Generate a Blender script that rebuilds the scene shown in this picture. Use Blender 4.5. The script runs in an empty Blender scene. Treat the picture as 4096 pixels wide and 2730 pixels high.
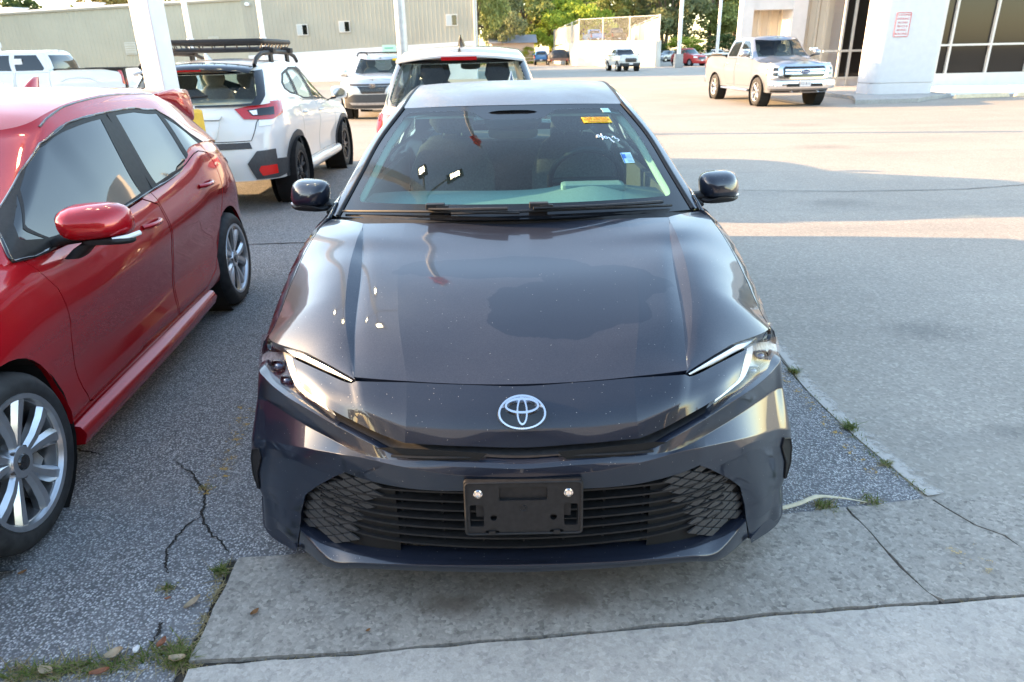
import bpy, bmesh, math, random
import numpy as np
from mathutils import Vector, Matrix
from mathutils.geometry import delaunay_2d_cdt

random.seed(7)
rng = np.random.default_rng(7)
scene = bpy.context.scene
COL = scene.collection
R = math.radians

# ------------------------------------------------------------------ camera
cam_d = bpy.data.cameras.new("camera")
cam = bpy.data.objects.new("camera", cam_d)
COL.objects.link(cam)
cam_d.sensor_width = 36.0
cam_d.lens = 2794.1 / 4096 * 36.0
cam_d.clip_start = 0.05
cam_d.clip_end = 3000
PITCH, YAW, ROLL = 0.39107, -0.00336, -0.02167
_f = Vector((math.sin(YAW) * math.cos(PITCH), math.cos(YAW) * math.cos(PITCH), -math.sin(PITCH)))
_r = Vector((math.cos(YAW), -math.sin(YAW), 0))
_u = _r.cross(_f)
_r2 = math.cos(ROLL) * _r + math.sin(ROLL) * _u
_u2 = _r2.cross(_f)
cam.matrix_world = Matrix(((_r2.x, _u2.x, -_f.x, -0.016), (_r2.y, _u2.y, -_f.y, -1.6263),
                           (_r2.z, _u2.z, -_f.z, 1.6038), (0, 0, 0, 1)))
scene.camera = cam
cam_d.dof.use_dof = True
cam_d.dof.focus_distance = 2.6
cam_d.dof.aperture_fstop = 5.6

# ------------------------------------------------------------------ light
SUN_EL = R(14.5)
SUN_DIR = Vector((-0.99, 0.13, 0)).normalized() * math.cos(SUN_EL) + Vector((0, 0, math.sin(SUN_EL)))   # towards the sun
world = bpy.data.worlds.new("World")
scene.world = world
world.use_nodes = True
wn = world.node_tree
bg = wn.nodes["Background"]
sky = wn.nodes.new("ShaderNodeTexSky")
sky.sky_type = 'NISHITA'
sky.sun_disc = False
sky.sun_elevation = SUN_EL
sky.sun_rotation = math.atan2(SUN_DIR.x, SUN_DIR.y)
sky.air_density = 1.0
sky.dust_density = 0.8
sky.ozone_density = 1.0
wb = wn.nodes.new("ShaderNodeMix"); wb.data_type = 'RGBA'; wb.blend_type = 'MULTIPLY'
wb.inputs[0].default_value = 1.0; wb.inputs[7].default_value = (1.07, 0.99, 0.90, 1)
wn.links.new(sky.outputs[0], wb.inputs[6]); wn.links.new(wb.outputs[2], bg.inputs[0])
bg.inputs[1].default_value = 0.15
sun_d = bpy.data.lights.new("sun", 'SUN')
sun_d.energy = 3.4
sun_d.angle = R(0.6)
sun_d.color = (1.0, 0.62, 0.30)
sun = bpy.data.objects.new("sun", sun_d)
sun.rotation_euler = SUN_DIR.to_track_quat('Z', 'Y').to_euler()
COL.objects.link(sun)
scene.view_settings.view_transform = 'Standard'
scene.view_settings.look = 'None'
scene.view_settings.exposure = 2.8
scene.view_settings.gamma = 1.0
try:
    scene.view_settings.use_curve_mapping = False
except Exception:
    pass
scene.cycles.max_bounces = 8
scene.cycles.transparent_max_bounces = 12
scene.cycles.caustics_reflective = False
scene.cycles.caustics_refractive = False
scene.cycles.sample_clamp_indirect = 6.0
# ------------------------------------------------------------------ materials
def _nodes(name):
    m = bpy.data.materials.new(name)
    m.use_nodes = True
    nt = m.node_tree
    return m, nt, nt.nodes["Principled BSDF"]

def N(nt, typ, **kw):
    n = nt.nodes.new(typ)
    for k, v in kw.items():
        if k.startswith('i_'):
            n.inputs[int(k[2:]) if k[2:].isdigit() else k[2:]].default_value = v
        else:
            setattr(n, k, v)
    return n

def tex(nt, kind, scale, detail=2.0, rough=0.5, vec=None, coord='Object'):
    tc = nt.nodes.get('TC') or nt.nodes.new('ShaderNodeTexCoord')
    tc.name = 'TC'
    n = nt.nodes.new('ShaderNodeTexNoise' if kind == 'noise' else 'ShaderNodeTexVoronoi')
    n.inputs['Scale'].default_value = scale
    if kind == 'noise':
        n.inputs['Detail'].default_value = detail
        n.inputs['Roughness'].default_value = rough
    nt.links.new(vec if vec is not None else tc.outputs[coord], n.inputs['Vector'])
    return n

def ramp(nt, src, stops):
    r = nt.nodes.new('ShaderNodeValToRGB')
    el = r.color_ramp.elements
    while len(el) < len(stops):
        el.new(0.5)
    for e, (p, c) in zip(el, stops):
        e.position = p
        e.color = (c, c, c, 1) if isinstance(c, (int, float)) else (c[0], c[1], c[2], 1)
    nt.links.new(src, r.inputs[0])
    return r

def mixc(nt, fac, a, b, mode='MIX'):
    m = nt.nodes.new('ShaderNodeMix')
    m.data_type = 'RGBA'
    m.blend_type = mode
    for sock, v in ((m.inputs[0], fac), (m.inputs[6], a), (m.inputs[7], b)):
        if hasattr(v, 'links'):
            nt.links.new(v, sock)
        elif isinstance(v, (int, float)):
            sock.default_value = v if sock.type == 'VALUE' else (v, v, v, 1)
        else:
            sock.default_value = (v[0], v[1], v[2], 1)
    return m.outputs[2]

def math_(nt, op, a, b=0.0):
    m = nt.nodes.new('ShaderNodeMath')
    m.operation = op
    for s, v in ((m.inputs[0], a), (m.inputs[1], b)):
        if hasattr(v, 'links'):
            nt.links.new(v, s)
        else:
            s.default_value = v
    return m.outputs[0]

def bump(nt, bsdf, h, strength=0.3, dist=0.002):
    b = nt.nodes.new('ShaderNodeBump')
    b.inputs['Strength'].default_value = strength
    b.inputs['Distance'].default_value = dist
    nt.links.new(h, b.inputs['Height'])
    nt.links.new(b.outputs[0], bsdf.inputs['Normal'])
    return b

def simple(name, col, rough=0.5, metal=0.0, coat=0.0, emit=0.0, noise=0.0, nscale=30.0, spec=0.5):
    m, nt, b = _nodes(name)
    b.inputs['Base Color'].default_value = (*col, 1)
    b.inputs['Roughness'].default_value = rough
    b.inputs['Metallic'].default_value = metal
    b.inputs['Specular IOR Level'].default_value = spec
    b.inputs['Coat Weight'].default_value = coat
    b.inputs['Coat Roughness'].default_value = 0.04
    if emit:
        b.inputs['Emission Color'].default_value = (*col, 1)
        b.inputs['Emission Strength'].default_value = emit
    if noise:
        n = tex(nt, 'noise', nscale, 4)
        r = ramp(nt, n.outputs[0], [(0.3, tuple(c * (1 - noise) for c in col)), (0.7, tuple(min(1, c * (1 + noise)) for c in col))])
        nt.links.new(r.outputs[0], b.inputs['Base Color'])
    return m

def paint(name, col, metal=0.35, rough=0.35, dust=0.0, dustcol=(0.35, 0.31, 0.27), blob=None, flake=True, specks=0.0):
    """car paint: coloured metallic base under a clear coat, a thin film of dust on the upward faces"""
    m, nt, b = _nodes(name)
    b.inputs['Metallic'].default_value = metal
    b.inputs['Roughness'].default_value = rough
    b.inputs['Coat Weight'].default_value = 1.0
    b.inputs['Specular IOR Level'].default_value = 0.2
    b.inputs['Coat Roughness'].default_value = 0.025
    base = (*col, 1)
    src = None
    if flake:
        v = tex(nt, 'voronoi', 900.0)
        src = mixc(nt, math_(nt, 'MULTIPLY', v.outputs['Color'], 0.35), col, tuple(min(1, c * 1.9 + 0.01) for c in col))
    if dust:
        n1 = tex(nt, 'noise', 3.5, 6, 0.62)
        n2 = tex(nt, 'noise', 260.0, 2, 0.6)
        g = nt.nodes.new('ShaderNodeNewGeometry')
        sx = nt.nodes.new('ShaderNodeSeparateXYZ')
        nt.links.new(g.outputs['Normal'], sx.inputs[0])
        up = ramp(nt, sx.outputs[2], [(0.0, 0.12), (0.25, 0.2), (0.8, 1.0)]).outputs[0]
        a = ramp(nt, n1.outputs[0], [(0.3, 0.55), (0.7, 1.0)]).outputs[0]
        sp = ramp(nt, n2.outputs[0], [(0.35, 0.5), (0.72, 1.0), (0.80, 2.2)]).outputs[0]
        f = math_(nt, 'MULTIPLY', math_(nt, 'MULTIPLY', a, sp), up)
        if blob:
            f = math_(nt, 'MULTIPLY', f, blob(nt))
        f = math_(nt, 'MULTIPLY', f, dust)
        src = mixc(nt, f, src if src is not None else col, dustcol)
        cw = math_(nt, 'SUBTRACT', 1.0, math_(nt, 'MULTIPLY', f, 1.2))
        nt.links.new(cw, b.inputs['Coat Weight'])
        cr = math_(nt, 'ADD', math_(nt, 'MULTIPLY', f, 0.45), 0.02)
        nt.links.new(cr, b.inputs['Coat Roughness'])
        nt.links.new(math_(nt, 'SUBTRACT', metal, math_(nt, 'MULTIPLY', f, metal)), b.inputs['Metallic'])
    if specks:
        v1 = tex(nt, 'voronoi', 170.0)
        c1 = nt.nodes.new('ShaderNodeSeparateColor'); nt.links.new(v1.outputs['Color'], c1.inputs[0])
        sz = math_(nt, 'MULTIPLY', ramp(nt, c1.outputs[0], [(1 - .10 * specks, 0.0), (1.0, 1.0)]).outputs[0], .24)
        on = math_(nt, 'LESS_THAN', v1.outputs['Distance'], sz)
        src = mixc(nt, math_(nt, 'MULTIPLY', on, .38), src if src is not None else col, (.62, .58, .52))
    if src is not None:
        nt.links.new(src, b.inputs['Base Color'])
    else:
        b.inputs['Base Color'].default_value = base
    return m

def glass(name, tint=(0.55, 0.72, 0.70), refl=1.0, rough=0.0, haze=0.0):
    m = bpy.data.materials.new(name)
    m.use_nodes = True
    nt = m.node_tree
    nt.nodes.clear()
    out = nt.nodes.new('ShaderNodeOutputMaterial')
    t = nt.nodes.new('ShaderNodeBsdfTransparent')
    t.inputs[0].default_value = (*tint, 1)
    g = nt.nodes.new('ShaderNodeBsdfGlossy')
    g.inputs['Roughness'].default_value = rough
    ge = nt.nodes.new('ShaderNodeNewGeometry')
    dt = nt.nodes.new('ShaderNodeVectorMath'); dt.operation = 'DOT_PRODUCT'
    nt.links.new(ge.outputs['Normal'], dt.inputs[0]); nt.links.new(ge.outputs['Incoming'], dt.inputs[1])
    inv = math_(nt, 'SUBTRACT', 1.0, math_(nt, 'ABSOLUTE', dt.outputs['Value']))
    fres = math_(nt, 'ADD', 0.045, math_(nt, 'MULTIPLY', math_(nt, 'POWER', inv, 5.0), 0.955))
    mul = math_(nt, 'MULTIPLY', fres, refl)
    mx = nt.nodes.new('ShaderNodeMixShader')
    nt.links.new(mul, mx.inputs[0])
    nt.links.new(t.outputs[0], mx.inputs[1])
    nt.links.new(g.outputs[0], mx.inputs[2])
    last = mx.outputs[0]
    if haze:
        d = nt.nodes.new('ShaderNodeBsdfDiffuse')
        d.inputs[0].default_value = (0.5, 0.5, 0.47, 1)
        n = tex(nt, 'noise', 6.0, 6, 0.6)
        hz = ramp(nt, n.outputs[0], [(0.3, haze * 0.5), (0.75, haze * 1.4)])
        m2 = nt.nodes.new('ShaderNodeMixShader')
        nt.links.new(hz.outputs[0], m2.inputs[0])
        nt.links.new(last, m2.inputs[1])
        nt.links.new(d.outputs[0], m2.inputs[2])
        last = m2.outputs[0]
    nt.links.new(last, out.inputs[0])
    return m

M = {}
M['black_plastic'] = simple('black_plastic', (0.016, 0.016, 0.017), 0.55, noise=0.25, nscale=60, spec=0.3)
M['grey_plastic'] = simple('grey_plastic', (0.05, 0.052, 0.056), 0.55, noise=0.2, nscale=40)
M['grille_grey'] = simple('grille_grey', (0.042, 0.042, 0.043), 0.45, noise=0.15, nscale=80)
M['gloss_black'] = simple('gloss_black', (0.008, 0.008, 0.009), 0.12, coat=0.6)
M['rubber'] = simple('rubber', (0.02, 0.02, 0.021), 0.75, noise=0.5, nscale=25)
M['dark_void'] = simple('dark_void', (0.004, 0.004, 0.004), 0.9)
M['chrome'] = simple('chrome', (0.75, 0.76, 0.78), 0.12, 1.0)
M['emblem_face'] = simple('emblem_face', (0.72, 0.76, 0.82), 0.22, 1.0)
M['alloy'] = simple('alloy', (0.52, 0.54, 0.57), 0.3, 0.9, coat=0.4, noise=0.12, nscale=14)
M['dark_alloy'] = simple('dark_alloy', (0.03, 0.03, 0.032), 0.35, 0.6)
M['disc_metal'] = simple('disc_metal', (0.25, 0.23, 0.22), 0.4, 0.9)
M['red_lens'] = simple('red_lens', (0.42, 0.008, 0.012), 0.12, coat=1.0)
M['red_bright'] = simple('red_bright', (0.75, 0.02, 0.015), 0.2, coat=0.6)
M['clear_lens'] = glass('clear_lens', (0.93, 0.95, 0.96), 1.0)
M['lamp_eye'] = simple('lamp_eye', (.10, .14, .22), .08, .3, coat=1.0)
M['lamp_reflector'] = simple('lamp_reflector', (0.30, 0.31, 0.33), 0.22, 0.8, noise=0.5, nscale=45)
M['lamp_bowl'] = simple('lamp_bowl', (0.26, 0.28, 0.32), 0.35, 0.5, noise=0.35, nscale=70)
M['lamp_white'] = simple('lamp_white', (0.78, 0.80, 0.82), 0.22, 0.0, coat=0.8)
M['amber'] = simple('amber', (0.7, 0.22, 0.02), 0.25, coat=0.6)
M['dark_glass'] = simple('dark_glass', (0.006, 0.008, 0.009), 0.02, coat=0.5, spec=0.6)
M['teal_glass'] = simple('teal_glass', (0.01, 0.045, 0.045), 0.04, coat=1.0, spec=0.8)
M['win_clear'] = glass('win_clear', (0.74, 0.84, 0.82), 0.9)
M['win_tint'] = glass('win_tint', (0.16, 0.19, 0.19), 1.5)
M['cloth'] = simple('seat_cloth', (0.17, 0.175, 0.18), 0.9, noise=0.2, nscale=90)
M['dash'] = simple('dash_plastic', (0.24, 0.26, 0.262), 0.65, noise=0.12, nscale=120)
M['headliner'] = simple('headliner', (0.42, 0.41, 0.38), 0.9)
M['white_paint'] = simple('white_painted_steel', (0.66, 0.66, 0.67), 0.45, noise=0.05, nscale=6)
M['galv'] = simple('galvanised_steel', (0.42, 0.43, 0.44), 0.45, 0.6, noise=0.15, nscale=8)

# ------------------------------------------------------------------ object helpers
def tag(o, label=None, cat=None, group=None, kind=None):
    if label: o['label'] = label
    if cat: o['category'] = cat
    if group: o['group'] = group
    if kind: o['kind'] = kind
    return o

def thing(name, label, cat, loc=(0, 0, 0), rz=0.0, group=None):
    o = bpy.data.objects.new(name, None)
    o.empty_display_size = 0.1
    o.location = loc
    o.rotation_euler = (0, 0, rz)
    COL.objects.link(o)
    return tag(o, label, cat, group)

def link(name, me, mat=None, parent=None):
    o = bpy.data.objects.new(name, me)
    COL.objects.link(o)
    if mat is not None and len(me.materials) == 0:
        for q in (mat if isinstance(mat, (list, tuple)) else [mat]):
            me.materials.append(q)
    if parent is not None:
        o.parent = parent
    return o

class MB:
    """mesh builder: collects verts and faces of several shapes for ONE object"""
    def __init__(s):
        s.v = []; s.f = []; s.n = {}; s.mi = []
    def add(s, V, F, mi=0, normals=None):
        o = len(s.v)
        s.v.extend([tuple(float(c) for c in p) for p in V])
        s.f.extend([tuple(i + o for i in f) for f in F])
        s.mi.extend([mi] * len(F))
        if normals is not None:
            for i, n in enumerate(normals):
                s.n[o + i] = tuple(float(c) for c in n)
        return s
    def box(s, c, d, rz=0.0, mi=0, taper=1.0):
        x, y, z = (q / 2 for q in d)
        P = []
        for k, t in ((-1, 1.0), (1, taper)):
            for a, b in ((-1, -1), (1, -1), (1, 1), (-1, 1)):
                px, py = a * x * t, b * y * t
                P.append((c[0] + px * math.cos(rz) - py * math.sin(rz), c[1] + px * math.sin(rz) + py * math.cos(rz), c[2] + k * z))
        return s.add(P, [(3, 2, 1, 0), (4, 5, 6, 7), (0, 1, 5, 4), (1, 2, 6, 5), (2, 3, 7, 6), (3, 0, 4, 7)], mi)
    def tube(s, pts, r, n=8, caps=True, mi=0, closed=False, flat=1.0):
        P = [Vector(p) for p in pts]
        m = len(P)
        rr = r if hasattr(r, '__len__') else [r] * m
        V = []; F = []
        up = Vector((0, 0, 1))
        prev = None
        for i, p in enumerate(P):
            if closed:
                d = P[(i + 1) % m] - P[i - 1]
            else:
                d = P[min(i + 1, m - 1)] - P[max(i - 1, 0)]
            d.normalize()
            if prev is None:
                a = d.cross(up)
                if a.length < 1e-3: a = d.cross(Vector((1, 0, 0)))
            else:
                a = prev - d * prev.dot(d)
            a.normalize(); prev = a
            b = d.cross(a)
            for k in range(n):
                t = 2 * math.pi * k / n
                V.append(p + a * math.cos(t) * rr[i] + b * math.sin(t) * rr[i] * flat)
        for i in range(m if closed else m - 1):
            j = (i + 1) % m
            for k in range(n):
                k2 = (k + 1) % n
                F.append((i * n + k, i * n + k2, j * n + k2, j * n + k))
        if caps and not closed:
            F.append(tuple(range(n - 1, -1, -1)))
            F.append(tuple((m - 1) * n + k for k in range(n)))
        return s.add(V, F, mi)
    def lathe(s, prof, axis='z', n=24, c=(0, 0, 0), mi=0, ang=2 * math.pi):
        V = []; F = []
        full = abs(ang - 2 * math.pi) < 1e-6
        m = n if full else n + 1
        for (r, h) in prof:
            for k in range(m):
                t = ang * k / n
                a, b = r * math.cos(t), r * math.sin(t)
                p = {'z': (a, b, h), 'x': (h, a, b), 'y': (b, h, a)}[axis]
                V.append((c[0] + p[0], c[1] + p[1], c[2] + p[2]))
        for i in range(len(prof) - 1):
            for k in range(n):
                k2 = (k + 1) % m
                F.append((i * m + k, i * m + k2, (i + 1) * m + k2, (i + 1) * m + k))
        return s.add(V, F, mi)
    def grid(s, G, mi=0, flip=False, normals=None):
        G = np.asarray(G, float)
        a, b = G.shape[:2]
        F = []
        for i in range(a - 1):
            for j in range(b - 1):
                q = (i * b + j, i * b + j + 1, (i + 1) * b + j + 1, (i + 1) * b + j)
                F.append(q[::-1] if flip else q)
        return s.add(G.reshape(-1, 3), F, mi, normals)
    def prism(s, poly, z0, z1, mi=0):
        n = len(poly)
        V = [(p[0], p[1], z0) for p in poly] + [(p[0], p[1], z1) for p in poly]
        F = [tuple(range(n - 1, -1, -1)), tuple(range(n, 2 * n))]
        for i in range(n):
            j = (i + 1) % n
            F.append((i, j, n + j, n + i))
        return s.add(V, F, mi)
    def build(s, name, mat=None, parent=None, smooth=None, merge=0.0, bevel=0.0, solid=0.0, subsurf=0, recalc=False):
        me = bpy.data.meshes.new(name)
        me.from_pydata(s.v, [], s.f)
        me.polygons.foreach_set('material_index', s.mi)
        if merge or recalc or bevel:
            bm = bmesh.new(); bm.from_mesh(me)
            if merge: bmesh.ops.remove_doubles(bm, verts=bm.verts, dist=merge)
            if recalc: bmesh.ops.recalc_face_normals(bm, faces=bm.faces)
            if bevel:
                es = [e for e in bm.edges if len(e.link_faces) == 2 and e.calc_face_angle(0) > R(28)]
                bmesh.ops.bevel(bm, geom=es, offset=bevel, offset_type='OFFSET', segments=2, profile=0.6, affect='EDGES', clamp_overlap=True)
            bm.to_mesh(me); bm.free()
        if smooth is not None:
            me.polygons.foreach_set('use_smooth', [True] * len(me.polygons))
            if smooth < 180:
                me.set_sharp_from_angle(angle=R(smooth))
        if s.n and not (merge or recalc or bevel):
            me.polygons.foreach_set('use_smooth', [True] * len(me.polygons))
            nn = [s.n.get(i, (0, 0, 0)) for i in range(len(s.v))]
            me.normals_split_custom_set_from_vertices(nn)
        me.update()
        o = link(name, me, mat, parent)
        if solid:
            md = o.modifiers.new('solid', 'SOLIDIFY'); md.thickness = solid; md.offset = -1
        if subsurf:
            md = o.modifiers.new('sub', 'SUBSURF'); md.levels = subsurf; md.render_levels = subsurf
        return o

def pchip(x, y):
    """monotone cubic interpolation"""
    x = np.asarray(x, float); y = np.asarray(y, float)
    h = np.diff(x); dl = np.diff(y) / h
    d = np.zeros_like(y)
    if len(x) > 2:
        for i in range(1, len(x) - 1):
            if dl[i - 1] * dl[i] > 0:
                w1 = 2 * h[i] + h[i - 1]; w2 = h[i] + 2 * h[i - 1]
                d[i] = (w1 + w2) / (w1 / dl[i - 1] + w2 / dl[i])
        d[0] = dl[0]; d[-1] = dl[-1]
    else:
        d[:] = dl[0]
    def f(q):
        q = np.clip(np.asarray(q, float), x[0], x[-1])
        i = np.clip(np.searchsorted(x, q, side='right') - 1, 0, len(x) - 2)
        t = (q - x[i]) / h[i]
        return ((1 + 2 * t) * (1 - t) ** 2 * y[i] + t * (1 - t) ** 2 * h[i] * d[i]
                + t * t * (3 - 2 * t) * y[i + 1] + t * t * (t - 1) * h[i] * d[i + 1])
    return f

def tab(*pts):
    return pchip([p[0] for p in pts], [p[1] for p in pts])

def curve3(P, n, chord=True, kind='pchip'):
    P = np.asarray(P, float)
    s = np.concatenate([[0], np.cumsum(np.linalg.norm(np.diff(P, axis=0), axis=1))])
    s /= s[-1]
    q = np.linspace(0, 1, n)
    if kind == 'lin':
        return np.stack([np.interp(q, s, P[:, k]) for k in range(3)], 1)
    return np.stack([pchip(s, P[:, k])(q) for k in range(3)], 1)

def mirror_x(G):
    G = np.array(G, float).copy(); G[..., 0] *= -1
    return G

def in_poly(P, poly):
    x, y = P[:, 0], P[:, 1]
    c = np.zeros(len(P), bool)
    q = np.asarray(poly)
    j = len(q) - 1
    for i in range(len(q)):
        xi, yi = q[i]; xj, yj = q[j]
        if yi != yj:
            k = ((yi > y) != (yj > y)) & (x < (xj - xi) * (y - yi) / (yj - yi) + xi)
            c ^= k
        j = i
    return c

def resample(poly, sa, sb, closed=True):
    out = []
    n = len(poly)
    for i in range(n if closed else n - 1):
        a = np.asarray(poly[i], float); b = np.asarray(poly[(i + 1) % n], float)
        k = max(1, int(math.ceil(max(abs(b[0] - a[0]) / sa, abs(b[1] - a[1]) / sb))))
        for t in range(k):
            out.append(a + (b - a) * t / k)
    if not closed: out.append(np.asarray(poly[-1], float))
    return np.array(out)

def fillet(poly, r, n=4):
    """round the corners of a closed 2-D outline by r"""
    out = []
    m = len(poly)
    for i in range(m):
        a, b, c = (np.asarray(poly[(i + k) % m], float)[:2] for k in (-1, 0, 1))
        la, lc = np.linalg.norm(a - b), np.linalg.norm(c - b)
        d = min(r, la * 0.45, lc * 0.45)
        p, q = b + (a - b) / la * d, b + (c - b) / lc * d
        for k in range(n + 1):
            t = k / n
            out.append((1 - t) ** 2 * p + 2 * t * (1 - t) * b + t * t * q)
    return np.array(out)

def panel(mb, S, outline, holes=(), step=(0.04, 0.04), off=0.0, rim=0.0, ref=None, mi=0, taper=None):
    """a piece of the surface S(a,b) cut to an outline (with holes), triangulated on a fine grid,
    with a turned-in rim so that it reads as sheet with an edge"""
    sa, sb = step
    loops = [resample(outline, sa, sb)] + [resample(h, sa, sb) for h in holes]
    pts = []; edges = []
    for lp in loops:
        o = len(pts)
        pts.extend(lp.tolist())
        edges += [(o + i, o + (i + 1) % len(lp)) for i in range(len(lp))]
    nb = len(pts)
    lo = loops[0].min(0); hi = loops[0].max(0)
    A = np.arange(lo[0] + sa * 0.5, hi[0], sa); B = np.arange(lo[1] + sb * 0.5, hi[1], sb)
    if len(A) and len(B):
        g = np.stack(np.meshgrid(A, B), -1).reshape(-1, 2)
        keep = in_poly(g, loops[0])
        for h in loops[1:]:
            keep &= ~in_poly(g, h)
        g = g[keep]
        bp = np.array(pts) / np.array([sa, sb])
        gp = g / np.array([sa, sb])
        if len(g):
            ok = np.ones(len(g), bool)
            for i0 in range(0, len(g), 400):
                d = np.abs(gp[i0:i0 + 400, None, :] - bp[None]).max(2).min(1)
                ok[i0:i0 + 400] = d > 0.42
            g = g[ok]
            pts.extend(g.tolist())
    sc = np.array([1.0 / sa, 1.0 / sb])
    res = delaunay_2d_cdt([Vector((p[0] * sc[0], p[1] * sc[1])) for p in pts], edges, [], 0, 1e-6)
    P2 = np.array([(v.x, v.y) for v in res[0]]) / sc
    T = np.array([f for f in res[2] if len(f) == 3])
    cen = P2[T].mean(1)
    keep = in_poly(cen, loops[0])
    for h in loops[1:]:
        keep &= ~in_poly(cen, h)
    T = T[keep]
    P = S(P2[:, 0], P2[:, 1])
    e = 2e-3
    da = S(P2[:, 0] + e * sa * 10, P2[:, 1]) - S(P2[:, 0] - e * sa * 10, P2[:, 1])
    db = S(P2[:, 0], P2[:, 1] + e * sb * 10) - S(P2[:, 0], P2[:, 1] - e * sb * 10)
    nrm = np.cross(da, db)
    ln = np.linalg.norm(nrm, axis=1, keepdims=True)
    nrm = nrm / np.maximum(ln, 1e-12)
    if ref is not None:
        s = np.sign(((P - np.asarray(ref)) * nrm).sum(1).mean()) or 1.0
        nrm = nrm * s
    fn = np.cross(P[T[:, 1]] - P[T[:, 0]], P[T[:, 2]] - P[T[:, 0]])
    bad = (fn * nrm[T[:, 0]]).sum(1) < 0
    T[bad] = T[bad][:, ::-1]
    Q = P + nrm * off
    mb.add(Q, [tuple(t) for t in T], mi, nrm)
    if rim:
        # boundary of the kept triangles
        cnt = {}
        for t in T:
            for a, b in ((t[0], t[1]), (t[1], t[2]), (t[2], t[0])):
                k = (min(a, b), max(a, b))
                cnt[k] = None if k in cnt else (a, b)
        V = []; F = []; NN = []
        for ab in cnt.values():
            if ab is None: continue
            a, b = ab
            o = len(V)
            V += [Q[a], Q[b], Q[b] - nrm[b] * rim, Q[a] - nrm[a] * rim]
            F.append((o + 1, o, o + 3, o + 2))
            side = np.cross(Q[b] - Q[a], nrm[a]); side = side / max(np.linalg.norm(side), 1e-9)
            NN += [side] * 4
        if V:
            mb.add(V, F, mi, NN)
    return mb

class Ring:
    """half of a car-body shell: a plan outline with rounded nose and tail, swept over height h in 0..1
    s in 0..1 nose, 1..2 side (linear in y), 2..3 tail; negative s is the mirrored half"""
    def __init__(s, z0, z1, W, prof, yF, yR, cF=0.4, nF=2.4, cR=0.4, nR=2.6):
        s.z0, s.z1, s.W, s.prof, s.yF, s.yR = z0, z1, W, prof, yF, yR
        s.cF, s.nF, s.cR, s.nR = cF, nF, cR, nR
    def z(s, y, h): return s.z0(y) + (s.z1(y) - s.z0(y)) * h
    def h(s, y, z): return (z - s.z0(y)) / (s.z1(y) - s.z0(y))
    def w(s, y, h):
        t = np.clip((y - s.yF(h)) / s.cF, 0, 1); u = np.clip((s.yR(h) - y) / s.cR, 0, 1)
        return s.W(y) * s.prof(y, h) * (1 - (1 - t) ** s.nF) ** (1 / s.nF) * (1 - (1 - u) ** s.nR) ** (1 / s.nR)
    def y_of(s, S_, h):
        a = np.clip(S_, 0, 1); b = np.clip(S_ - 1, 0, 1); c = np.clip(S_ - 2, 0, 1)
        f, r = s.yF(h), s.yR(h)
        y1, y2 = f + s.cF, r - s.cR
        y = f + s.cF * a ** s.nF
        y = np.where(S_ > 1, y1 + (y2 - y1) * b, y)
        return np.where(S_ > 2, r - s.cR * (1 - c) ** s.nR, y)
    def wrap(s, S_, h):
        S_ = np.asarray(S_, float); h = np.asarray(h, float)
        a = np.abs(S_)
        y = s.y_of(a, h)
        return np.stack([np.sign(S_) * s.w(y, h) if True else 0, y, s.z(y, h)], -1)
    def rear(s, q, h):            # q = signed distance from the tail centre, same units as s
        q = np.asarray(q, float)
        P = s.wrap(3 - np.abs(q), np.asarray(h, float))
        P[..., 0] = np.abs(P[..., 0]) * np.sign(q)
        return P
    # converters from metres to (s,h)
    def sd(s, y, z):
        h = s.h(y, z); f, r = s.yF(h), s.yR(h); y1, y2 = f + s.cF, r - s.cR
        if y < y1: S_ = (max(0.0, (y - f)) / s.cF) ** (1 / s.nF)
        elif y > y2: S_ = 3 - (max(0.0, r - y) / s.cR) ** (1 / s.nR)
        else: S_ = 1 + (y - y1) / (y2 - y1)
        return (float(S_), float(h))
    def fr(s, x, z):
        y = float(s.yF(0.5))
        for _ in range(8):
            h = float(np.clip(s.h(y, z), 0, 1))
            q = min(abs(x) / float(s.W(y) * s.prof(y, h)), 0.9995)
            t = 1 - (1 - q ** s.nF) ** (1 / s.nF)
            y = float(s.yF(h)) + s.cF * t
        return (math.copysign(t ** (1 / s.nF), x), h)
    def re(s, x, z):
        y = float(s.yR(0.5))
        for _ in range(8):
            h = float(np.clip(s.h(y, z), 0, 1))
            q = min(abs(x) / float(s.W(y) * s.prof(y, h)), 0.9995)
            t = 1 - (1 - q ** s.nR) ** (1 / s.nR)
            y = float(s.yR(h)) - s.cR * t
        return (math.copysign(t ** (1 / s.nR), x), h)

def text_mesh(body, size, mat, parent, name, loc, basis, extrude=0.0015, align='CENTER'):
    """flat lettering: basis = (right, up) unit vectors in the parent's space"""
    cu = bpy.data.curves.new('lettering', 'FONT')
    cu.body = body; cu.size = size; cu.extrude = extrude; cu.align_x = align; cu.align_y = 'CENTER'
    cu.resolution_u = 2
    tmp = bpy.data.objects.new('lettering_tmp', cu)
    me = bpy.data.meshes.new_from_object(tmp)
    bpy.data.objects.remove(tmp); bpy.data.curves.remove(cu)
    r = Vector(basis[0]).normalized(); u = Vector(basis[1]); u = (u - r * u.dot(r)).normalized(); n = r.cross(u)
    m = Matrix(((r.x, u.x, n.x, loc[0]), (r.y, u.y, n.y, loc[1]), (r.z, u.z, n.z, loc[2]), (0, 0, 0, 1)))
    me.transform(m)
    return link(name, me, mat, parent)
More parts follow.
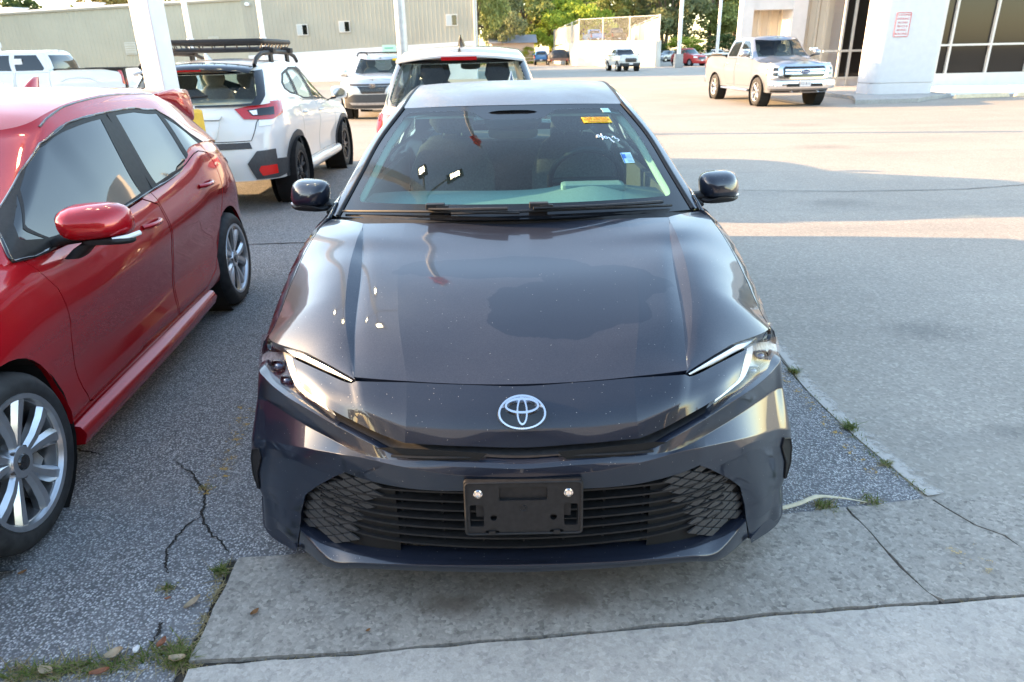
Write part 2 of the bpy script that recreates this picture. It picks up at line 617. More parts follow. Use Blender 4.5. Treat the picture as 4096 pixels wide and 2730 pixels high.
# ------------------------------------------------------------------ ground
def blobmask(nt, spots, vec=None):
    """soft irregular stains at fixed places on the ground: (x, y, rx, ry, amount)"""
    tc = nt.nodes.get('TC') or nt.nodes.new('ShaderNodeTexCoord'); tc.name = 'TC'
    nz = tex(nt, 'noise', 9.0, 5, 0.6)
    tot = None
    for (x, y, rx, ry, a) in spots:
        mp = nt.nodes.new('ShaderNodeMapping')
        mp.vector_type = 'TEXTURE'
        mp.inputs['Location'].default_value = (x, y, 0)
        mp.inputs['Scale'].default_value = (rx, ry, 10)
        nt.links.new(tc.outputs['Object'], mp.inputs[0])
        ln = nt.nodes.new('ShaderNodeVectorMath'); ln.operation = 'LENGTH'
        nt.links.new(mp.outputs[0], ln.inputs[0])
        d = math_(nt, 'ADD', ln.outputs['Value'], math_(nt, 'MULTIPLY', math_(nt, 'SUBTRACT', nz.outputs[0], 0.5), 1.3))
        r = ramp(nt, d, [(0.25, a), (1.0, 0.0)]).outputs[0]
        tot = r if tot is None else math_(nt, 'MAXIMUM', tot, r)
    return tot

def mat_asphalt():
    m, nt, b = _nodes('coarse_asphalt')
    v = tex(nt, 'voronoi', 125.0); v.inputs['Randomness'].default_value = 1.0
    v2 = tex(nt, 'voronoi', 48.0)
    big = tex(nt, 'noise', 1.6, 6, 0.6)
    mid = tex(nt, 'noise', 14.0, 4, 0.6)
    cs = nt.nodes.new('ShaderNodeSeparateColor'); nt.links.new(v.outputs['Color'], cs.inputs[0])
    stone = ramp(nt, cs.outputs[0], [(0.0, (0.24, 0.24, 0.25)), (0.40, (0.38, 0.38, 0.39)), (0.7, (0.54, 0.54, 0.54)), (0.93, (0.74, 0.73, 0.72))]).outputs[0]
    edge = ramp(nt, v.outputs['Distance'], [(0.25, 1.0), (0.62, 0.0)]).outputs[0]
    c = mixc(nt, edge, (0.10, 0.10, 0.104), stone)
    cs2 = nt.nodes.new('ShaderNodeSeparateColor'); nt.links.new(v2.outputs['Color'], cs2.inputs[0])
    big_st = ramp(nt, cs2.outputs[1], [(0.90, 0.0), (0.93, 1.0)]).outputs[0]
    e2 = ramp(nt, v2.outputs['Distance'], [(0.26, 1.0), (0.38, 0.0)]).outputs[0]
    c = mixc(nt, math_(nt, 'MULTIPLY', big_st, e2), c, (0.42, 0.41, 0.40))
    c = mixc(nt, ramp(nt, big.outputs[0], [(0.3, 0.45), (0.7, 0.0)]).outputs[0], c, (0.22, 0.22, 0.225))
    c = mixc(nt, ramp(nt, mid.outputs[0], [(0.45, 0.0), (0.8, 0.35)]).outputs[0], c, (0.33, 0.325, 0.315))
    nt.links.new(c, b.inputs['Base Color'])
    b.inputs['Roughness'].default_value = 0.85
    hh = math_(nt, 'ADD', math_(nt, 'MULTIPLY', edge, 0.7), math_(nt, 'MULTIPLY', cs.outputs[0], 0.6))
    bump(nt, b, hh, 0.9, 0.004)
    return m

def mat_concrete(name, base, dark, agg=0.5, stains=(), stain_col=(0.10, 0.075, 0.055)):
    m, nt, b = _nodes(name)
    v = tex(nt, 'voronoi', 85.0)
    cs = nt.nodes.new('ShaderNodeSeparateColor'); nt.links.new(v.outputs['Color'], cs.inputs[0])
    n1 = tex(nt, 'noise', 2.2, 8, 0.65)
    n2 = tex(nt, 'noise', 22.0, 6, 0.7)
    n3 = tex(nt, 'noise', 160.0, 3, 0.6)
    c = mixc(nt, ramp(nt, n1.outputs[0], [(0.35, 0.0), (0.68, 0.8)]).outputs[0], base, dark)
    c = mixc(nt, ramp(nt, n2.outputs[0], [(0.48, 0.0), (0.75, 0.55)]).outputs[0], c, tuple(q * 0.55 for q in dark))
    ag = ramp(nt, cs.outputs[0], [(0.0, 0.35), (0.3, 0.8), (0.75, 1.05), (1.0, 1.5)]).outputs[0]
    ex = math_(nt, 'MULTIPLY', ramp(nt, n2.outputs[0], [(0.3, 0.25), (0.65, 1.0)]).outputs[0], agg)
    c = mixc(nt, ex, c, mixc(nt, 1.0, c, ag, 'MULTIPLY'))
    c = mixc(nt, ramp(nt, n3.outputs[0], [(0.3, 0.25), (0.6, 0.0)]).outputs[0], c, tuple(q * 0.6 for q in dark))
    if stains:
        c = mixc(nt, blobmask(nt, stains), c, stain_col)
    nt.links.new(c, b.inputs['Base Color'])
    b.inputs['Roughness'].default_value = 0.82
    bump(nt, b, math_(nt, 'ADD', math_(nt, 'MULTIPLY', v.outputs['Distance'], -0.5 * agg), n3.outputs[0]), 0.55, 0.003)
    return m

def mat_lot():
    m, nt, b = _nodes('worn_light_asphalt')
    v = tex(nt, 'voronoi', 70.0)
    cs = nt.nodes.new('ShaderNodeSeparateColor'); nt.links.new(v.outputs['Color'], cs.inputs[0])
    n1 = tex(nt, 'noise', 0.55, 7, 0.62)
    n2 = tex(nt, 'noise', 7.0, 5, 0.65)
    n4 = tex(nt, 'noise', 0.09, 4, 0.5)
    c = ramp(nt, n1.outputs[0], [(0.3, (0.265, 0.24, 0.205)), (0.7, (0.34, 0.308, 0.262))]).outputs[0]
    c = mixc(nt, ramp(nt, n4.outputs[0], [(0.4, 0.0), (0.65, 0.5)]).outputs[0], c, (0.38, 0.338, 0.28))
    c = mixc(nt, ramp(nt, n2.outputs[0], [(0.45, 0.0), (0.75, 0.4)]).outputs[0], c, (0.26, 0.24, 0.21))
    tc_ = nt.nodes['TC']; mp_ = nt.nodes.new('ShaderNodeMapping'); mp_.inputs['Scale'].default_value = (.10, 1.0, 1.0); mp_.inputs['Rotation'].default_value = (0, 0, .25)
    nt.links.new(tc_.outputs['Object'], mp_.inputs[0])
    st_ = tex(nt, 'noise', 1.7, 5, .6, vec=mp_.outputs[0])
    c = mixc(nt, ramp(nt, st_.outputs[0], [(0.52, 0.0), (0.72, 0.35)]).outputs[0], c, (0.17, 0.163, 0.15))
    c = mixc(nt, blobmask(nt, [(2.5, 2.3, .30, .22, .5), (4.3, 3.2, .22, .2, .35), (3.6, 6.1, .5, .3, .45), (5.4, 10.8, .7, .4, .4), (2.9, 13.2, .5, .4, .35), (6.5, 14.5, .9, .5, .35), (2.2, 1.1, .12, .1, .5)]), c, (0.13, 0.122, 0.11))
    ag = ramp(nt, cs.outputs[0], [(0.0, 0.62), (0.4, 0.9), (0.85, 1.12), (0.97, 1.5)]).outputs[0]
    c = mixc(nt, 0.5, c, mixc(nt, 1.0, c, ag, 'MULTIPLY'))
    nt.links.new(c, b.inputs['Base Color'])
    b.inputs['Roughness'].default_value = 0.8
    bump(nt, b, v.outputs['Distance'], 0.35, 0.003)
    return m

def rough_edge(poly, amp=0.006, step=0.03, seed=1):
    g = np.random.default_rng(seed)
    P = resample(poly, step, step)
    n = len(P)
    k = g.normal(0, 1, (n, 2))
    k = (k + np.roll(k, 1, 0) + np.roll(k, -1, 0)) / 3
    return P + k * amp

def sheet(name, poly, z, mat, kind='structure', parent=None, thick=0.05):
    mb = MB(); mb.prism([tuple(p) for p in poly], z - thick, z)
    return tag(mb.build(name, mat, parent), kind=kind)

mat_asph = mat_asphalt()
mat_lot_m = mat_lot()
dirt = simple('dirt', (0.045, 0.038, 0.03), 0.95, noise=0.5, nscale=40)
g = MB(); g.grid([[(x, y, -0.012) for x in (-900, -60, 60, 900)] for y in (-300, -20, 100, 1500)], flip=False)
tag(g.build('ground', simple('far_ground', (0.22, 0.20, 0.17), 0.95, noise=0.2, nscale=0.4)), kind='structure')
sheet('parking_lot', [(1.47, 0.60), (1.57, 0.60), (40, 0.9), (60, 140), (-45, 140), (-45, 9.5), (1.47, 9.5)], -0.004, mat_lot_m)
lot_edge = [(1.55, 0.615), (1.52, 0.80), (1.475, 1.14), (1.45, 1.57), (1.475, 2.01), (1.48, 3.2), (1.49, 5.42)]
ap = [(-14, -4.0), (-0.99, -4.0), (-0.985, -0.16), (-1.0, 0.15), (-1.02, 0.325), (0.94, 0.515), (1.23, 0.545), (1.53, 0.60)] + lot_edge[1:-1] + [(1.49, 9.6), (-14, 9.6)]
sheet('asphalt_apron', rough_edge(ap, 0.008, 0.06, 3), 0.0, mat_asph)
# strip of bare soil under the slab joints
sheet('soil', [(-1.05, -3.5), (9, -3.5), (9, 0.75), (1.6, 0.66), (-1.05, 0.36)], -0.006, dirt)
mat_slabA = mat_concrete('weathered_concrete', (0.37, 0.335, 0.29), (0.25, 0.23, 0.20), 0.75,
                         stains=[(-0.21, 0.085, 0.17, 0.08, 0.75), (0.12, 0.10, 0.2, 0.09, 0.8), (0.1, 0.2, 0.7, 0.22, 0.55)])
mat_slabB = mat_concrete('broom_finished_concrete', (0.46, 0.42, 0.37), (0.36, 0.335, 0.30), 0.4)
pv = thing('concrete_pavement', None, None)
pv['kind'] = 'structure'
jy = [(-0.97, -0.125), (-0.38, -0.09), (0.11, -0.045), (0.86, 0.03), (1.29, 0.055), (1.7, 0.09), (6.0, 0.36)]
c1 = [(1.215, 0.545), (1.215, 0.49), (1.235, 0.37), (1.245, 0.21), (1.265, 0.10), (1.285, 0.058)]
c2 = [(1.555, 0.59), (1.62, 0.43), (1.685, 0.37), (1.72, 0.25), (1.80, 0.10)]
def off(p, dx, dy=0.0): return [(q[0] + dx, q[1] + dy) for q in p]
slabA = [(-0.985, 0.325), (-0.3, 0.385), (0.94, 0.505)] + off(c1, -0.004) + [(0.86, 0.033), (0.11, -0.042), (-0.38, -0.087), (-0.965, -0.118)]
slabB = [(1.235, 0.548), (1.54, 0.588)] + off(c2, -0.005) + [(1.7, 0.096), (1.30, 0.066)] + off(c1[::-1], 0.006)[1:]
slabC = [(1.57, 0.592), (1.95, 0.612), (9.0, 0.88), (9.0, 0.50), (6.0, 0.37), (1.82, 0.108)] + off(c2[::-1], 0.006)[1:]
slabD = [(-0.955, -0.142)] + off(jy[1:], 0, -0.012) + [(9.0, 0.47), (9, -3.4), (-0.94, -3.4)]
for i, (p, z, mt) in enumerate(((slabA, 0.010, mat_slabA), (slabB, 0.008, mat_slabA), (slabC, 0.006, mat_slabA), (slabD, 0.012, mat_slabB))):
    mb = MB(); mb.prism([tuple(q) for q in rough_edge(p, 0.0042, 0.035, 11 + i)], -0.03, z)
    o = mb.build('slab', mt, pv)

# pale cement skim along the edge of the newer lot
def mat_skim():
    m, nt, b = _nodes('cement_skim')
    b.inputs['Base Color'].default_value = (.50, .47, .43, 1); b.inputs['Roughness'].default_value = .85
    at = nt.nodes.new('ShaderNodeUVMap')
    sp = nt.nodes.new('ShaderNodeSeparateXYZ'); nt.links.new(at.outputs[0], sp.inputs[0])
    n = tex(nt, 'noise', 18.0, 6, .65)
    v = math_(nt, 'SUBTRACT', math_(nt, 'ADD', math_(nt, 'MULTIPLY', n.outputs[0], 1.2), .25), sp.outputs[0])
    nt.links.new(ramp(nt, v, [(.30, 0.0), (.62, .85)]).outputs[0], b.inputs['Alpha'])
    return m
le = curve3([(x, y, 0) for x, y in lot_edge], 60)
mb = MB(); mb.grid(np.array([le + np.array([.006, 0, .003]), le + np.array([.14, .03, .003])]), flip=True)
sk_ = mb.build('edge_strip', mat_skim())
uv = sk_.data.uv_layers.new(name='UVMap')
for lp in sk_.data.loops: uv.data[lp.index].uv = (0.0 if lp.vertex_index < 60 else 1.0, 0.5)
tag(sk_, kind='structure')
# ------------------------------------------------------------------ shared vehicle parts
def spoke_set(mb, n, r0, r1, w0, w1, xf, dep, twin=0.0, mi=0, dish=0.02, sweep=0.0):
    """wheel spokes about the x axis: xf = face plane (x of the outer face)"""
    for k in range(n):
        for sgn in ((-1, 1) if twin else (0,)):
            a0 = 2 * math.pi * k / n + sgn * twin * 0.35
            a1 = 2 * math.pi * k / n + sgn * twin + sweep
            ring = []
            for t in (0.0, 0.35, 0.7, 1.0):
                a = a0 + (a1 - a0) * t; r = r0 + (r1 - r0) * t; w = w0 + (w1 - w0) * t
                c, s_ = math.cos(a), math.sin(a)
                x = xf + dish * math.sin(t * math.pi) * 0.4 - dish * (1 - t)
                e = []
                for (u, d) in ((-1, 0.35), (-0.45, 0.0), (0.45, 0.0), (1, 0.35), (0.8, 1), (-0.8, 1)):
                    e.append((x - d * dep, r * c - u * w * s_, r * s_ + u * w * c))
                ring.append(e)
            V = [p for e in ring for p in e]; F = []
            for i in range(3):
                for j in range(6):
                    j2 = (j + 1) % 6
                    F.append((i * 6 + j, i * 6 + j2, (i + 1) * 6 + j2, (i + 1) * 6 + j))
            F.append((0, 1, 2, 3, 4, 5)); F.append((23, 22, 21, 20, 19, 18))
            mb.add(V, F, mi)

_wheel_cache = {}
def wheel(parent, x, y, side, Rt, wd, rr, style):
    """wheel > tyre, rim, hub_cap, brake_disc; the wheel's outer face looks towards side*x"""
    key = (Rt, wd, rr, style)
    if key not in _wheel_cache:
        h = wd / 2
        t = MB()
        t.lathe([(rr - 0.012, -h * 0.86), (rr + 0.015, -h * 0.98), (rr + (Rt - rr) * 0.5, -h * 1.02), (Rt - 0.022, -h * 0.90), (Rt - 0.004, -h * 0.70),
                 (Rt, -h * 0.45), (Rt - 0.006, -h * 0.43), (Rt - 0.006, -h * 0.37), (Rt, -h * 0.35), (Rt, -h * 0.04), (Rt - 0.006, -h * 0.03), (Rt - 0.006, h * 0.03), (Rt, h * 0.04),
                 (Rt, h * 0.35), (Rt - 0.006, h * 0.37), (Rt - 0.006, h * 0.43), (Rt, h * 0.45), (Rt - 0.004, h * 0.70), (Rt - 0.022, h * 0.90), (rr + (Rt - rr) * 0.5, h * 1.02), (rr + 0.015, h * 0.98), (rr - 0.012, h * 0.86)], 'x', 48)
        r = MB()
        r.lathe([(rr - 0.014, -h * 0.9), (rr + 0.004, -h * 0.88), (rr - 0.02, -h * 0.6), (rr - 0.035, 0), (rr - 0.022, h * 0.75), (rr - 0.006, h * 0.86), (rr + 0.005, h * 0.92), (rr + 0.003, h * 0.97), (rr - 0.014, h * 0.95), (rr - 0.02, h * 0.8)], 'x', 48)
        xf = h * 0.86
        if style == 'ten':
            spoke_set(r, 5, 0.045, rr - 0.006, 0.018, 0.036, xf, 0.040, twin=0.30, dish=0.012)
        elif style == 'multi':
            spoke_set(r, 10, 0.04, rr - 0.01, 0.016, 0.02, xf, 0.035, dish=0.015)
        elif style == 'x5':
            spoke_set(r, 5, 0.04, rr - 0.01, 0.016, 0.018, xf, 0.035, twin=0.26, dish=0.02)
        else:
            spoke_set(r, 6, 0.04, rr - 0.01, 0.035, 0.036, xf, 0.04, dish=0.02)
        r.lathe([(0.0, xf - 0.002), (0.055, xf - 0.004), (0.068, xf - 0.03), (0.07, xf - 0.06)], 'x', 20)
        for k in range(5):
            a = 2 * math.pi * (k + 0.5) / 5
            r.lathe([(0.0, xf - 0.004), (0.009, xf - 0.005), (0.01, xf - 0.02)], 'x', 8, (0, 0.052 * math.cos(a), 0.052 * math.sin(a)), mi=1)
        cpm = MB(); cpm.lathe([(0.0, xf + 0.004), (0.026, xf + 0.003), (0.031, xf - 0.004)], 'x', 20)
        d = MB(); d.lathe([(0.05, 0.02), (rr * 0.72, 0.02), (rr * 0.72, 0.0), (0.05, 0.0)], 'x', 32)
        d.box((0.012, rr * 0.55, 0.03), (0.06, 0.09, 0.16))
        d.lathe([(0.0, -0.01), (rr - 0.03, -0.012)], 'x', 32, mi=1)
        tm = t.build('tyre', M['rubber'], None, smooth=50)
        rm = r.build('rim', [M['dark_alloy' if style == 'x5' else 'alloy'], M['disc_metal']], None, smooth=25)
        cm = cpm.build('hub_cap', M['gloss_black'], None, smooth=40)
        dm = d.build('brake_disc', [M['disc_metal'], M['dark_void']], None, smooth=30)
        _wheel_cache[key] = [o.data for o in (tm, rm, cm, dm)]
        for o in (tm, rm, cm, dm): bpy.data.objects.remove(o)
    e = bpy.data.objects.new('wheel', None); COL.objects.link(e); e.empty_display_size = 0.1
    e.parent = parent; e.location = (x, y, Rt)
    e.rotation_euler = (rng.uniform(0, 6), 0, 0 if side > 0 else math.pi)
    for nm, me in zip(('tyre', 'rim', 'hub_cap', 'brake_disc'), _wheel_cache[key]):
        link(nm, me, None, e)
    return e

def arch_pts(yc, zc, r, zlow, n=22, flat=1.0):
    """outline of a wheel opening from its front foot to its rear foot"""
    a0 = math.pi - 0 if zlow >= zc else math.pi + math.asin(min(1, (zc - zlow) / r)) * 0.55
    a1 = math.pi - a0
    return [(yc + r * math.cos(a0 + (a1 - a0) * k / n), zc + flat * r * math.sin(a0 + (a1 - a0) * k / n)) for k in range(n + 1)]

def oval_badge(mb, S, cx, cz, rx, rz, off):
    """the emblem of three ellipses: outer ring, upright ellipse, upper wide ellipse, mapped to the nose by S(x,z)->point, normal"""
    def ring(ox, oz, ax, az, tx, tz, n=40):
        V = []; F = []
        for k in range(n):
            t = 2 * math.pi * k / n
            for (sx, sz, d) in ((ax, az, 0), (ax - tx * 0.25, az - tz * 0.25, 1), (ax - tx * 0.75, az - tz * 0.75, 1), (ax - tx, az - tz, 0)):
                p, nn = S(cx + (ox + sx * math.cos(t)) * rx, cz + (oz + sz * math.sin(t)) * rz)
                V.append(p + nn * (off * 0.15 + d * off))
        for k in range(n):
            k2 = (k + 1) % n
            for j in range(3):
                F.append((k * 4 + j, k2 * 4 + j, k2 * 4 + j + 1, k * 4 + j + 1))
        mb.add(V, F)
    ring(0, 0, 1.0, 1.0, 0.15, 0.20)
    ring(0, 0.07, 0.25, 0.82, 0.12, 0.24)
    ring(0, 0.40, 0.74, 0.47, 0.17, 0.24)

def rounded_blob(mb, secs, n=20, p=3.0, mi=0):
    """loft of superellipse sections: (centre, half-width vector, half-height vector)"""
    V = []; F = []
    for (c, a, b) in secs:
        c, a, b = Vector(c), Vector(a), Vector(b)
        for k in range(n):
            t = 2 * math.pi * k / n
            ct, st = math.cos(t), math.sin(t)
            V.append(c + a * math.copysign(abs(ct) ** (2 / p), ct) + b * math.copysign(abs(st) ** (2 / p), st))
    m = len(secs)
    for i in range(m - 1):
        for k in range(n):
            k2 = (k + 1) % n
            F.append((i * n + k, i * n + k2, (i + 1) * n + k2, (i + 1) * n + k))
    F.append(tuple(range(n - 1, -1, -1))); F.append(tuple((m - 1) * n + k for k in range(n)))
    mb.add(V, F, mi)

def fillet_line(P, f=0.16, n=3):
    """polyline (list of 3-D points) with its inner corners rounded"""
    P = [np.asarray(p, float) for p in P]
    out = [P[0]]
    for i in range(1, len(P) - 1):
        a, b, c = P[i - 1], P[i], P[i + 1]
        p = b + (a - b) * f; q = b + (c - b) * f
        for k in range(n + 1):
            t = k / n
            out.append((1 - t) ** 2 * p + 2 * t * (1 - t) * b + t * t * q)
    out.append(P[-1])
    return out

def loft(rows, nu=40, f=0.16, nf=3, sub=1, kind='pchip'):
    """grid through several feature lines: each row is resampled to nu points, the columns get rounded corners"""
    RR = [curve3(r, nu, kind=kind) if not isinstance(r, np.ndarray) else r for r in rows]
    cols = []
    for j in range(nu):
        c = fillet_line([r[j] for r in RR], f, nf)
        if sub > 1:
            d = [c[0]]
            for a, b in zip(c[:-1], c[1:]):
                for k in range(1, sub + 1):
                    d.append(a + (b - a) * k / sub)
            c = d
        cols.append(c)
    return np.array(cols).transpose(1, 0, 2)

def both(mb, G, flip=False, mi=0):
    """a grid and its mirror image about the car's middle plane"""
    mb.grid(G, mi, flip); mb.grid(mirror_x(G), mi, not flip)
    return mb

def stack_cols(cols, fs, n):
    """rows given with matching columns (no resampling): smooth along the columns"""
    out = []
    for r in cols:
        r = np.asarray(r, float)
        s = np.linspace(0, 1, len(r))
        q = np.linspace(0, 1, n)
        if abs(r[0][0]) < 1e-6:                      # starts on the middle plane: keep it smooth across
            m = r[:0:-1] * np.array([-1, 1, 1])
            r = np.concatenate([m, r]); s = np.concatenate([-s[:0:-1], s])
        out.append(np.stack([pchip(s, r[:, k])(q) for k in range(3)], 1))
    return out
# ------------------------------------------------------------------ buildings
M['tan_metal'] = simple('tan_metal_siding', (0.44, 0.41, 0.32), 0.55, noise=0.06, nscale=0.6)
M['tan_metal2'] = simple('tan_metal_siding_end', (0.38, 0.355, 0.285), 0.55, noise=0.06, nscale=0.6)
M['eave_metal'] = simple('pale_trim_metal', (0.55, 0.55, 0.50), 0.5, noise=0.08, nscale=1.5)
M['stucco'] = simple('white_stucco', (0.64, 0.63, 0.63), 0.8, noise=0.04, nscale=5)
M['white_wall'] = simple('white_block_wall', (0.70, 0.72, 0.75), 0.8, noise=0.06, nscale=1.2)
M['beige_panel'] = simple('beige_ribbed_panel', (0.56, 0.50, 0.41), 0.6, noise=0.05, nscale=1.0)
M['bronze_glass'] = simple('bronze_glass', (0.022, 0.020, 0.018), 0.05, spec=0.35)
M['frame_white'] = simple('pale_window_frame', (0.62, 0.60, 0.55), 0.45)
M['old_concrete'] = mat_concrete('old_concrete', (0.42, 0.41, 0.39), (0.30, 0.29, 0.27), 0.4)

def ribbed_wall(a, b, z0, z1, mat, name, parent, pitch=.30, depth=.022, rib=.05, z1b=None):
    """metal siding between two ground points: flat pans with raised ribs, as a real folded profile"""
    a, b = np.array(a, float), np.array(b, float)
    d = b - a; Ln = np.linalg.norm(d); d /= Ln
    n = np.array([d[1], -d[0]])
    prof = []
    k = int(Ln / pitch)
    for i in range(k):
        u = i * pitch
        prof += [(u, 0), (u + pitch - rib * 1.6, 0), (u + pitch - rib * 1.2, depth), (u + pitch - rib * .4, depth)]
    prof.append((Ln, 0))
    z1b = z1 if z1b is None else z1b
    V = []
    for u, o in prof:
        p = a + d * u + n * o
        zt = z1 + (z1b - z1) * u / Ln
        V += [(p[0], p[1], z0), (p[0], p[1], zt)]
    F = [(2 * i, 2 * i + 2, 2 * i + 3, 2 * i + 1) for i in range(len(prof) - 1)]
    mb = MB(); mb.add(V, F)
    return mb.build(name, mat, parent)

def lin(a, b, t): return (a[0] + (b[0] - a[0]) * t, a[1] + (b[1] - a[1]) * t)
A0, A1, A2 = (-2.15, 49.5), (-18.4, 52.0), (-52.0, 56.5)
wh = thing('metal_building', 'long tan metal-sided building with a white base wall across the upper left', 'building', (-20, 55, 0))
wh.location = (0, 0, 0)
ribbed_wall(A1, A0, 0, 9.0, M['tan_metal2'], 'wall', wh, z1b=9.0)
ribbed_wall(A2, A1, 0, 4.55, M['tan_metal'], 'wall', wh, z1b=5.36)
mb = MB()
mb.add([(*A1, 5.33), (*A2, 4.5), (A2[0] + 2, A2[1] + 24, 5.6), (A1[0] - 1, A1[1] + 24, 6.1)], [(0, 1, 2, 3)])
mb.add([(*A0, 0), (A0[0] - 3, A0[1] + 22, 0), (A0[0] - 3, A0[1] + 22, 9), (*A0, 9.0)], [(0, 1, 2, 3)])
mb.add([(*A1, 5), (A1[0] - 1, A1[1] + 24, 5), (A1[0] - 1, A1[1] + 24, 9), (*A1, 9.0)], [(0, 1, 2, 3)])
mb.add([(*A0, 9), (*A1, 9), (A1[0] - 1, A1[1] + 24, 9), (A0[0] - 3, A0[1] + 22, 9)], [(0, 1, 2, 3)])
mb.build('roof', M['eave_metal'], wh)
def wall_box(t, z, w, h, d, A=A1, B=A0, out=.05):
    """box lying on the wall A-B at fraction t: returns centre and rotation"""
    p = lin(A, B, t); dx, dy = B[0] - A[0], B[1] - A[1]; l = math.hypot(dx, dy)
    n = (dy / l, -dx / l)
    return (p[0] + n[0] * (out + d / 2), p[1] + n[1] * (out + d / 2), z), math.atan2(dy, dx)
# white base wall, higher towards the right-hand end
mb = MB()
nA = np.array([A0[1] - A1[1], -(A0[0] - A1[0])]); nA = nA / np.linalg.norm(nA)
q0, q1 = np.array(lin(A1, A0, -.0)) + nA * .10, np.array(A0) + nA * .10
q2, q3 = np.array(A0) + nA * -.2, np.array(lin(A1, A0, 0)) - nA * .2
def zt(t): return 1.80 + .60 * t
mb.add([(*q0, 0), (*q1, 0), (*q1, zt(1)), (*q0, zt(0)), (*q3, 0), (*q2, 0), (*q2, zt(1)), (*q3, zt(0))], [(0, 1, 2, 3), (3, 2, 6, 7), (1, 5, 6, 2)])
mb.build('base_wall', M['white_wall'], wh)
def tofrac(x): return (x - A1[0]) / (A0[0] - A1[0])
for (x0, x1, z0, z1) in ((-14.55, -13.85, 3.05, 3.69), (-11.5, -10.85, 3.15, 3.84), (-4.07, -3.42, 3.37, 4.05)):
    t = tofrac((x0 + x1) / 2)
    c, rz = wall_box(t, (z0 + z1) / 2, .7, .64, .06, out=.04)
    w_ = MB(); w_.box(c, (.80, .06, .72), rz); fr = w_.build('window', M['frame_white'], wh)
    for s_ in (-.19, .19):
        g_ = MB(); g_.box((c[0] + s_ * math.cos(rz) + nA[0] * .02, c[1] + s_ * math.sin(rz) + nA[1] * .02, c[2]), (.32, .05, .60), rz); g_.build('pane', M['dark_glass'] if s_ > 0 else simple('blind', (.45, .48, .48), .6), fr)
for (x, y, z, w, h) in ((-27.2, 53.2, 2.45, .85, .82), (-20.8, 52.4, 2.88, .75, .42)):
    t = (x - A2[0]) / (A1[0] - A2[0]); c, rz = wall_box(t, z, w, h, .06, A2, A1)
    w_ = MB(); w_.box(c, (w, .06, h), rz); fr = w_.build('louvre_vent', M['eave_metal'], wh)
    for k in range(5):
        g_ = MB(); g_.box((c[0] + .0, c[1] - .045, z - h * .38 + k * h * .19), (w * .86, .03, h * .07), rz); g_.build('louvre_blade', M['tan_metal'], fr)
mb = MB(); mb.tube([(A2[0], A2[1] - .12, 4.62), (A1[0], A1[1] - .12, 5.43)], .12, 4); mb.build('eave_gutter', M['eave_metal'], wh)
mb = MB(); mb.tube([(A0[0] - .06 + nA[0] * .1, A0[1] + nA[1] * .1, z) for z in (9, 2.6, 1.9, 1.2)], .06, 8); mb.tube([(A0[0] + .03, A0[1] - .03, z) for z in (9, 4, 1)], .09, 6); mb.build('downpipe', M['eave_metal'], wh)
c, rz = wall_box(tofrac(-17.9), 5.08, .3, .2, .2)
mb = MB(); rounded_blob(mb, [((c[0], c[1] + .1, c[2]), (.17, 0, 0), (0, 0, .13)), ((c[0], c[1] - .12, c[2]), (.15, 0, 0), (0, 0, .11))], 14, 2.4); mb.build('wall_lamp', M['lamp_white'], wh, smooth=50)
for (x, y, z) in ((-36.7, 54.6, 5.22), (-30.6, 54.0, 5.42)):
    u_ = thing('roof_vent', 'white box vent on the roof edge, %s' % ('far left corner of the picture' if x < -35 else 'left of the white lamp post'), 'roof vent', (x, y + 1.2, z - .12), -.37, 'vents on the metal roof')
    mb = MB(); mb.box((0, 0, .0), (1.6, 1.2, .50)); mb.build('vent_box', M['white_paint'], u_, bevel=.06)
    mb = MB(); mb.box((0, 0, .28), (1.75, 1.35, .08)); mb.build('vent_cap', M['white_paint'], u_, bevel=.03)
gs = thing('wall_sign', 'small pale green sign on the white base wall above the silver SUV', 'sign', (-8.15, 50.12, 2.02), -.153)
mb = MB(); mb.box((0, 0, 0), (.95, .03, .52)); mb.build('sign_board', simple('pale_green', (.42, .66, .56), .5), gs)
mb = MB(); mb.box((0, -.02, .06), (.62, .02, .08)); mb.build('sign_band', simple('mid_green', (.12, .40, .30), .5), gs)

# ------------------------------------------------------------------ white building on the right
wb = thing('white_building', 'white stucco building with dark storefront windows at the upper right', 'building', (0, 0, 0))
def plane_xz_(a, b): return np.stack([a, np.zeros_like(a), b], -1)
# round-cornered pier
def rect_round(x0, x1, y0, y1, r): return fillet([(x0, y0), (x1, y0), (x1, y1), (x0, y1)], r, 6)
mb = MB()
for (z0, z1, o) in ((.06, .44, .0), (.44, .47, -.035), (.47, 7.0, .0)):
    mb.prism([tuple(p) for p in rect_round(11.66 - o, 13.82 + o, 22.4 - o, 23.5 + o, .34)], z0, z1)
mb.build('pier', M['stucco'], wb, smooth=40)
# parking sign on the pier
sg_ = thing('parking_sign', 'white and red parking notice screwed to the white pier', 'sign', (12.38, 22.385, 2.18))
def outl(w, h): return fillet([(-w / 2, -h / 2), (w / 2, -h / 2), (w / 2, h / 2), (-w / 2, h / 2)], .04)
mb = MB(); panel(mb, plane_xz_, outl(.50, .74), (), (.2, .2), 0, .012, ref=(0, 1, 0)); sb_ = mb.build('sign_board', M['white_paint'], sg_)
M['sign_red'] = simple('sign_red', (.62, .10, .09), .55)
mb = MB(); mb.tube([(p[0], -.003, p[1]) for p in outl(.45, .69)], .010, 5, closed=True); mb.build('sign_border', M['sign_red'], sb_)
for k, wd in enumerate(('CUSTOMER', 'PARKING', 'ALONG', 'FENCE &', 'BEHIND', 'BUILDING')):
    text_mesh(wd, .088, M['sign_red'], sb_, 'lettering', (0, -.004, .275 - k * .108), ((1, 0, 0), (0, 0, 1)), .0015)
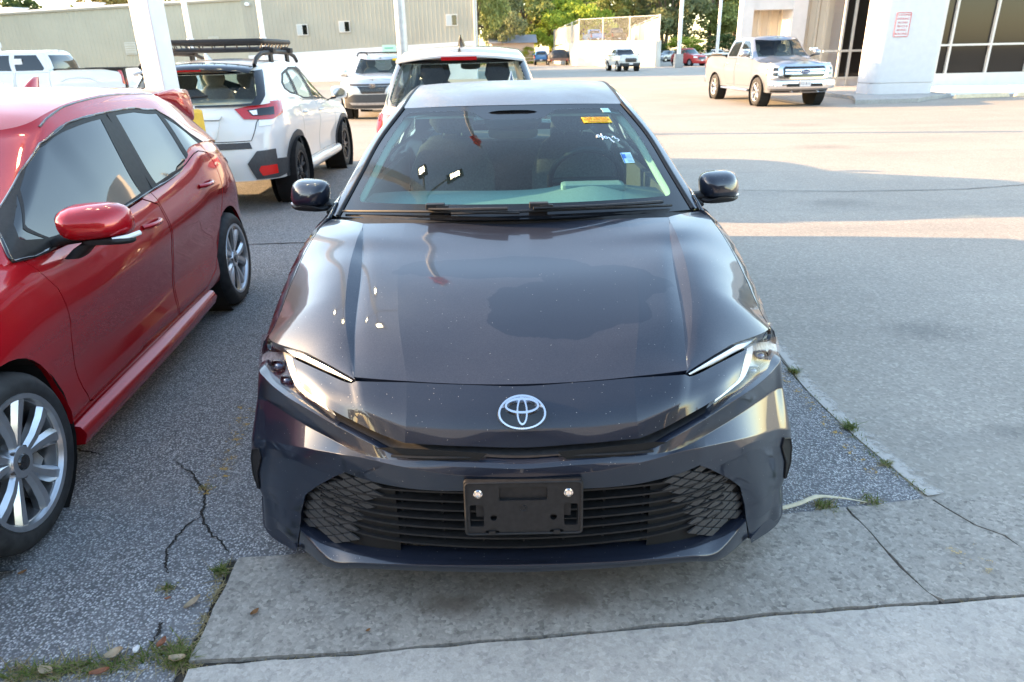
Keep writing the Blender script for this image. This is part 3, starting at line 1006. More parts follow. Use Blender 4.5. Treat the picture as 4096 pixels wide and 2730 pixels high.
# storefront
ys = 26.0
mb = MB(); mb.box((20.0, ys + .1, .27), (13.2, .3, .50)); mb.box((20.0, ys + .25, 6.4), (13.2, .5, 2.4)); mb.build('sill_wall', M['stucco'], wb)
xs_m = [13.55, 15.72, 16.12] + [16.12 + 1.47 * k for k in range(1, 8)]
for a, b in zip(xs_m[:-1], xs_m[1:]):
    for z0, z1 in ((.53, 1.52), (1.58, 5.2)):
        mb = MB(); mb.box(((a + b) / 2, ys + .06, (z0 + z1) / 2), (b - a - .05, .02, z1 - z0)); mb.build('window_pane', M['bronze_glass'], wb)
for x in xs_m:
    mb = MB(); mb.box((x, ys, 2.86), (.075, .12, 4.68)); mb.build('mullion', M['frame_white'], wb)
for z_ in (1.55, .55):
    mb = MB(); mb.box((19.9, ys - .004, z_), (12.7, .10, .07)); mb.build('transom', M['frame_white'], wb)
# striped column seen through the glass
ic = thing('showroom_column', 'tan ribbed drum-topped column showing in the dark storefront window', 'column', (17.10, ys - .001, 0))
bpy.data.objects.remove(ic)
# glazed door left of the pier, beige ribbed wall, portal with soffit
mb = MB(); mb.box((13.62, 28.1, 1.75), (1.25, .04, 3.1)); mb.build('door_pane', M['bronze_glass'], wb)
for x in (13.02, 13.42, 14.25):
    mb = MB(); mb.box((x, 28.04, 1.85), (.08, .10, 3.5)); mb.build('mullion', M['frame_white'], wb)
for z_ in (1.42, .42):
    mb = MB(); mb.box((13.3, 28.03, z_), (1.9, .09, .08)); mb.build('transom', M['frame_white'], wb)
mb = MB(); mb.box((13.7, 28.15, .20), (1.5, .2, .40)); mb.box((13.6, 28.3, 5.5), (2.4, .3, 4.0)); mb.build('sill_wall', M['stucco'], wb)
ribbed_wall((11.9, 29.6), (13.1, 29.3), .10, 7, M['beige_panel'], 'ribbed_panel', wb, .36, .07, .10)
ribbed_wall((9.86, 30.62), (11.5, 30.5), .0, 3.3, M['beige_panel'], 'ribbed_panel', wb, .40, .07, .10)
mb = MB(); mb.box((12.5, 29.6, .16), (1.4, .22, .12)); mb.build('plinth', M['beige_panel'], wb)
mb = MB(); mb.box((9.62, 29.45, 4.0), (.46, .5, 8.0)); mb.build('portal_post', M['stucco'], wb)
mb = MB(); mb.box((11.72, 29.8, 4.0), (.56, 1.2, 8.0)); mb.build('portal_post', M['stucco'], wb)
mb = MB()
mb.add([(9.84, 29.5, 3.06), (11.45, 29.5, 3.06), (11.45, 30.7, 3.06), (9.84, 30.7, 3.06)], [(0, 1, 2, 3)])
mb.box((10.645, 29.40, 5.5), (1.61, .24, 5.0)); mb.box((12.6, 30.4, 6.2), (1.2, .3, 2.2))
mb.build('portal_beam', M['stucco'], wb)
mb = MB(); mb.box((20, 33, 3.5), (14, 6, 7)); mb.box((14.8, 34.0, 3.5), (5.4, 5, 7)); mb.build('building_core', M['stucco'], wb)
# pads, ramp, kerbs in front
pd = thing('entrance_kerb', None, None); pd['kind'] = 'structure'
mb = MB(); mb.prism([(10.2, 20.1), (12.2, 20.35), (13.1, 21.3), (14.2, 22.1), (14.2, 28.0), (11.0, 28.0), (11.0, 22.0)], -.02, .12); mb.build('kerb_slab', M['old_concrete'], pd, bevel=.02)
mb = MB(); mb.prism([(14.9, 23.6), (30, 25.4), (30, 26.1), (14.3, 26.1), (14.3, 24.2)], -.02, .16); mb.build('kerb_slab', M['white_wall'], pd, bevel=.02)
mb = MB(); mb.prism([(13.9, 22.8), (30, 24.9), (30, 25.3), (13.9, 23.3)], -.02, .06); mb.build('kerb_slab', M['white_wall'], pd, bevel=.02)
for i, (x, y) in enumerate(((14.9, 21.65), (17.0, 21.95), (19.1, 22.25))):
    wsn = thing('wheel_stop', 'pale concrete wheel stop before the dark windows, %s' % ('nearest the white pier' if i == 0 else 'farther right of the pier' if i == 1 else 'rightmost'), 'wheel stop', (x, y, 0), .142, 'wheel stops')
    mb = MB(); mb.add([(-.95, -.08, 0), (.95, -.08, 0), (.95, .08, 0), (-.95, .08, 0), (-.90, -.05, .12), (.90, -.05, .12), (.90, .05, .12), (-.90, .05, .12)], [(3, 2, 1, 0), (4, 5, 6, 7), (0, 1, 5, 4), (1, 2, 6, 5), (2, 3, 7, 6), (3, 0, 4, 7)]); o = mb.build('stop_block', simple('cream_concrete', (.62, .52, .36), .8, noise=.15, nscale=12), wsn, bevel=.015)
    mb = MB()
    for q in (-.7, .7): mb.tube([(q, 0, .11), (q, 0, .135)], .014, 8)
    mb.build('anchor_pin', M['galv'], wsn)

# ------------------------------------------------------------------ retaining wall, upper lot, fence
rw = thing('retaining_wall', 'pale concrete retaining wall under the chain-link fence, behind the white pickup', 'wall', (0, 0, 0))
W0, W1, W2 = (6.6, 112.0), (8.4, 88.6), (15.05, 74.2)
mb = MB()
for a, b, ha, hb in ((W0, W1, 2.2, 2.78), (W1, W2, 2.78, 2.45), (W2, (20.5, 110.0), 2.45, 2.45)):
    a_, b_ = np.array(a), np.array(b); d = (b_ - a_) / np.linalg.norm(b_ - a_); n = np.array([-d[1], d[0]]) * -.0 + np.array([d[1], -d[0]])
    i_ = -n * .3
    mb.add([(*a_, 0), (*b_, 0), (*b_, hb), (*a_, ha), (*(a_ + i_), 0), (*(b_ + i_), 0), (*(b_ + i_), hb), (*(a_ + i_), ha)], [(0, 1, 2, 3), (3, 2, 6, 7), (5, 4, 7, 6), (0, 3, 7, 4), (1, 5, 6, 2)])
mb.build('wall', simple('pale_concrete_wall', (.46, .48, .46), .85, noise=.10, nscale=.7), rw)
mb = MB(); mb.prism([(6.9, 112), (8.55, 88.7), (15.0, 74.6), (19.2, 110), (19.2, 125), (6.9, 125)], 2.0, 2.42); tag(mb.build('upper_lot', mat_lot_m), kind='structure')
fc = thing('chain_link_fence', 'chain-link fence with grey posts on top of the pale retaining wall', 'fence', (0, 0, 0))
mesh_m = bpy.data.materials.new('wire_mesh'); mesh_m.use_nodes = True
nt = mesh_m.node_tree; b_ = nt.nodes['Principled BSDF']; b_.inputs['Base Color'].default_value = (.40, .42, .43, 1); b_.inputs['Metallic'].default_value = .4
tcn = nt.nodes.new('ShaderNodeTexCoord'); sp_ = nt.nodes.new('ShaderNodeSeparateXYZ'); nt.links.new(tcn.outputs['Object'], sp_.inputs[0])
hx = math_(nt, 'ADD', sp_.outputs[0], math_(nt, 'MULTIPLY', sp_.outputs[1], .35))
w1 = math_(nt, 'PINGPONG', math_(nt, 'ADD', hx, sp_.outputs[2]), .04); w2 = math_(nt, 'PINGPONG', math_(nt, 'SUBTRACT', hx, sp_.outputs[2]), .04)
al = math_(nt, 'LESS_THAN', math_(nt, 'MINIMUM', w1, w2), .0022); nt.links.new(al, b_.inputs['Alpha'])
def fence_run(a, b, za, zb_, h, n, slats=False, skip0=False):
    a_, b_ = np.array(a, float), np.array(b, float)
    for k in range(n + 1):
        if skip0 and k == 0: continue
        p = a_ + (b_ - a_) * k / n; z = za + (zb_ - za) * k / n
        mb = MB(); mb.tube([(p[0], p[1], z - .1), (p[0], p[1], z + h + .1)], .06, 8); mb.build('fence_post', M['galv'], fc, smooth=60)
    mb = MB(); mb.tube([(*a_, za + h), (*b_, zb_ + h)], .04, 8); mb.build('top_rail', M['galv'], fc, smooth=60)
    mb = MB(); mb.add([(*a_, za + .03), (*b_, zb_ + .03), (*b_, zb_ + h), (*a_, za + h)], [(0, 1, 2, 3)]); mb.build('wire_mesh', mesh_m, fc)
    if slats:
        mb = MB(); d = (b_ - a_); Ln = np.linalg.norm(d); d /= Ln
        k = int(Ln / .5)
        for i in range(k):
            p = a_ + d * (i + .5) * Ln / k + np.array([.06, .06]); mb.box((p[0], p[1], (za + zb_) / 2 + h * .48), (.42, .02, h * .9), math.atan2(d[1], d[0]))
        mb.build('privacy_slats', simple('tan_slats', (.52, .47, .38), .7), fc)
fence_run(W1, W2, 2.78, 2.45, 2.3, 3)
fence_run(W1, (6.75, 110), 2.78, 2.2, 2.3, 4, True, True)
fence_run(W2, (17.9, 110), 2.45, 2.45, 2.3, 5, True, True)
plat = dict(step=.22, detail=False)
H_T=[(0.000,0.000,0.571),(0.162,0.008,0.576),(0.328,0.040,0.574),(0.430,0.085,0.598),(0.534,0.145,0.621),(0.690,0.272,0.638),(0.830,0.440,0.634),(0.881,0.525,0.636),(0.915,0.750,0.600)]
H_Fr=[(0.000,-0.008,0.561),(0.162,0.000,0.566),(0.335,0.035,0.566),(0.433,0.078,0.558),(0.496,0.125,0.553),(0.675,0.282,0.556),(0.860,0.485,0.537),(0.901,0.525,0.528),(0.900,0.750,0.520)]
H_B=[(0.000,-0.015,0.539),(0.162,-0.010,0.545),(0.319,0.020,0.554),(0.435,0.062,0.560),(0.512,0.098,0.553),(0.674,0.215,0.510),(0.835,0.365,0.450),(0.916,0.450,0.411),(0.925,0.750,0.420)]
H_Gt=[(0.000,0.000,0.480),(0.165,0.000,0.487),(0.326,0.030,0.479),(0.439,0.070,0.480),(0.514,0.100,0.491)]
H_K1=[(0.549,0.120,0.466),(0.676,0.200,0.466),(0.811,0.330,0.409),(0.927,0.460,0.346),(0.925,0.750,0.360)]
H_K2=[(0.624,0.165,0.402),(0.709,0.225,0.404),(0.829,0.340,0.353),(0.927,0.450,0.284),(0.925,0.750,0.300)]
H_K3=[(0.675,0.200,0.347),(0.744,0.250,0.332),(0.847,0.350,0.280),(0.912,0.430,0.235),(0.920,0.750,0.260)]
H_K4=[(0.702,0.215,0.270),(0.769,0.260,0.261),(0.841,0.340,0.235),(0.896,0.410,0.210),(0.910,0.740,0.210)]
H_K5=[(0.711,0.210,0.216),(0.763,0.245,0.191),(0.823,0.300,0.188),(0.892,0.390,0.162),(0.900,0.740,0.180)]
H_L0=[(0.000,0.020,0.229),(0.179,0.030,0.229),(0.348,0.045,0.225),(0.495,0.080,0.214),(0.607,0.140,0.203),(0.711,0.210,0.216)]
H_L1=[(0.000,-0.010,0.239),(0.177,0.000,0.232),(0.344,0.020,0.222),(0.497,0.055,0.203),(0.579,0.085,0.185),(0.707,0.200,0.216)]
H_L2=[(0.000,0.000,0.198),(0.179,0.010,0.195),(0.348,0.030,0.188),(0.503,0.065,0.170),(0.601,0.105,0.140),(0.731,0.220,0.128)]
H_N0=[(0.000,0.165,0.731),(0.164,0.172,0.736),(0.327,0.190,0.738),(0.479,0.213,0.734),(0.498,0.222,0.723),(0.603,0.310,0.723),(0.725,0.420,0.722)]
H_NM=[(0.000,0.075,0.675),(0.161,0.082,0.678),(0.320,0.100,0.680),(0.430,0.135,0.688),(0.530,0.205,0.697),(0.606,0.270,0.710),(0.701,0.370,0.691)]
H_N1=[(0.000,0.040,0.599),(0.162,0.045,0.604),(0.326,0.065,0.606),(0.393,0.095,0.616),(0.477,0.140,0.635),(0.565,0.190,0.656),(0.667,0.300,0.668)]
H_HO=[(0.490,0.218,0.730),(0.603,0.320,0.742),(0.726,0.450,0.741),(0.850,0.600,0.732),(0.907,0.660,0.692),(0.908,0.610,0.634),(0.888,0.560,0.613),(0.836,0.470,0.620),(0.765,0.380,0.621),(0.701,0.305,0.623),(0.617,0.225,0.621),(0.538,0.155,0.617)]
H_HI=[(0.498,0.222,0.723),(0.603,0.310,0.723),(0.697,0.400,0.719),(0.726,0.420,0.724),(0.724,0.417,0.721),(0.718,0.405,0.708),(0.701,0.370,0.691),(0.683,0.330,0.677),(0.667,0.300,0.668),(0.623,0.250,0.664),(0.592,0.215,0.662),(0.562,0.185,0.657)]
H_HE=[(0.481,0.213,0.735),(0.641,0.360,0.750),(0.853,0.605,0.730),(0.848,0.700,0.758),(0.840,0.850,0.823),(0.826,1.050,0.901),(0.812,1.200,0.943),(0.803,1.280,0.957),(0.784,1.340,0.961)]
H_HK=[(0.488,0.225,0.737),(0.510,0.300,0.759),(0.543,0.420,0.812),(0.568,0.550,0.854),(0.582,0.660,0.886),(0.595,0.790,0.918),(0.603,0.900,0.937),(0.605,1.000,0.962),(0.611,1.150,0.978)]
H_HC=[(0.000,0.165,0.732),(0.003,0.300,0.791),(0.004,0.450,0.847),(0.006,0.620,0.894),(0.008,0.800,0.927),(0.009,0.960,0.958),(0.008,1.090,0.989)]
H_FinO=[(0.899,0.425,0.200),(0.894,0.385,0.126),(0.867,0.345,0.107),(0.731,0.215,0.128)]
H_FinI=[(0.879,0.405,0.207),(0.853,0.355,0.179),(0.804,0.290,0.149),(0.731,0.212,0.138)]
# ------------------------------------------------------------------ the dark grey saloon in the middle
def dark_reflection_patch(nt):
    """the bonnet's dust film is washed off in one scalloped patch"""
    tc = nt.nodes.get('TC')
    nz = tex(nt, 'noise', 3.2, 5, 0.55)
    nz2 = tex(nt, 'voronoi', 9.0)
    tot = None
    for (x, y, z, rx, ry) in ((0.12, 0.48, 0.84, 0.30, 0.17), (-0.05, 0.72, 0.9, 0.42, 0.09), (0.30, 0.62, 0.87, 0.26, 0.14)):
        mp = nt.nodes.new('ShaderNodeMapping'); mp.vector_type = 'TEXTURE'
        mp.inputs['Location'].default_value = (x, y, z); mp.inputs['Scale'].default_value = (rx, ry, 0.3)
        nt.links.new(tc.outputs['Object'], mp.inputs[0])
        ln = nt.nodes.new('ShaderNodeVectorMath'); ln.operation = 'LENGTH'
        nt.links.new(mp.outputs[0], ln.inputs[0])
        tot = ln.outputs['Value'] if tot is None else math_(nt, 'MINIMUM', tot, ln.outputs['Value'])
    d = math_(nt, 'ADD', tot, math_(nt, 'MULTIPLY', math_(nt, 'SUBTRACT', nz.outputs[0], 0.5), 0.9))
    d = math_(nt, 'ADD', d, math_(nt, 'MULTIPLY', nz2.outputs['Distance'], 0.25))
    return ramp(nt, d, [(0.98, 0.22), (1.06, 1.0)]).outputs[0]

P_SED = paint('slate_grey_paint', (0.007, 0.011, 0.022), 0.12, 0.30, dust=0.03, dustcol=(0.34, 0.29, 0.27), specks=.8)
P_HOOD = paint('slate_grey_bonnet_paint', (0.007, 0.011, 0.022), 0.12, 0.30, dust=0.10, dustcol=(0.33, 0.31, 0.33), specks=.3, blob=dark_reflection_patch)  # dust thinned where the painted dark reflection lies
sedan = thing('parked_car', 'dark grey saloon facing the camera in the middle, empty black plate bracket on its bumper', 'car')

H_K1b = [(.514, .100, .491), (.672, .203, .490), (.822, .345, .430), (.926, .465, .375), (.925, .63, .39)]
H_K7 = [(.733, .225, .128), (.76, .25, .115), (.815, .30, .105), (.885, .38, .10), (.885, .63, .12)]
def setlast(r, y):
    r = [tuple(p) for p in r]; r[-1] = (r[-1][0], y, r[-1][2]); return r
T_ = setlast(H_T, .75); F_ = setlast(H_Fr, .69); B_ = setlast(H_B, .64)
Ks = [setlast(k, .63) for k in (H_K1, H_K2, H_K3, H_K4, H_K5)]
K6 = [(.725, .214, .170), (.748, .230, .140), (.811, .290, .130), (.888, .370, .125), (.888, .63, .14)]

bm_ = MB()
nA, nB_ = 26, 30
L = stack_cols([T_[:5], F_[:5], B_[:5], H_Gt], None, nA)
Rr = stack_cols([T_[4:], F_[4:], B_[4:], H_K1b] + Ks + [K6, H_K7], None, nB_)
ret = lambda r, dy, dz=0.0: np.asarray(r) + np.array([0, dy, dz])
inner = L[3] + np.array([0, 0.05, 0.0])
tin = L[0] + np.array([0, 0.045, 0.004])
G1 = loft([tin] + L + [inner], nA, 0.045, 3)
both(bm_, G1)
tin2 = Rr[0] + np.array([-0.02, 0.045, 0.004])
G2 = loft([tin2] + Rr + [Rr[-1] + np.array([-0.05, 0.05, 0.0])], nB_, 0.045, 3)
both(bm_, G2)
edge = [r[0] for r in Rr[3:]]
e_in = [p + np.array([-0.008, 0.05, 0]) for p in edge]
both(bm_, np.array([e_in, edge]), flip=True)
Ls = stack_cols([H_L0, H_L1, H_L2], None, 34)
G3 = loft([Ls[0] + np.array([0, 0.06, 0.0])] + Ls + [Ls[2] + np.array([0, 0.10, -0.006])], 34, 0.2, 3)
both(bm_, G3)
bumper = bm_.build('front_bumper', P_SED, sedan, smooth=40, merge=0.0004)

# ---- lower corner blades
fo, fi = curve3(H_FinO, 16), curve3(H_FinI, 16)
for sg in (-1, 1):
    o_ = fo + np.array([.004, -.012, 0]); i_ = fi + np.array([0, -.006, .004])
    G = np.array([i_ + np.array([0, .02, .0]), i_, i_ * .15 + o_ * .85, o_, o_ + np.array([-.01, .01, -.022])])
    G[..., 0] *= sg
    mb = MB(); mb.grid(G, flip=(sg < 0)); mb.build('bumper_blade', P_SED, bumper, smooth=35)

# ---- black core behind the openings
mb = MB()
pl = [(-.74, .9), (-.74, .58), (-.66, .42), (-.5, .28), (-.3, .17), (0, .13), (.3, .17), (.5, .28), (.66, .42), (.74, .58), (.74, .9)]
mb.prism(pl, .20, .60)
mb.box((0, 1.0, .38), (1.3, .6, .25))
mb.build('bumper_core', M['dark_void'], sedan)

# ---- nose panel
mb = MB()
N0 = np.array(H_N0) + np.array([0, -0.003, -0.004]); NM = np.array(H_NM); N1 = np.array(H_N1)
for lo, hi, n in ((0, 3, 14), (2, 7, 26)):
    rr = stack_cols([N0[lo:hi], NM[lo:hi], N1[lo:hi]], None, n)
    if lo:
        a_, b_ = curve3(N0[lo:], n), curve3(N1[lo:], n)
        k_ = np.linspace(0, 1, n)[:, None]
        rr = [a_, (a_ + b_) / 2 + (NM[2] - (N0[2] + N1[2]) / 2) * (1 - .7 * k_), b_]
    rr = [rr[0] + np.array([0, 0.03, -0.02])] + [rr[0]] + [rr[1]] + [rr[2]] + [rr[2] + np.array([0, 0.05, -0.002])]
    g_ = loft(rr[1:4], n, 0.5, 8)
    g_ = np.concatenate([rr[0][None], g_, rr[4][None]])
    both(mb, g_)
nose = mb.build('nose_panel', P_SED, sedan, smooth=30, merge=0.0)

# ---- black trim strip with the two slim slots
mb = MB()
t9 = stack_cols([H_T[:5]], None, 40)[0] + np.array([0, .022, .006])
n9 = stack_cols([[H_N1[0], H_N1[1], H_N1[2], H_N1[3], H_N1[5]]], None, 40)[0] + np.array([0, .028, -.004])
mid = (t9 + n9) / 2 + np.array([0, .012, 0])
both(mb, loft([n9, mid, t9], 40, 0.3, 3), flip=False)
strip = mb.build('upper_grille', M['black_plastic'], sedan, smooth=40)
mb = MB()
for sg in (-1, 1):
    for k, (z0, th) in enumerate(((0.585, 0.006),)):
        mb.tube([(sg * x, .018 + .2 * max(0, x - .2) ** 1.5, z0 + .02 * max(0, x - .3)) for x in np.linspace(.10, .36, 8)], .004, 6)
mb.build('grille_fin', M['black_plastic'], strip, smooth=40)
for sg in (-1, 1):
    mb = MB()
    pts = [(.095, .6), (.36, .612), (.40, .606), (.31, .578), (.125, .571)]
    V = [(sg * x, .012 + .28 * max(0, x - .2) ** 1.4, z) for x, z in pts]
    W_ = [(sg * x, .14 + .3 * max(0, x - .2) ** 1.4, z) for x, z in pts]
    n = len(pts)
    mb.add(V + W_, [tuple(range(n))])
    mb.build('grille_slot', M['dark_void'], strip)

# ---- emblem
_NP = loft(stack_cols([N0[:3], NM[:3], N1[:3]], None, 14), 14, 0.5, 8)
_zz = _NP[:, 0, 2]; _yy = _NP[:, 0, 1]
def nose_pt(x, z):
    o = np.argsort(_zz)
    y = float(np.interp(z, _zz[o], _yy[o])) + 0.08 * (x / .32) ** 2 * 0.3
    dz = .01
    dy = float(np.interp(z + dz, _zz[o], _yy[o]) - np.interp(z - dz, _zz[o], _yy[o])) / (2 * dz)
    n = np.array([0, -1.0, dy]); n /= np.linalg.norm(n)
    return np.array([x, y, z]), n
mb = MB()
oval_badge(mb, nose_pt, 0.002, .676, .0685, .0335, .013)
mb.build('emblem', M['emblem_face'], sedan, smooth=35)
mb = MB()
ring = []
for k in range(40):
    t = 2 * math.pi * k / 40
    p, n = nose_pt(.002 + .0715 * math.cos(t), .676 + .0352 * math.sin(t))
    ring.append(p + n * .003)
p0, n0 = nose_pt(.002, .676)
mb.add([p0 + n0 * .003] + ring, [(0, 1 + k, 1 + (k + 1) % 40) for k in range(40)])
mb.build('emblem_base', M['gloss_black'], sedan)

# ---- bonnet
nr = 44
C = curve3(H_HC, nr); C[:, 0] = 0
K = curve3([(a, b, c + (.004 if i else 0)) for i, (a, b, c) in enumerate(H_HK)], nr); E = curve3(H_HE, nr)
v = np.linspace(0, 1, nr)[:, None]
fx = (0.67 + 0.05 * v)
X = C + (K - C) * fx; gd = np.sin(np.pi * np.clip(v * 1.04, 0, 1)) ** 0.9
rp = np.clip(v / .14, 0, 1)
amp = 0.015 * rp * np.clip(1 - v / .62, 0, 1) ** 1.2 + .002
def across(s_):
    """bonnet section from the middle (0) to the inner foot of the ridge (1)"""
    p = C + (K - C) * s_
    p[:, 1:] = C[:, 1:] + (K[:, 1:] - C[:, 1:]) * s_ ** 2
    k = np.where(s_ < fx, (s_ / fx) ** 2, np.clip((1 - s_) / (1 - fx), 0, 1))
    p[:, 2:] += amp * k
    return p
X = across(fx)
gw = 1 - gd * .075
Gv = across(gw); Gv[:, 2:] -= gd * .012
Kr = K.copy(); Kr[:, 2:] += gd * .004
def seg(a, b, ts, zpow=1.0, crown=0.0):
    out = []
    for t in ts:
        p = a + (b - a) * t
        p[:, 2:] = a[:, 2:] + (b[:, 2:] - a[:, 2:]) * t ** zpow + crown * math.sin(math.pi * t)
        out.append(p)
    return out
mb = MB()
n0 = curve3(H_N0[:4], 60)

def seg2(a, b, ts):
    out = []
    for t in ts:
        p = a + (b - a) * t
        p[:, 1:] = a[:, 1:] + (b[:, 1:] - a[:, 1:]) * t * t
        out.append(p)
    return out
secs = [[across(fx * t) for t in np.linspace(0, 1, 12)],
        [across(fx + (gw - fx) * t) - np.concatenate([np.zeros((nr, 2)), gd * .012 * t ** 6], 1) for t in np.linspace(0, 1, 7)],
        [Gv, Gv + (Kr - Gv) * .5 + np.array([0, 0, .001]), Kr],
        seg(Kr, E, np.linspace(0, 1, 14), 1.75)]
# the centre line is a true half: mirror shares it
for sc in secs:
    G = np.array(sc).transpose(1, 0, 2)
    both(mb, G, flip=True)
# turned-down front and side edges
lip_src = np.concatenate([np.array(secs[0])[:, 0], np.array(secs[1])[1:, 0], np.array(secs[2])[1:, 0], np.array(secs[3])[1:, 0], E[1:]])
both(mb, np.array([lip_src, lip_src + np.array([-0.006, 0.008, -0.03])]), flip=False)
hood = mb.build('bonnet', P_HOOD, sedan, smooth=24, merge=0.0)
mb = MB()
both(mb, np.array([C, X, Gv, K, E]).transpose(1, 0, 2) + np.array([0, .02, -.035]), flip=True)
mb.build('engine_bay_liner', M['dark_void'], sedan)

# ---- headlamps
O_ = curve3(H_HO, 60, kind='pchip'); I_ = curve3(H_HI, 60, kind='pchip')
so = np.concatenate([[0], np.cumsum(np.linalg.norm(np.diff(np.array(H_HO), axis=0), axis=1))]); so /= so[-1]
q = np.concatenate([np.linspace(a, b, 5)[:-1] for a, b in zip(so[:-1], so[1:])] + [[1.0]])
si = np.linspace(0, 1, len(H_HI)); qi = np.interp(q, so, si)
O_ = np.stack([pchip(so, np.array(H_HO)[:, k])(q) for k in range(3)], 1)
I_ = np.stack([pchip(si, np.array(H_HI)[:, k])(qi) for k in range(3)], 1)
def lampgrid(d_out, d_in, t0=0.0, t1=1.0, n=7, k0=0, k1=None):
    rows = []
    for t in np.linspace(t0, t1, n):
        p = O_ + (I_ - O_) * t
        b = 4 * t * (1 - t)
        p = p + np.array([0.25, -0.8, 0.5]) * (d_in + b * d_out)
        rows.append(p[k0:k1])
    return np.array(rows)
for sg in (-1, 1):
    def side(G): return G if sg > 0 else mirror_x(G)
    mb = MB(); mb.grid(side(lampgrid(0.006, 0.002)), flip=(sg < 0))
    lens = mb.build('headlight', M['clear_lens'], sedan, smooth=60)
    mb = MB(); mb.grid(side(lampgrid(-0.012, -0.016, n=5)), flip=(sg < 0), mi=0)
    mb.build('lamp_housing', M['lamp_bowl'], lens, smooth=50)
    mb = MB()
    # light guide along the inner edge of the C: upper blade and lower leg
    for (a, b, ta, tb, dd) in ((0, 13, .18, .86, -.004), (17, len(q) - 1, .80, .97, -.004)):
        gg = lampgrid(0.003, dd, ta, tb, 4, a, b)
        mb.grid(side(gg), flip=(sg < 0))
    mb.build('light_guide', M['lamp_white'], lens, smooth=60)
    for (kk, tt, r) in ((15, .42, .026), (22, .50, .021), (28, .55, .016)):
        c = O_[kk] + (I_[kk] - O_[kk]) * tt + np.array([.25, -.8, .5]) * -.006
        c = c * np.array([sg, 1, 1]); d = np.array([sg * .45, -.8, .35]); d /= np.linalg.norm(d)
        up = np.array([0, .3, .95]); a = np.cross(d, up); a /= np.linalg.norm(a); b = np.cross(a, d)
        mb = MB(); rounded_blob(mb, [(c - d * .03, a * r * 1.3, b * r), (c + d * .0, a * r * 1.5, b * r * 1.05), (c + d * .003, a * r * 1.3, b * r * .85), (c - d * .006, a * r, b * r * .6)], 18, 3.2)
        md_ = mb.build('lamp_module', M['gloss_black'], lens, smooth=40)
        mb = MB(); rounded_blob(mb, [(c - d * .006, a * r * .9, b * r * .55), (c + d * .002, a * r * .6, b * r * .36), (c + d * .004, a * r * .2, b * r * .12)], 14, 2.2)
        mb.build('projector_lens', M['lamp_eye'], md_, smooth=60)
    # dark bezel round the lens
    mb = MB(); ed = lampgrid(.0, .001, 0, 0, 1)[0][24:]; mb.tube([tuple(w * np.array([sg, 1, 1])) for w in ed], .004, 6); mb.build('lamp_seal', M['black_plastic'], lens, smooth=60)

# ---- lower grille
zt = tab((0, .478), (.33, .477), (.44, .48), (.52, .489), (.6, .42), (.66, .36), (.70, .28), (.72, .22))
zb = tab((0, .230), (.35, .226), (.5, .214), (.6, .203), (.71, .216))
def gy(x, z=0.35):
    x = abs(x)
    return .012 + .028 * (x / .35) ** 2 if x < .35 else .040 + (x - .35) * .16 + (x - .35) ** 2 * .9
mb = MB()
nb = 7
bars_z = [0.262 + i * (0.452 - 0.262) / (nb - 1) for i in range(nb)]
grille = MB()
for i, z in enumerate(bars_z):
    pts = []
    xs = np.linspace(-.62, .62, 61)
    V = []; F = []
    m = 0
    for x in xs:
        zz = z + (0.012 - 0.02 * (z - .26) / .19) * (abs(x) / .6) ** 2
        y = gy(x) + .026
        for (dy, dz) in ((0, -.003), (0, .003), (.045, .004), (.045, -.002)):
            V.append((x, y + dy, zz + dz))
    for k in range(len(xs) - 1):
        for j in range(4):
            j2 = (j + 1) % 4
            F.append((k * 4 + j, (k + 1) * 4 + j, (k + 1) * 4 + j2, k * 4 + j2))
    grille.add(V, F)
lg = grille.build('lower_grille', M['black_plastic'], sedan, smooth=30)
rib0 = None
for k in range(-4, 5):
    x = k * .118
    mb = MB(); mb.box((x, gy(x) + .065, .352), (.006, .03, .225))
    mb.build('grille_rib', M['black_plastic'], lg)
mesh_poly = [(.395, .466), (.43, .472), (.51, .484), (.545, .46), (.62, .398), (.67, .343), (.695, .27), (.702, .225), (.60, .211), (.545, .209)]
mb0 = MB()
def gsurf(x, z): return np.array([x, gy(x) + .014 + max(0, .02 - abs(z - .35) * .1), z])
both_pts = []
# dark backing of the honeycomb flanks
for sg in (-1, 1):
    mb = MB()
    xs = np.linspace(.37, .72, 12)
    G = np.array([[(sg * x, gy(x) + .040, zb(x) + (zt(x) - zb(x)) * t) for t in np.linspace(-.02, 1.02, 8)] for x in xs])
    mb.grid(G, flip=(sg > 0)); mb.build('grille_backing', M['dark_void'], lg, smooth=60)
pp = np.array(mesh_poly)
dx, dz = .0625, .0318
for sg in (-1, 1):
    for r in range(-1, 18):
        for c in range(-2, 8):
            z = .215 + r * dz / 2 * 1.0
            x = .40 + c * dx + (dx / 2 if r % 2 else 0) 
            if not in_poly(np.array([[x, z]]), pp)[0]: continue
            hw, hh = dx * .465, dz * .435
            zc = z
            P4 = [(x - hw, zc), (x, zc + hh), (x + hw, zc), (x, zc - hh)]
            P4 = [(min(max(a, .38), .715), b) for a, b in P4]
            outer = [gsurf(a, b) + np.array([0, .006, 0]) for a, b in P4]
            innr = [gsurf(x + (a - x) * .88, zc + (b - zc) * .84) for a, b in P4]
            V = [tuple(p * np.array([sg, 1, 1])) for p in outer + innr]
            F = [(0, 1, 5, 4), (1, 2, 6, 5), (2, 3, 7, 6), (3, 0, 4, 7), (4, 5, 6, 7)]
            if sg > 0: F = [f[::-1] for f in F]
            mb = MB(); mb.add(V, F); mb.build('grille_cell', M['grille_grey'], lg)

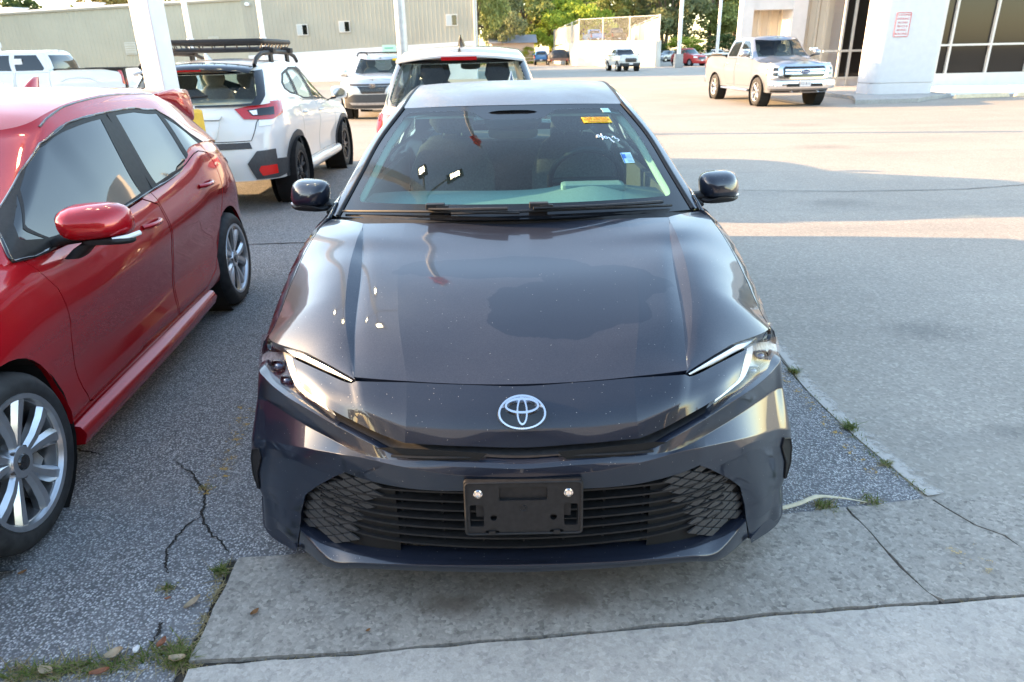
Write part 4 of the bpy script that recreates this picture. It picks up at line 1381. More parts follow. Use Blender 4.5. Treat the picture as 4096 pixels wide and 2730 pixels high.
# ---- outer air slots and licence-plate bracket
for sg in (-1, 1):
    mb = MB()
    nn = np.array([.45, -.85, .1]) * .003
    P = [Rr[3][17], Rr[3][19], Rr[4][20], Rr[5][20], Rr[6][20], Rr[6][19], Rr[5][18], Rr[4][17]]
    P = [tuple((p + nn) * np.array([sg, 1, 1])) for p in P]
    mb.add(P, [(0, 1, 2, 7), (7, 2, 3, 6), (6, 3, 4, 5)])
    sl = mb.build('air_slot', M['dark_void'], sedan)
    mb = MB(); mb.tube(P, .0035, 6, closed=True)
    mb.build('slot_frame', M['black_plastic'], sl, smooth=40)
br = thing('licence_plate_bracket', None, None); br.parent = sedan
del_keys = [k for k in ('label', 'category') if k in br]
br.location = (0, -.037, .455); br.rotation_euler = (R(-6), 0, 0)
def plane_xz(a, b): return np.stack([a, np.zeros_like(a), b], -1)
def rrect(cx, cy, w, h, r=.006): return fillet([(cx - w / 2, cy - h / 2), (cx + w / 2, cy - h / 2), (cx + w / 2, cy + h / 2), (cx - w / 2, cy + h / 2)], r)
def circ(cx, cy, r, n=14): return np.array([(cx + r * math.cos(2 * math.pi * k / n), cy + r * math.sin(2 * math.pi * k / n)) for k in range(n)])
outl = fillet([(-.162, -.0815), (-.106, -.0815), (-.106, -.067), (-.068, -.067), (-.068, -.0815), (.072, -.0815), (.072, -.067), (.110, -.067), (.110, -.0815), (.163, -.0815), (.163, .0815), (-.162, .0815)], .011)
mb = MB()
panel(mb, plane_xz, outl, [rrect(0, .043, .132, .040), rrect(-.128, -.022, .038, .066), rrect(.130, -.022, .038, .066), circ(-.082, -.029, .0095), circ(.082, -.029, .0095)], (.03, .03), 0, .03, ref=(0, 1, 0))
o = mb.build('bracket_plate', M['black_plastic'], br)
mb = MB(); mb.tube([(p[0], -.001, p[1]) for p in fillet([(-.158, -.078), (.159, -.078), (.159, .078), (-.158, .078)], .012)], .0035, 6, closed=True)
mb.build('bracket_rim', M['black_plastic'], br, smooth=40)
for x in (-.123, .123):
    mb = MB(); mb.lathe([(0, -.006), (.0075, -.005), (.0075, .002)], 'y', 12, (x, 0, .045))
    mb.lathe([(.008, 0.0), (.0125, -.002), (.0135, .001)], 'y', 14, (x, 0, .045))
    mb.build('bracket_screw', M['chrome'], br, smooth=30)
mb = MB(); mb.lathe([(.007, -.0005), (.0085, -.0025), (.0095, 0)], 'y', 14, (0, 0, 0)); mb.box((-.087, -.002, -.073), (.018, .008, .012)); mb.box((.091, -.002, -.073), (.018, .008, .012))
mb.box((0, .02, .02), (.26, .02, .10))
mb.build('bracket_boss', M['black_plastic'], br, smooth=30)

# ---- flanks: wing, doors, rear quarter
SH = tab((.60, .728), (.70, .756), (.85, .821), (1.05, .899), (1.20, .941), (1.34, .962), (1.6, .972), (2.2, .985), (3.0, 1.0), (3.6, 1.02), (4.4, 1.045), (4.9, 1.0))
XT = tab((.60, .853), (.70, .849), (.85, .841), (1.05, .827), (1.20, .813), (1.34, .80), (1.6, .806), (2.2, .825), (3.0, .825), (3.6, .80), (4.3, .73), (4.75, .64), (4.95, .55))
XB = tab((.55, .906), (.8, .918), (1.2, .912), (2.4, .91), (3.8, .915), (4.3, .89), (4.75, .79), (4.95, .70))
def flank(sg):
    def S(y, z):
        y = np.asarray(y, float); z = np.asarray(z, float)
        xt, xb, zs = XT(y), XB(y), SH(y)
        q = np.maximum(zs - z, 0)
        x = xt + (xb - xt) * (1 - np.exp(-q / .045))
        x = x - .012 * np.exp(-((z - .42) / .10) ** 2) + .012 * np.exp(-((z - .25) / .06) ** 2)
        x = x - .03 * np.clip((.24 - z) / .1, 0, 1)
        return np.stack([sg * x, y, z], -1)
    return S
def shut(y0, y1, n): return [(y, float(SH(y)) - .002) for y in np.linspace(y0, y1, n)]
arcF = arch_pts(.99, .335, .365, .20); arcR = arch_pts(3.815, .335, .365, .20)
for sg in (-1, 1):
    S = flank(sg); ref = (0, 2.4, .5); st = (.05, .05)
    mb = MB()
    wing = shut(.612, 1.40, 14) + [(1.455, .90), (1.45, .5), (1.44, .205)] + [p for p in arcF[::-1] if p[0] > .66][:] + [(.66, .60), (.625, .66)]
    panel(mb, S, wing, (), st, 0, .012, ref); mb.build('front_wing', P_SED, sedan)
    mb = MB()
    rq = [(3.46, float(SH(3.46)) - .002)] + shut(3.55, 4.9, 14) + [(4.92, .6), (4.88, .30), (4.3, .2)] + arcR[::-1] + [(3.44, .5), (3.44, .7)]
    panel(mb, S, rq, (), st, 0, .012, ref); mb.build('rear_quarter', P_SED, sedan)
    for (a, b, w) in ((1.462, 2.55, 0), (2.558, 3.45, 1)):
        mb = MB()
        if w == 0: ol = shut(a, b, 10) + [(b, .215), (a - .01, .215)]
        else: ol = shut(a, b, 10) + [(3.43, .6)] + [(3.815 + .373 * math.cos(t), .335 + .373 * math.sin(t)) for t in np.linspace(2.6, 3.1, 5)] + [(3.41, .215), (a, .215)]
        panel(mb, S, ol, (), st, 0, .012, ref); dr = mb.build('door', P_SED, sedan)
        mb = MB(); mb.tube([(sg * (.935 - .02 * abs(t - .5)), b - .28 + .2 * t, .80 + .0 * t) for t in np.linspace(0, 1, 7)], .012, 8); mb.build('door_handle', P_SED, dr, smooth=40)
    mb = MB(); mb.box((sg * .86, 2.4, .19), (.06, 2.1, .05)); mb.build('side_sill', P_SED, sedan, bevel=.01)
    for (yc) in (.99, 3.815):
        mb = MB(); mb.lathe([(.37, -.14), (.37, .13)], 'x', 28, (sg * .76, yc, .335)); mb.lathe([(.0, -.13), (.37, -.13)], 'x', 28, (sg * .76, yc, .335))
        mb.build('wheel_well', M['dark_void'], sedan)
        wheel(sedan, sg * .80, yc, sg, .334, .225, .225, 'ten')

# ---- windscreen, pillars, roof
def wscreen(u, v_):
    """u -1..1 across, v 0 bottom .. 1 header"""
    u = np.asarray(u, float); v_ = np.asarray(v_, float)
    cy, cz = pchip([0, .5, 1], [1.055, 1.50, 1.985]), pchip([0, .5, 1], [1.008, 1.212, 1.366])
    sx, sy, sz = pchip([0, .28, .6, 1], [.772, .708, .658, .563]), pchip([0, .28, .6, 1], [1.385, 1.62, 1.86, 2.14]), pchip([0, .28, .6, 1], [.962, 1.098, 1.215, 1.353])
    w = u * u
    return np.stack([u * sx(v_), cy(v_) + (sy(v_) - cy(v_)) * w, cz(v_) + (sz(v_) - cz(v_)) * w], -1)
outline = [(-1, 0), (1, 0), (1, 1), (-1, 1)]
clear = fillet([(-.925, .10), (.925, .10), (.915, .945), (.36, .945), (.22, .83), (-.22, .83), (-.36, .945), (-.915, .945)], .06)
mb = MB(); panel(mb, wscreen, outline, [clear], (.08, .05), 0.0, .004, ref=(0, 3, .6))
M['frit'] = simple('black_frit', (.006, .007, .009), .12, spec=.35)
ws = mb.build('windscreen', M['frit'], sedan)
mb = MB(); panel(mb, wscreen, clear, (), (.08, .05), 0.0, 0, ref=(0, 3, .6))
M['windscreen_glass'] = glass('windscreen_glass', (0.50, 0.80, 0.78), 1.0, haze=0.012)
mb.build('glass_pane', M['windscreen_glass'], ws)
# roof rail strip: inner edge I3 (screen edge, then the roof ditch), crown, outer edge above the side glass
I3 = [(.775, 1.385, .963), (.711, 1.62, 1.098), (.661, 1.86, 1.215), (.566, 2.14, 1.353), (.562, 2.5, 1.402), (.558, 2.9, 1.432), (.553, 3.3, 1.415), (.545, 3.62, 1.355), (.60, 4.02, 1.18), (.64, 4.3, 1.06)]
Mi = [(.812, 1.43, .965), (.762, 1.66, 1.085), (.705, 1.90, 1.205), (.615, 2.2, 1.345), (.602, 2.52, 1.388), (.600, 2.9, 1.412), (.597, 3.3, 1.395), (.600, 3.66, 1.325), (.655, 4.05, 1.15), (.70, 4.32, 1.04)]
O3 = [(.832, 1.52, .955), (.790, 1.74, 1.05), (.735, 1.96, 1.165), (.665, 2.25, 1.290), (.652, 2.55, 1.335), (.650, 2.9, 1.355), (.652, 3.28, 1.335), (.690, 3.62, 1.24), (.735, 3.9, 1.08), (.745, 4.1, 1.03)]
mb = MB()
ii, mm, oo = (curve3(q_, 60) for q_ in (I3, Mi, O3))
ii_in = ii + np.array([-.004, 0.004, -.016])
both(mb, loft([ii_in, ii, mm, oo], 60, .28, 4), flip=True)
mb.build('roof_rail', P_SED, sedan, smooth=50)
for sg in (-1, 1):
    mb = MB()
    ed = curve3([(sg * (x - .006), y - .004, z + .004) for x, y, z in I3[:4]], 24)
    mb.tube(ed, .010, 8, flat=.6)
    mb.build('screen_trim', M['black_plastic'], sedan, smooth=50)
for sg in (-1, 1):
    mb = MB()
    mb.tube(curve3([(sg * (x + .002), y, z - .004) for x, y, z in I3[3:8]], 24), .009, 8, flat=.7)
    mb.build('roof_moulding', M['black_plastic'], sedan, smooth=50)
# roof skin: header to backlight
rows = []
for t in np.linspace(0, 1, 26):
    y_c = 1.99 + t * (3.60 - 1.99)
    e = curve3(I3[3:8], 26)[int(round(t * 25))]
    zc = float(tab((1.99, 1.368), (2.2, 1.405), (2.5, 1.436), (2.85, 1.449), (3.2, 1.440), (3.62, 1.385))(y_c))
    r_ = []
    for u in np.linspace(-1, 1, 25):
        r_.append((u * (e[0] - .008), y_c + (e[1] - y_c) * u * u, zc + (e[2] - .001 - zc) * abs(u) ** 2.4))
    rows.append(r_)
P_ROOF = paint('slate_grey_roof_paint', (0.007, 0.011, 0.022), 0.1, 0.35, dust=0.95, dustcol=(0.12, 0.122, 0.155))
mb = MB(); mb.grid(np.array(rows)); mb.grid(np.array([rows[0], [(p[0], p[1] + .004, p[2] - .018) for p in rows[0]]]), flip=True)
mb.build('roof', P_ROOF, sedan, smooth=60)
mb = MB(); rounded_blob(mb, [((0, 3.32, 1.425), (.022, 0, 0), (0, .07, 0)), ((0, 3.36, 1.46), (.012, 0, 0), (0, .05, 0)), ((0, 3.40, 1.49), (.004, 0, 0), (0, .02, 0))], 16, 2)
mb.build('shark_fin_aerial', P_SED, sedan, smooth=60)
# rear glass, boot lid, tail panel
def lerp_edge(a, b, n): return [tuple(np.array(a) + (np.array(b) - np.array(a)) * k / (n - 1)) for k in range(n)]
top = [(u * .545, 3.60 + .02 * u * u, 1.388 - .03 * u * u) for u in np.linspace(-1, 1, 15)]
bot = [(u * .64, 4.42 - .12 * u * u, 1.07 - .01 * u * u) for u in np.linspace(-1, 1, 15)]
mb = MB(); mb.grid(loft([np.array(top), np.array(bot)], 15, .1, 2, kind='lin') if False else np.array([top, [tuple((np.array(a) + np.array(b)) / 2 + np.array([0, .02, .02])) for a, b in zip(top, bot)], bot]))
mb.build('rear_window', M['win_tint'], sedan, smooth=60)
lid = [[(u * (.66 - .10 * t), 4.40 + .42 * t - (.12 - .02 * t) * u * u, 1.072 - .012 * t + .02 * math.sin(math.pi * t) - .02 * u * u) for u in np.linspace(-1, 1, 15)] for t in np.linspace(0, 1, 6)]
tail = [[(u * w_, yy - .22 * abs(u) ** 3, zz) for u in np.linspace(-1, 1, 21)] for (w_, yy, zz) in ((.56, 4.82, 1.06), (.70, 4.90, .95), (.78, 4.92, .70), (.82, 4.93, .50), (.80, 4.86, .26))]
mb = MB(); mb.grid(np.array(lid)); mb.grid(np.array(tail)); mb.build('boot_lid', P_SED, sedan, smooth=40)
for sg in (-1, 1):
    mb = MB(); mb.grid(np.array([[(sg * x, y + .006, z) for x, y, z in r_] for r_ in ([(.36, 4.908, .92), (.55, 4.87, .93), (.69, 4.74, .94)], [(.36, 4.912, .85), (.56, 4.875, .84), (.715, 4.735, .85)])]), flip=(sg < 0))
    mb.build('tail_light', M['red_lens'], sedan)
mb = MB(); mb.box((0, 2.75, .20), (1.5, 3.6, .05)); mb.build('underbody', M['dark_void'], sedan)
# side glass
for sg in (-1, 1):
    bl = curve3([(.836, 1.50, .962), (.83, 2.2, .985), (.828, 3.0, 1.0), (.80, 3.6, 1.02), (.75, 4.08, 1.035)], 60)
    for (a, b, nm) in ((2, 26, 'side_window'), (28, 46, 'side_window'), (47, 55, 'quarter_window')):
        mb = MB(); G = np.array([bl[a:b], (bl[a:b] + oo[a:b]) / 2 + np.array([.012, 0, 0]), oo[a:b] + np.array([.002, 0, -.002])])
        G[..., 0] *= sg
        mb.grid(G, flip=(sg > 0)); mb.build(nm, M['win_tint'], sedan, smooth=60)
    mb = MB(); G = np.array([bl[0:58], oo[0:58]]) + np.array([-.012, 0, 0])
    for (a, b) in ((0, 4), (25, 30), (44, 49), (54, 58)):
        H = G[:, a:b].copy(); H[..., 0] *= sg; mb.grid(H, flip=(sg > 0))
    mb.tube([(sg * (p[0] + .004), p[1], p[2] - .004) for p in bl[::3]], .009, 6)
    mb.build('window_frame', M['black_plastic'], sedan, smooth=60)

# ---- door mirrors
for sg in (-1, 1):
    mb = MB()
    cx, cy, cz = sg * .955, 1.66, 1.012
    secs = []
    for (dy, w, h, ox, oz) in ((-.085, .030, .018, .0, .0), (-.075, .062, .040, 0, .001), (-.045, .086, .056, 0, .002), (0, .097, .064, 0, .003), (.03, .097, .064, 0, .003), (.036, .088, .056, 0, .003)):
        secs.append(((cx + sg * ox, cy + dy - .05 * 0, cz + oz), (w, sg * w * .35, 0), (sg * -.010, 0, h)))
    rounded_blob(mb, secs, 28, 3.3)
    mir = mb.build('door_mirror', P_SED, sedan, smooth=60)
    mb = MB()
    secs = []
    for (dy, w, h) in ((-.083, .030, .006), (-.062, .074, .012), (-.03, .096, .016), (.03, .10, .016)):
        secs.append(((cx, cy + dy, cz - .056 + (.014 if dy < -.07 else 0)), (w, sg * w * .35, 0), (0, 0, h)))
    rounded_blob(mb, secs, 20, 3)
    rounded_blob(mb, [((sg * .80, 1.66, .945), (.02, .02, 0), (0, .05, 0)), ((sg * .845, 1.655, .965), (.018, 0, -.02), (0, .05, 0)), ((sg * .90, 1.65, .972), (.012, 0, -.02), (0, .045, 0))], 14, 2.6)
    mb.build('mirror_foot', M['black_plastic'], mir, smooth=60)
    mb = MB(); mb.tube([(cx + sg * u * .098, cy - .062 + .035 * u + .05 * max(0, u) ** 2, cz - .052 + .006 * u) for u in np.linspace(.05, 1.0, 9)], .0065, 8)
    mb.build('repeater_lamp', M['lamp_white'], mir, smooth=60)
    mb = MB(); mb.grid(np.array([[(cx + a * .085, cy + .0375 + sg * a * .03, cz + .003 + b * .05) for a in (-1, 0, 1)] for b in (-1, 0, 1)])); mb.build('mirror_glass', M['chrome'], mir)
    mb = MB()
    rounded_blob(mb, [((sg * .812, 1.43, .952), (.014, 0, 0), (0, .05, 0)), ((sg * .80, 1.47, .985), (.010, 0, 0), (0, .035, 0)), ((sg * .795, 1.50, 1.005), (.006, 0, 0), (0, .02, 0))], 12, 2.4)
    mb.build('mirror_sail', M['gloss_black'], sedan, smooth=60)

# ---- cowl and wipers
mb = MB()
cw0 = curve3([(0, 1.075, .985), (.3, 1.11, .984), (.611, 1.16, .972), (.79, 1.34, .955)], 24); cw1 = curve3([(0, 1.06, 1.008), (.3, 1.095, 1.005), (.6, 1.24, .990), (.775, 1.385, .963)], 24)
both(mb, np.array([cw0 + np.array([0, .0, -.02]), cw1 + np.array([0, .01, -.012]), cw1 + np.array([0, .03, 0])]), flip=True)
mb.build('cowl', M['black_plastic'], sedan, smooth=50)
def wp(u, v_, o=.012):
    p = wscreen(np.array([u]), np.array([v_]))[0]; return (p[0], p[1] - o * .4, p[2] + o)
for (xa, xb_, xh, va) in ((-.97, .02, -.42, .012), (-.33, .86, .12, .016)):
    mb = MB(); mb.tube([wp(u, .022 + .012 * math.sin(math.pi * t), .012) for t, u in zip(np.linspace(0, 1, 22), np.linspace(xa, xb_, 22))], .0055, 6)
    wb = mb.build('wiper', M['black_plastic'], sedan, smooth=40)
    mb = MB(); mb.tube([wp(u, .03, .026) for u in np.linspace(xh - .03, xb_ - .06, 14)], [.008] * 8 + [.010] * 6, 6, flat=.7)
    mb.build('wiper_arm', M['black_plastic'], wb, smooth=40)
    mb = MB(); p = wp(xh, .055, .022); mb.box(p, (.075, .035, .022)); mb.box((p[0] + .03, p[1] - .012, p[2] - .002), (.05, .02, .014))
    mb.build('wiper_joint', M['black_plastic'], wb, bevel=.004)

# ---- cabin
cab = MB()
dash = []
for (dy, z0, z1_) in ((1.12, .93, .965), (1.35, .965, .975), (1.62, .985, .990), (1.80, .985, .985), (1.90, .93, .93), (1.92, .70, .70)):
    dash.append([(x, dy + .16 * (x / .72) ** 2, z1_ - .03 * (x / .72) ** 4 + (.035 * math.exp(-((x - .37) / .17) ** 2) if 1.55 < dy < 1.85 else 0)) for x in np.linspace(-.72, .72, 29)])
cab.grid(np.array(dash))
dsh = cab.build('dashboard', M['dash'], sedan, smooth=60)
mb = MB(); mb.box((.37, 1.72, 1.005), (.30, .12, .05)); mb.build('instrument_hood', M['dash'], dsh, bevel=.02)
mb = MB()
ctr = Vector((.37, 2.03, .985)); ax = Vector((0, .90, .42)).normalized(); sx = Vector((1, 0, 0)); sy = sx.cross(ax)
mb.tube([ctr + (sx * math.cos(t) + sy * math.sin(t)) * .185 for t in np.linspace(0, 2 * math.pi, 33)[:-1]], .016, 8, closed=True)
mb.tube([ctr - sx * .17, ctr + sx * .17], .02, 8); mb.tube([ctr, ctr - sy * .17], .02, 8)
mb.build('steering_wheel', M['black_plastic'], sedan, smooth=60)
for x in (-.37, .37):
    mb = MB()
    rounded_blob(mb, [((x, 2.60, .52), (.24, 0, 0), (0, .07, .02)), ((x, 2.62, .72), (.26, 0, 0), (0, .07, .02)), ((x, 2.70, .95), (.255, 0, 0), (0, .065, .02)), ((x, 2.78, 1.08), (.20, 0, 0), (0, .055, .02)), ((x, 2.80, 1.13), (.13, 0, 0), (0, .035, .02))], 20, 2.8)
    rounded_blob(mb, [((x, 2.2, .50), (.25, 0, 0), (0, 0, .05)), ((x, 2.45, .54), (.26, 0, 0), (0, 0, .07)), ((x, 2.68, .52), (.25, 0, 0), (0, 0, .07))], 20, 3)
    st_ = mb.build('front_seat', M['cloth'], sedan, smooth=60)
    mb = MB(); rounded_blob(mb, [((x, 2.82, 1.17), (.10, 0, 0), (0, .04, .01)), ((x, 2.82, 1.22), (.135, 0, 0), (0, .05, .01)), ((x, 2.85, 1.31), (.13, 0, 0), (0, .045, .01)), ((x, 2.86, 1.345), (.09, 0, 0), (0, .03, .01))], 18, 2.8)
    mb.build('headrest', M['cloth'], st_, smooth=60)
    mb = MB()
    for dx_ in (-.055, .055): mb.tube([(x + dx_, 2.80, 1.10), (x + dx_, 2.82, 1.20)], .006, 6)
    mb.build('headrest_post', M['chrome'], st_)
mb = MB()
rounded_blob(mb, [((0, 3.45, .5), (.62, 0, 0), (0, .1, 0)), ((0, 3.5, .8), (.64, 0, 0), (0, .09, 0)), ((0, 3.58, 1.03), (.58, 0, 0), (0, .06, 0))], 24, 3.5)
for x in (-.38, 0, .38): rounded_blob(mb, [((x, 3.60, 1.03), (.11, 0, 0), (0, .04, 0)), ((x, 3.62, 1.14), (.10, 0, 0), (0, .04, 0))], 14, 3)
mb.build('rear_seat', M['cloth'], sedan, smooth=60)
mb = MB(); mb.box((0, 2.7, .32), (1.5, 2.6, .06)); mb.box((-.80, 2.6, .62), (.04, 2.4, .62)); mb.box((.80, 2.6, .62), (.04, 2.4, .62)); mb.box((0, 4.0, .7), (1.4, .04, .6)); mb.box((0, 3.95, 1.02), (1.25, .6, .02))
mb.build('cabin_trim', M['dash'], sedan)
mb = MB()
hl = [[(u * .55, y, z - .03 - .03 * u * u) for u in np.linspace(-1, 1, 9)] for y, z in ((2.05, 1.37), (2.3, 1.41), (2.9, 1.43), (3.5, 1.39))]
mb.grid(np.array(hl), flip=True)
for sg in (-1, 1): mb.tube(curve3([(sg * (x - .03), y + .05, z - .03) for x, y, z in I3[:5]], 16), .03, 8)
mb.build('headlining', M['headliner'], sedan, smooth=60)
mb = MB()
rounded_blob(mb, [((0, 1.93, 1.30), (.14, 0, 0), (0, -.03, .05)), ((0, 1.99, 1.29), (.13, 0, 0), (0, -.03, .05)), ((0, 2.03, 1.28), (.10, 0, 0), (0, -.02, .04))], 20, 3.5)
mb.build('camera_housing', M['gloss_black'], sedan, smooth=50)
mb = MB(); rounded_blob(mb, [((0, 2.02, 1.235), (.125, 0, 0), (0, 0, .033)), ((0, 2.05, 1.235), (.125, 0, 0), (0, 0, .036)), ((0, 2.06, 1.235), (.115, 0, 0), (0, 0, .03))], 20, 3.5)
mb.build('rear_view_mirror', M['gloss_black'], sedan, smooth=50)
for (x, sgn) in ((-.40, -1), (.40, 1)):
    mb = MB(); mb.box((x * .85, 2.13, 1.31), (.30, .14, .012)); mb.build('sun_visor', M['headliner'], sedan, bevel=.004)

# ---- windscreen stickers and paint-pen numbers
def on_glass(u, v_, o=.003):
    e = 1e-3
    p = wscreen(np.array([u]), np.array([v_]))[0]
    du = wscreen(np.array([u + e]), np.array([v_]))[0] - p; dv = wscreen(np.array([u]), np.array([v_ + e]))[0] - p
    n = np.cross(du, dv); n /= np.linalg.norm(n)
    return p + n * o, du / np.linalg.norm(du), dv / np.linalg.norm(dv), n
def sticker(name, u, v_, w, h, mat, skew=0.0, o=.0025):
    p, r, up, n = on_glass(u, v_, o)
    mb = MB(); c = [(-1, -1), (1, -1), (1, 1), (-1, 1)]
    V = [p + r * (a * w / 2 + skew * b * h / 2) + up * b * h / 2 for a, b in c]
    mb.add(V + [q - n * .0012 for q in V], [(0, 1, 2, 3), (0, 4, 5, 1), (1, 5, 6, 2), (2, 6, 7, 3), (3, 7, 4, 0)])
    return mb.build(name, mat, ws), (p + n * .0008, r, up)
M['sticker_yellow'] = simple('sticker_yellow', (0.85, 0.52, 0.0), 0.5)
M['sticker_ink'] = simple('sticker_ink', (0.55, 0.13, 0.01), 0.6)
M['sticker_pale'] = simple('sticker_pale', (0.38, 0.60, 0.66), 0.5)
M['sticker_blue'] = simple('sticker_blue', (0.02, 0.12, 0.42), 0.5)
M['pen_white'] = simple('pen_white', (0.62, 0.72, 0.86), 0.6)
p_, m_ = sticker('sale_sticker', .655, .80, .155, .062, M['sticker_yellow'], -.0)
for txt, sz, dv in (('THIS VEHICLE', .0205, .018), ('NOT FOR SALE', .0205, -.001)):
    text_mesh(txt, sz, M['sticker_ink'], p_, 'lettering', m_[0] + m_[2] * dv, (m_[1], m_[2]), .0003)
for dv in (-.016, -.024):
    mb = MB(); c = m_[0] + m_[2] * dv; mb.add([c + m_[1] * a * .055 + m_[2] * b * .0018 + Vector((0, 0, .0002)).to_tuple() if False else c + m_[1] * a * .055 + m_[2] * b * .0018 for a, b in ((-1, -1), (1, -1), (1, 1), (-1, 1))], [(0, 1, 2, 3)])
    mb.build('fine_print', M['sticker_ink'], p_)
sticker('tag_sticker', .79, .915, .045, .045, M['sticker_pale'])
p_, m_ = sticker('inspection_sticker', .735, .40, .062, .085, M['sticker_pale'])
for (cu, cv, w, h) in ((-.018, .012, .022, .034), (-.027, 0, .006, .082)):
    mb = MB(); c = m_[0] + m_[1] * cu + m_[2] * cv; mb.add([c + m_[1] * a * w / 2 + m_[2] * b * h / 2 for a, b in ((-1, -1), (1, -1), (1, 1), (-1, 1))], [(0, 1, 2, 3)]); mb.build('sticker_print', M['sticker_blue'], p_)
for k in range(6):
    mb = MB(); c = m_[0] + m_[1] * .01 + m_[2] * (-.035 + k * .011); mb.add([c + m_[1] * a * .016 + m_[2] * b * .0012 for a, b in ((-1, -1), (1, -1), (1, 1), (-1, 1))], [(0, 1, 2, 3)]); mb.build('sticker_print', M['sticker_blue'], p_)
def pen(strokes, u, v_, sc, rot):
    p, r, up, n = on_glass(u, v_, .002)
    mb = MB()
    c, s_ = math.cos(rot), math.sin(rot)
    for st_ in strokes:
        q = curve3([(a, b, 0) for a, b in st_], 12)
        mb.tube([p + r * (c * a - s_ * b) * sc + up * (s_ * a + c * b) * sc * 1.25 for a, b, _ in q], .0028, 5)
    mb.build('pen_number', M['pen_white'], ws, smooth=60)
pen([[(.5, .6), (.2, .95), (-.2, .6), (.1, .2), (.5, .55), (.5, .9)], [(.5, .6), (.45, -.4), (.1, -.9)]], .60, .60, .022, R(38))
pen([[(.3, 1.0), (-.2, .3), (-.25, -.5), (.15, -.9), (.45, -.4), (.1, 0), (-.2, -.3)]], .635, .61, .022, R(38))
pen([[(-.4, .9), (.4, .9), (0, -.2), (-.1, -1.0)]], .675, .575, .022, R(38))
pen([[(-.3, .8), (.2, .95), (.35, .5), (-.05, .1), (.4, -.2), (.3, -.8), (-.3, -.8)]], .715, .585, .022, R(38))
# ------------------------------------------------------------------ other vehicles
def const(v): return lambda *a: v + 0 * np.asarray(a[0], float)

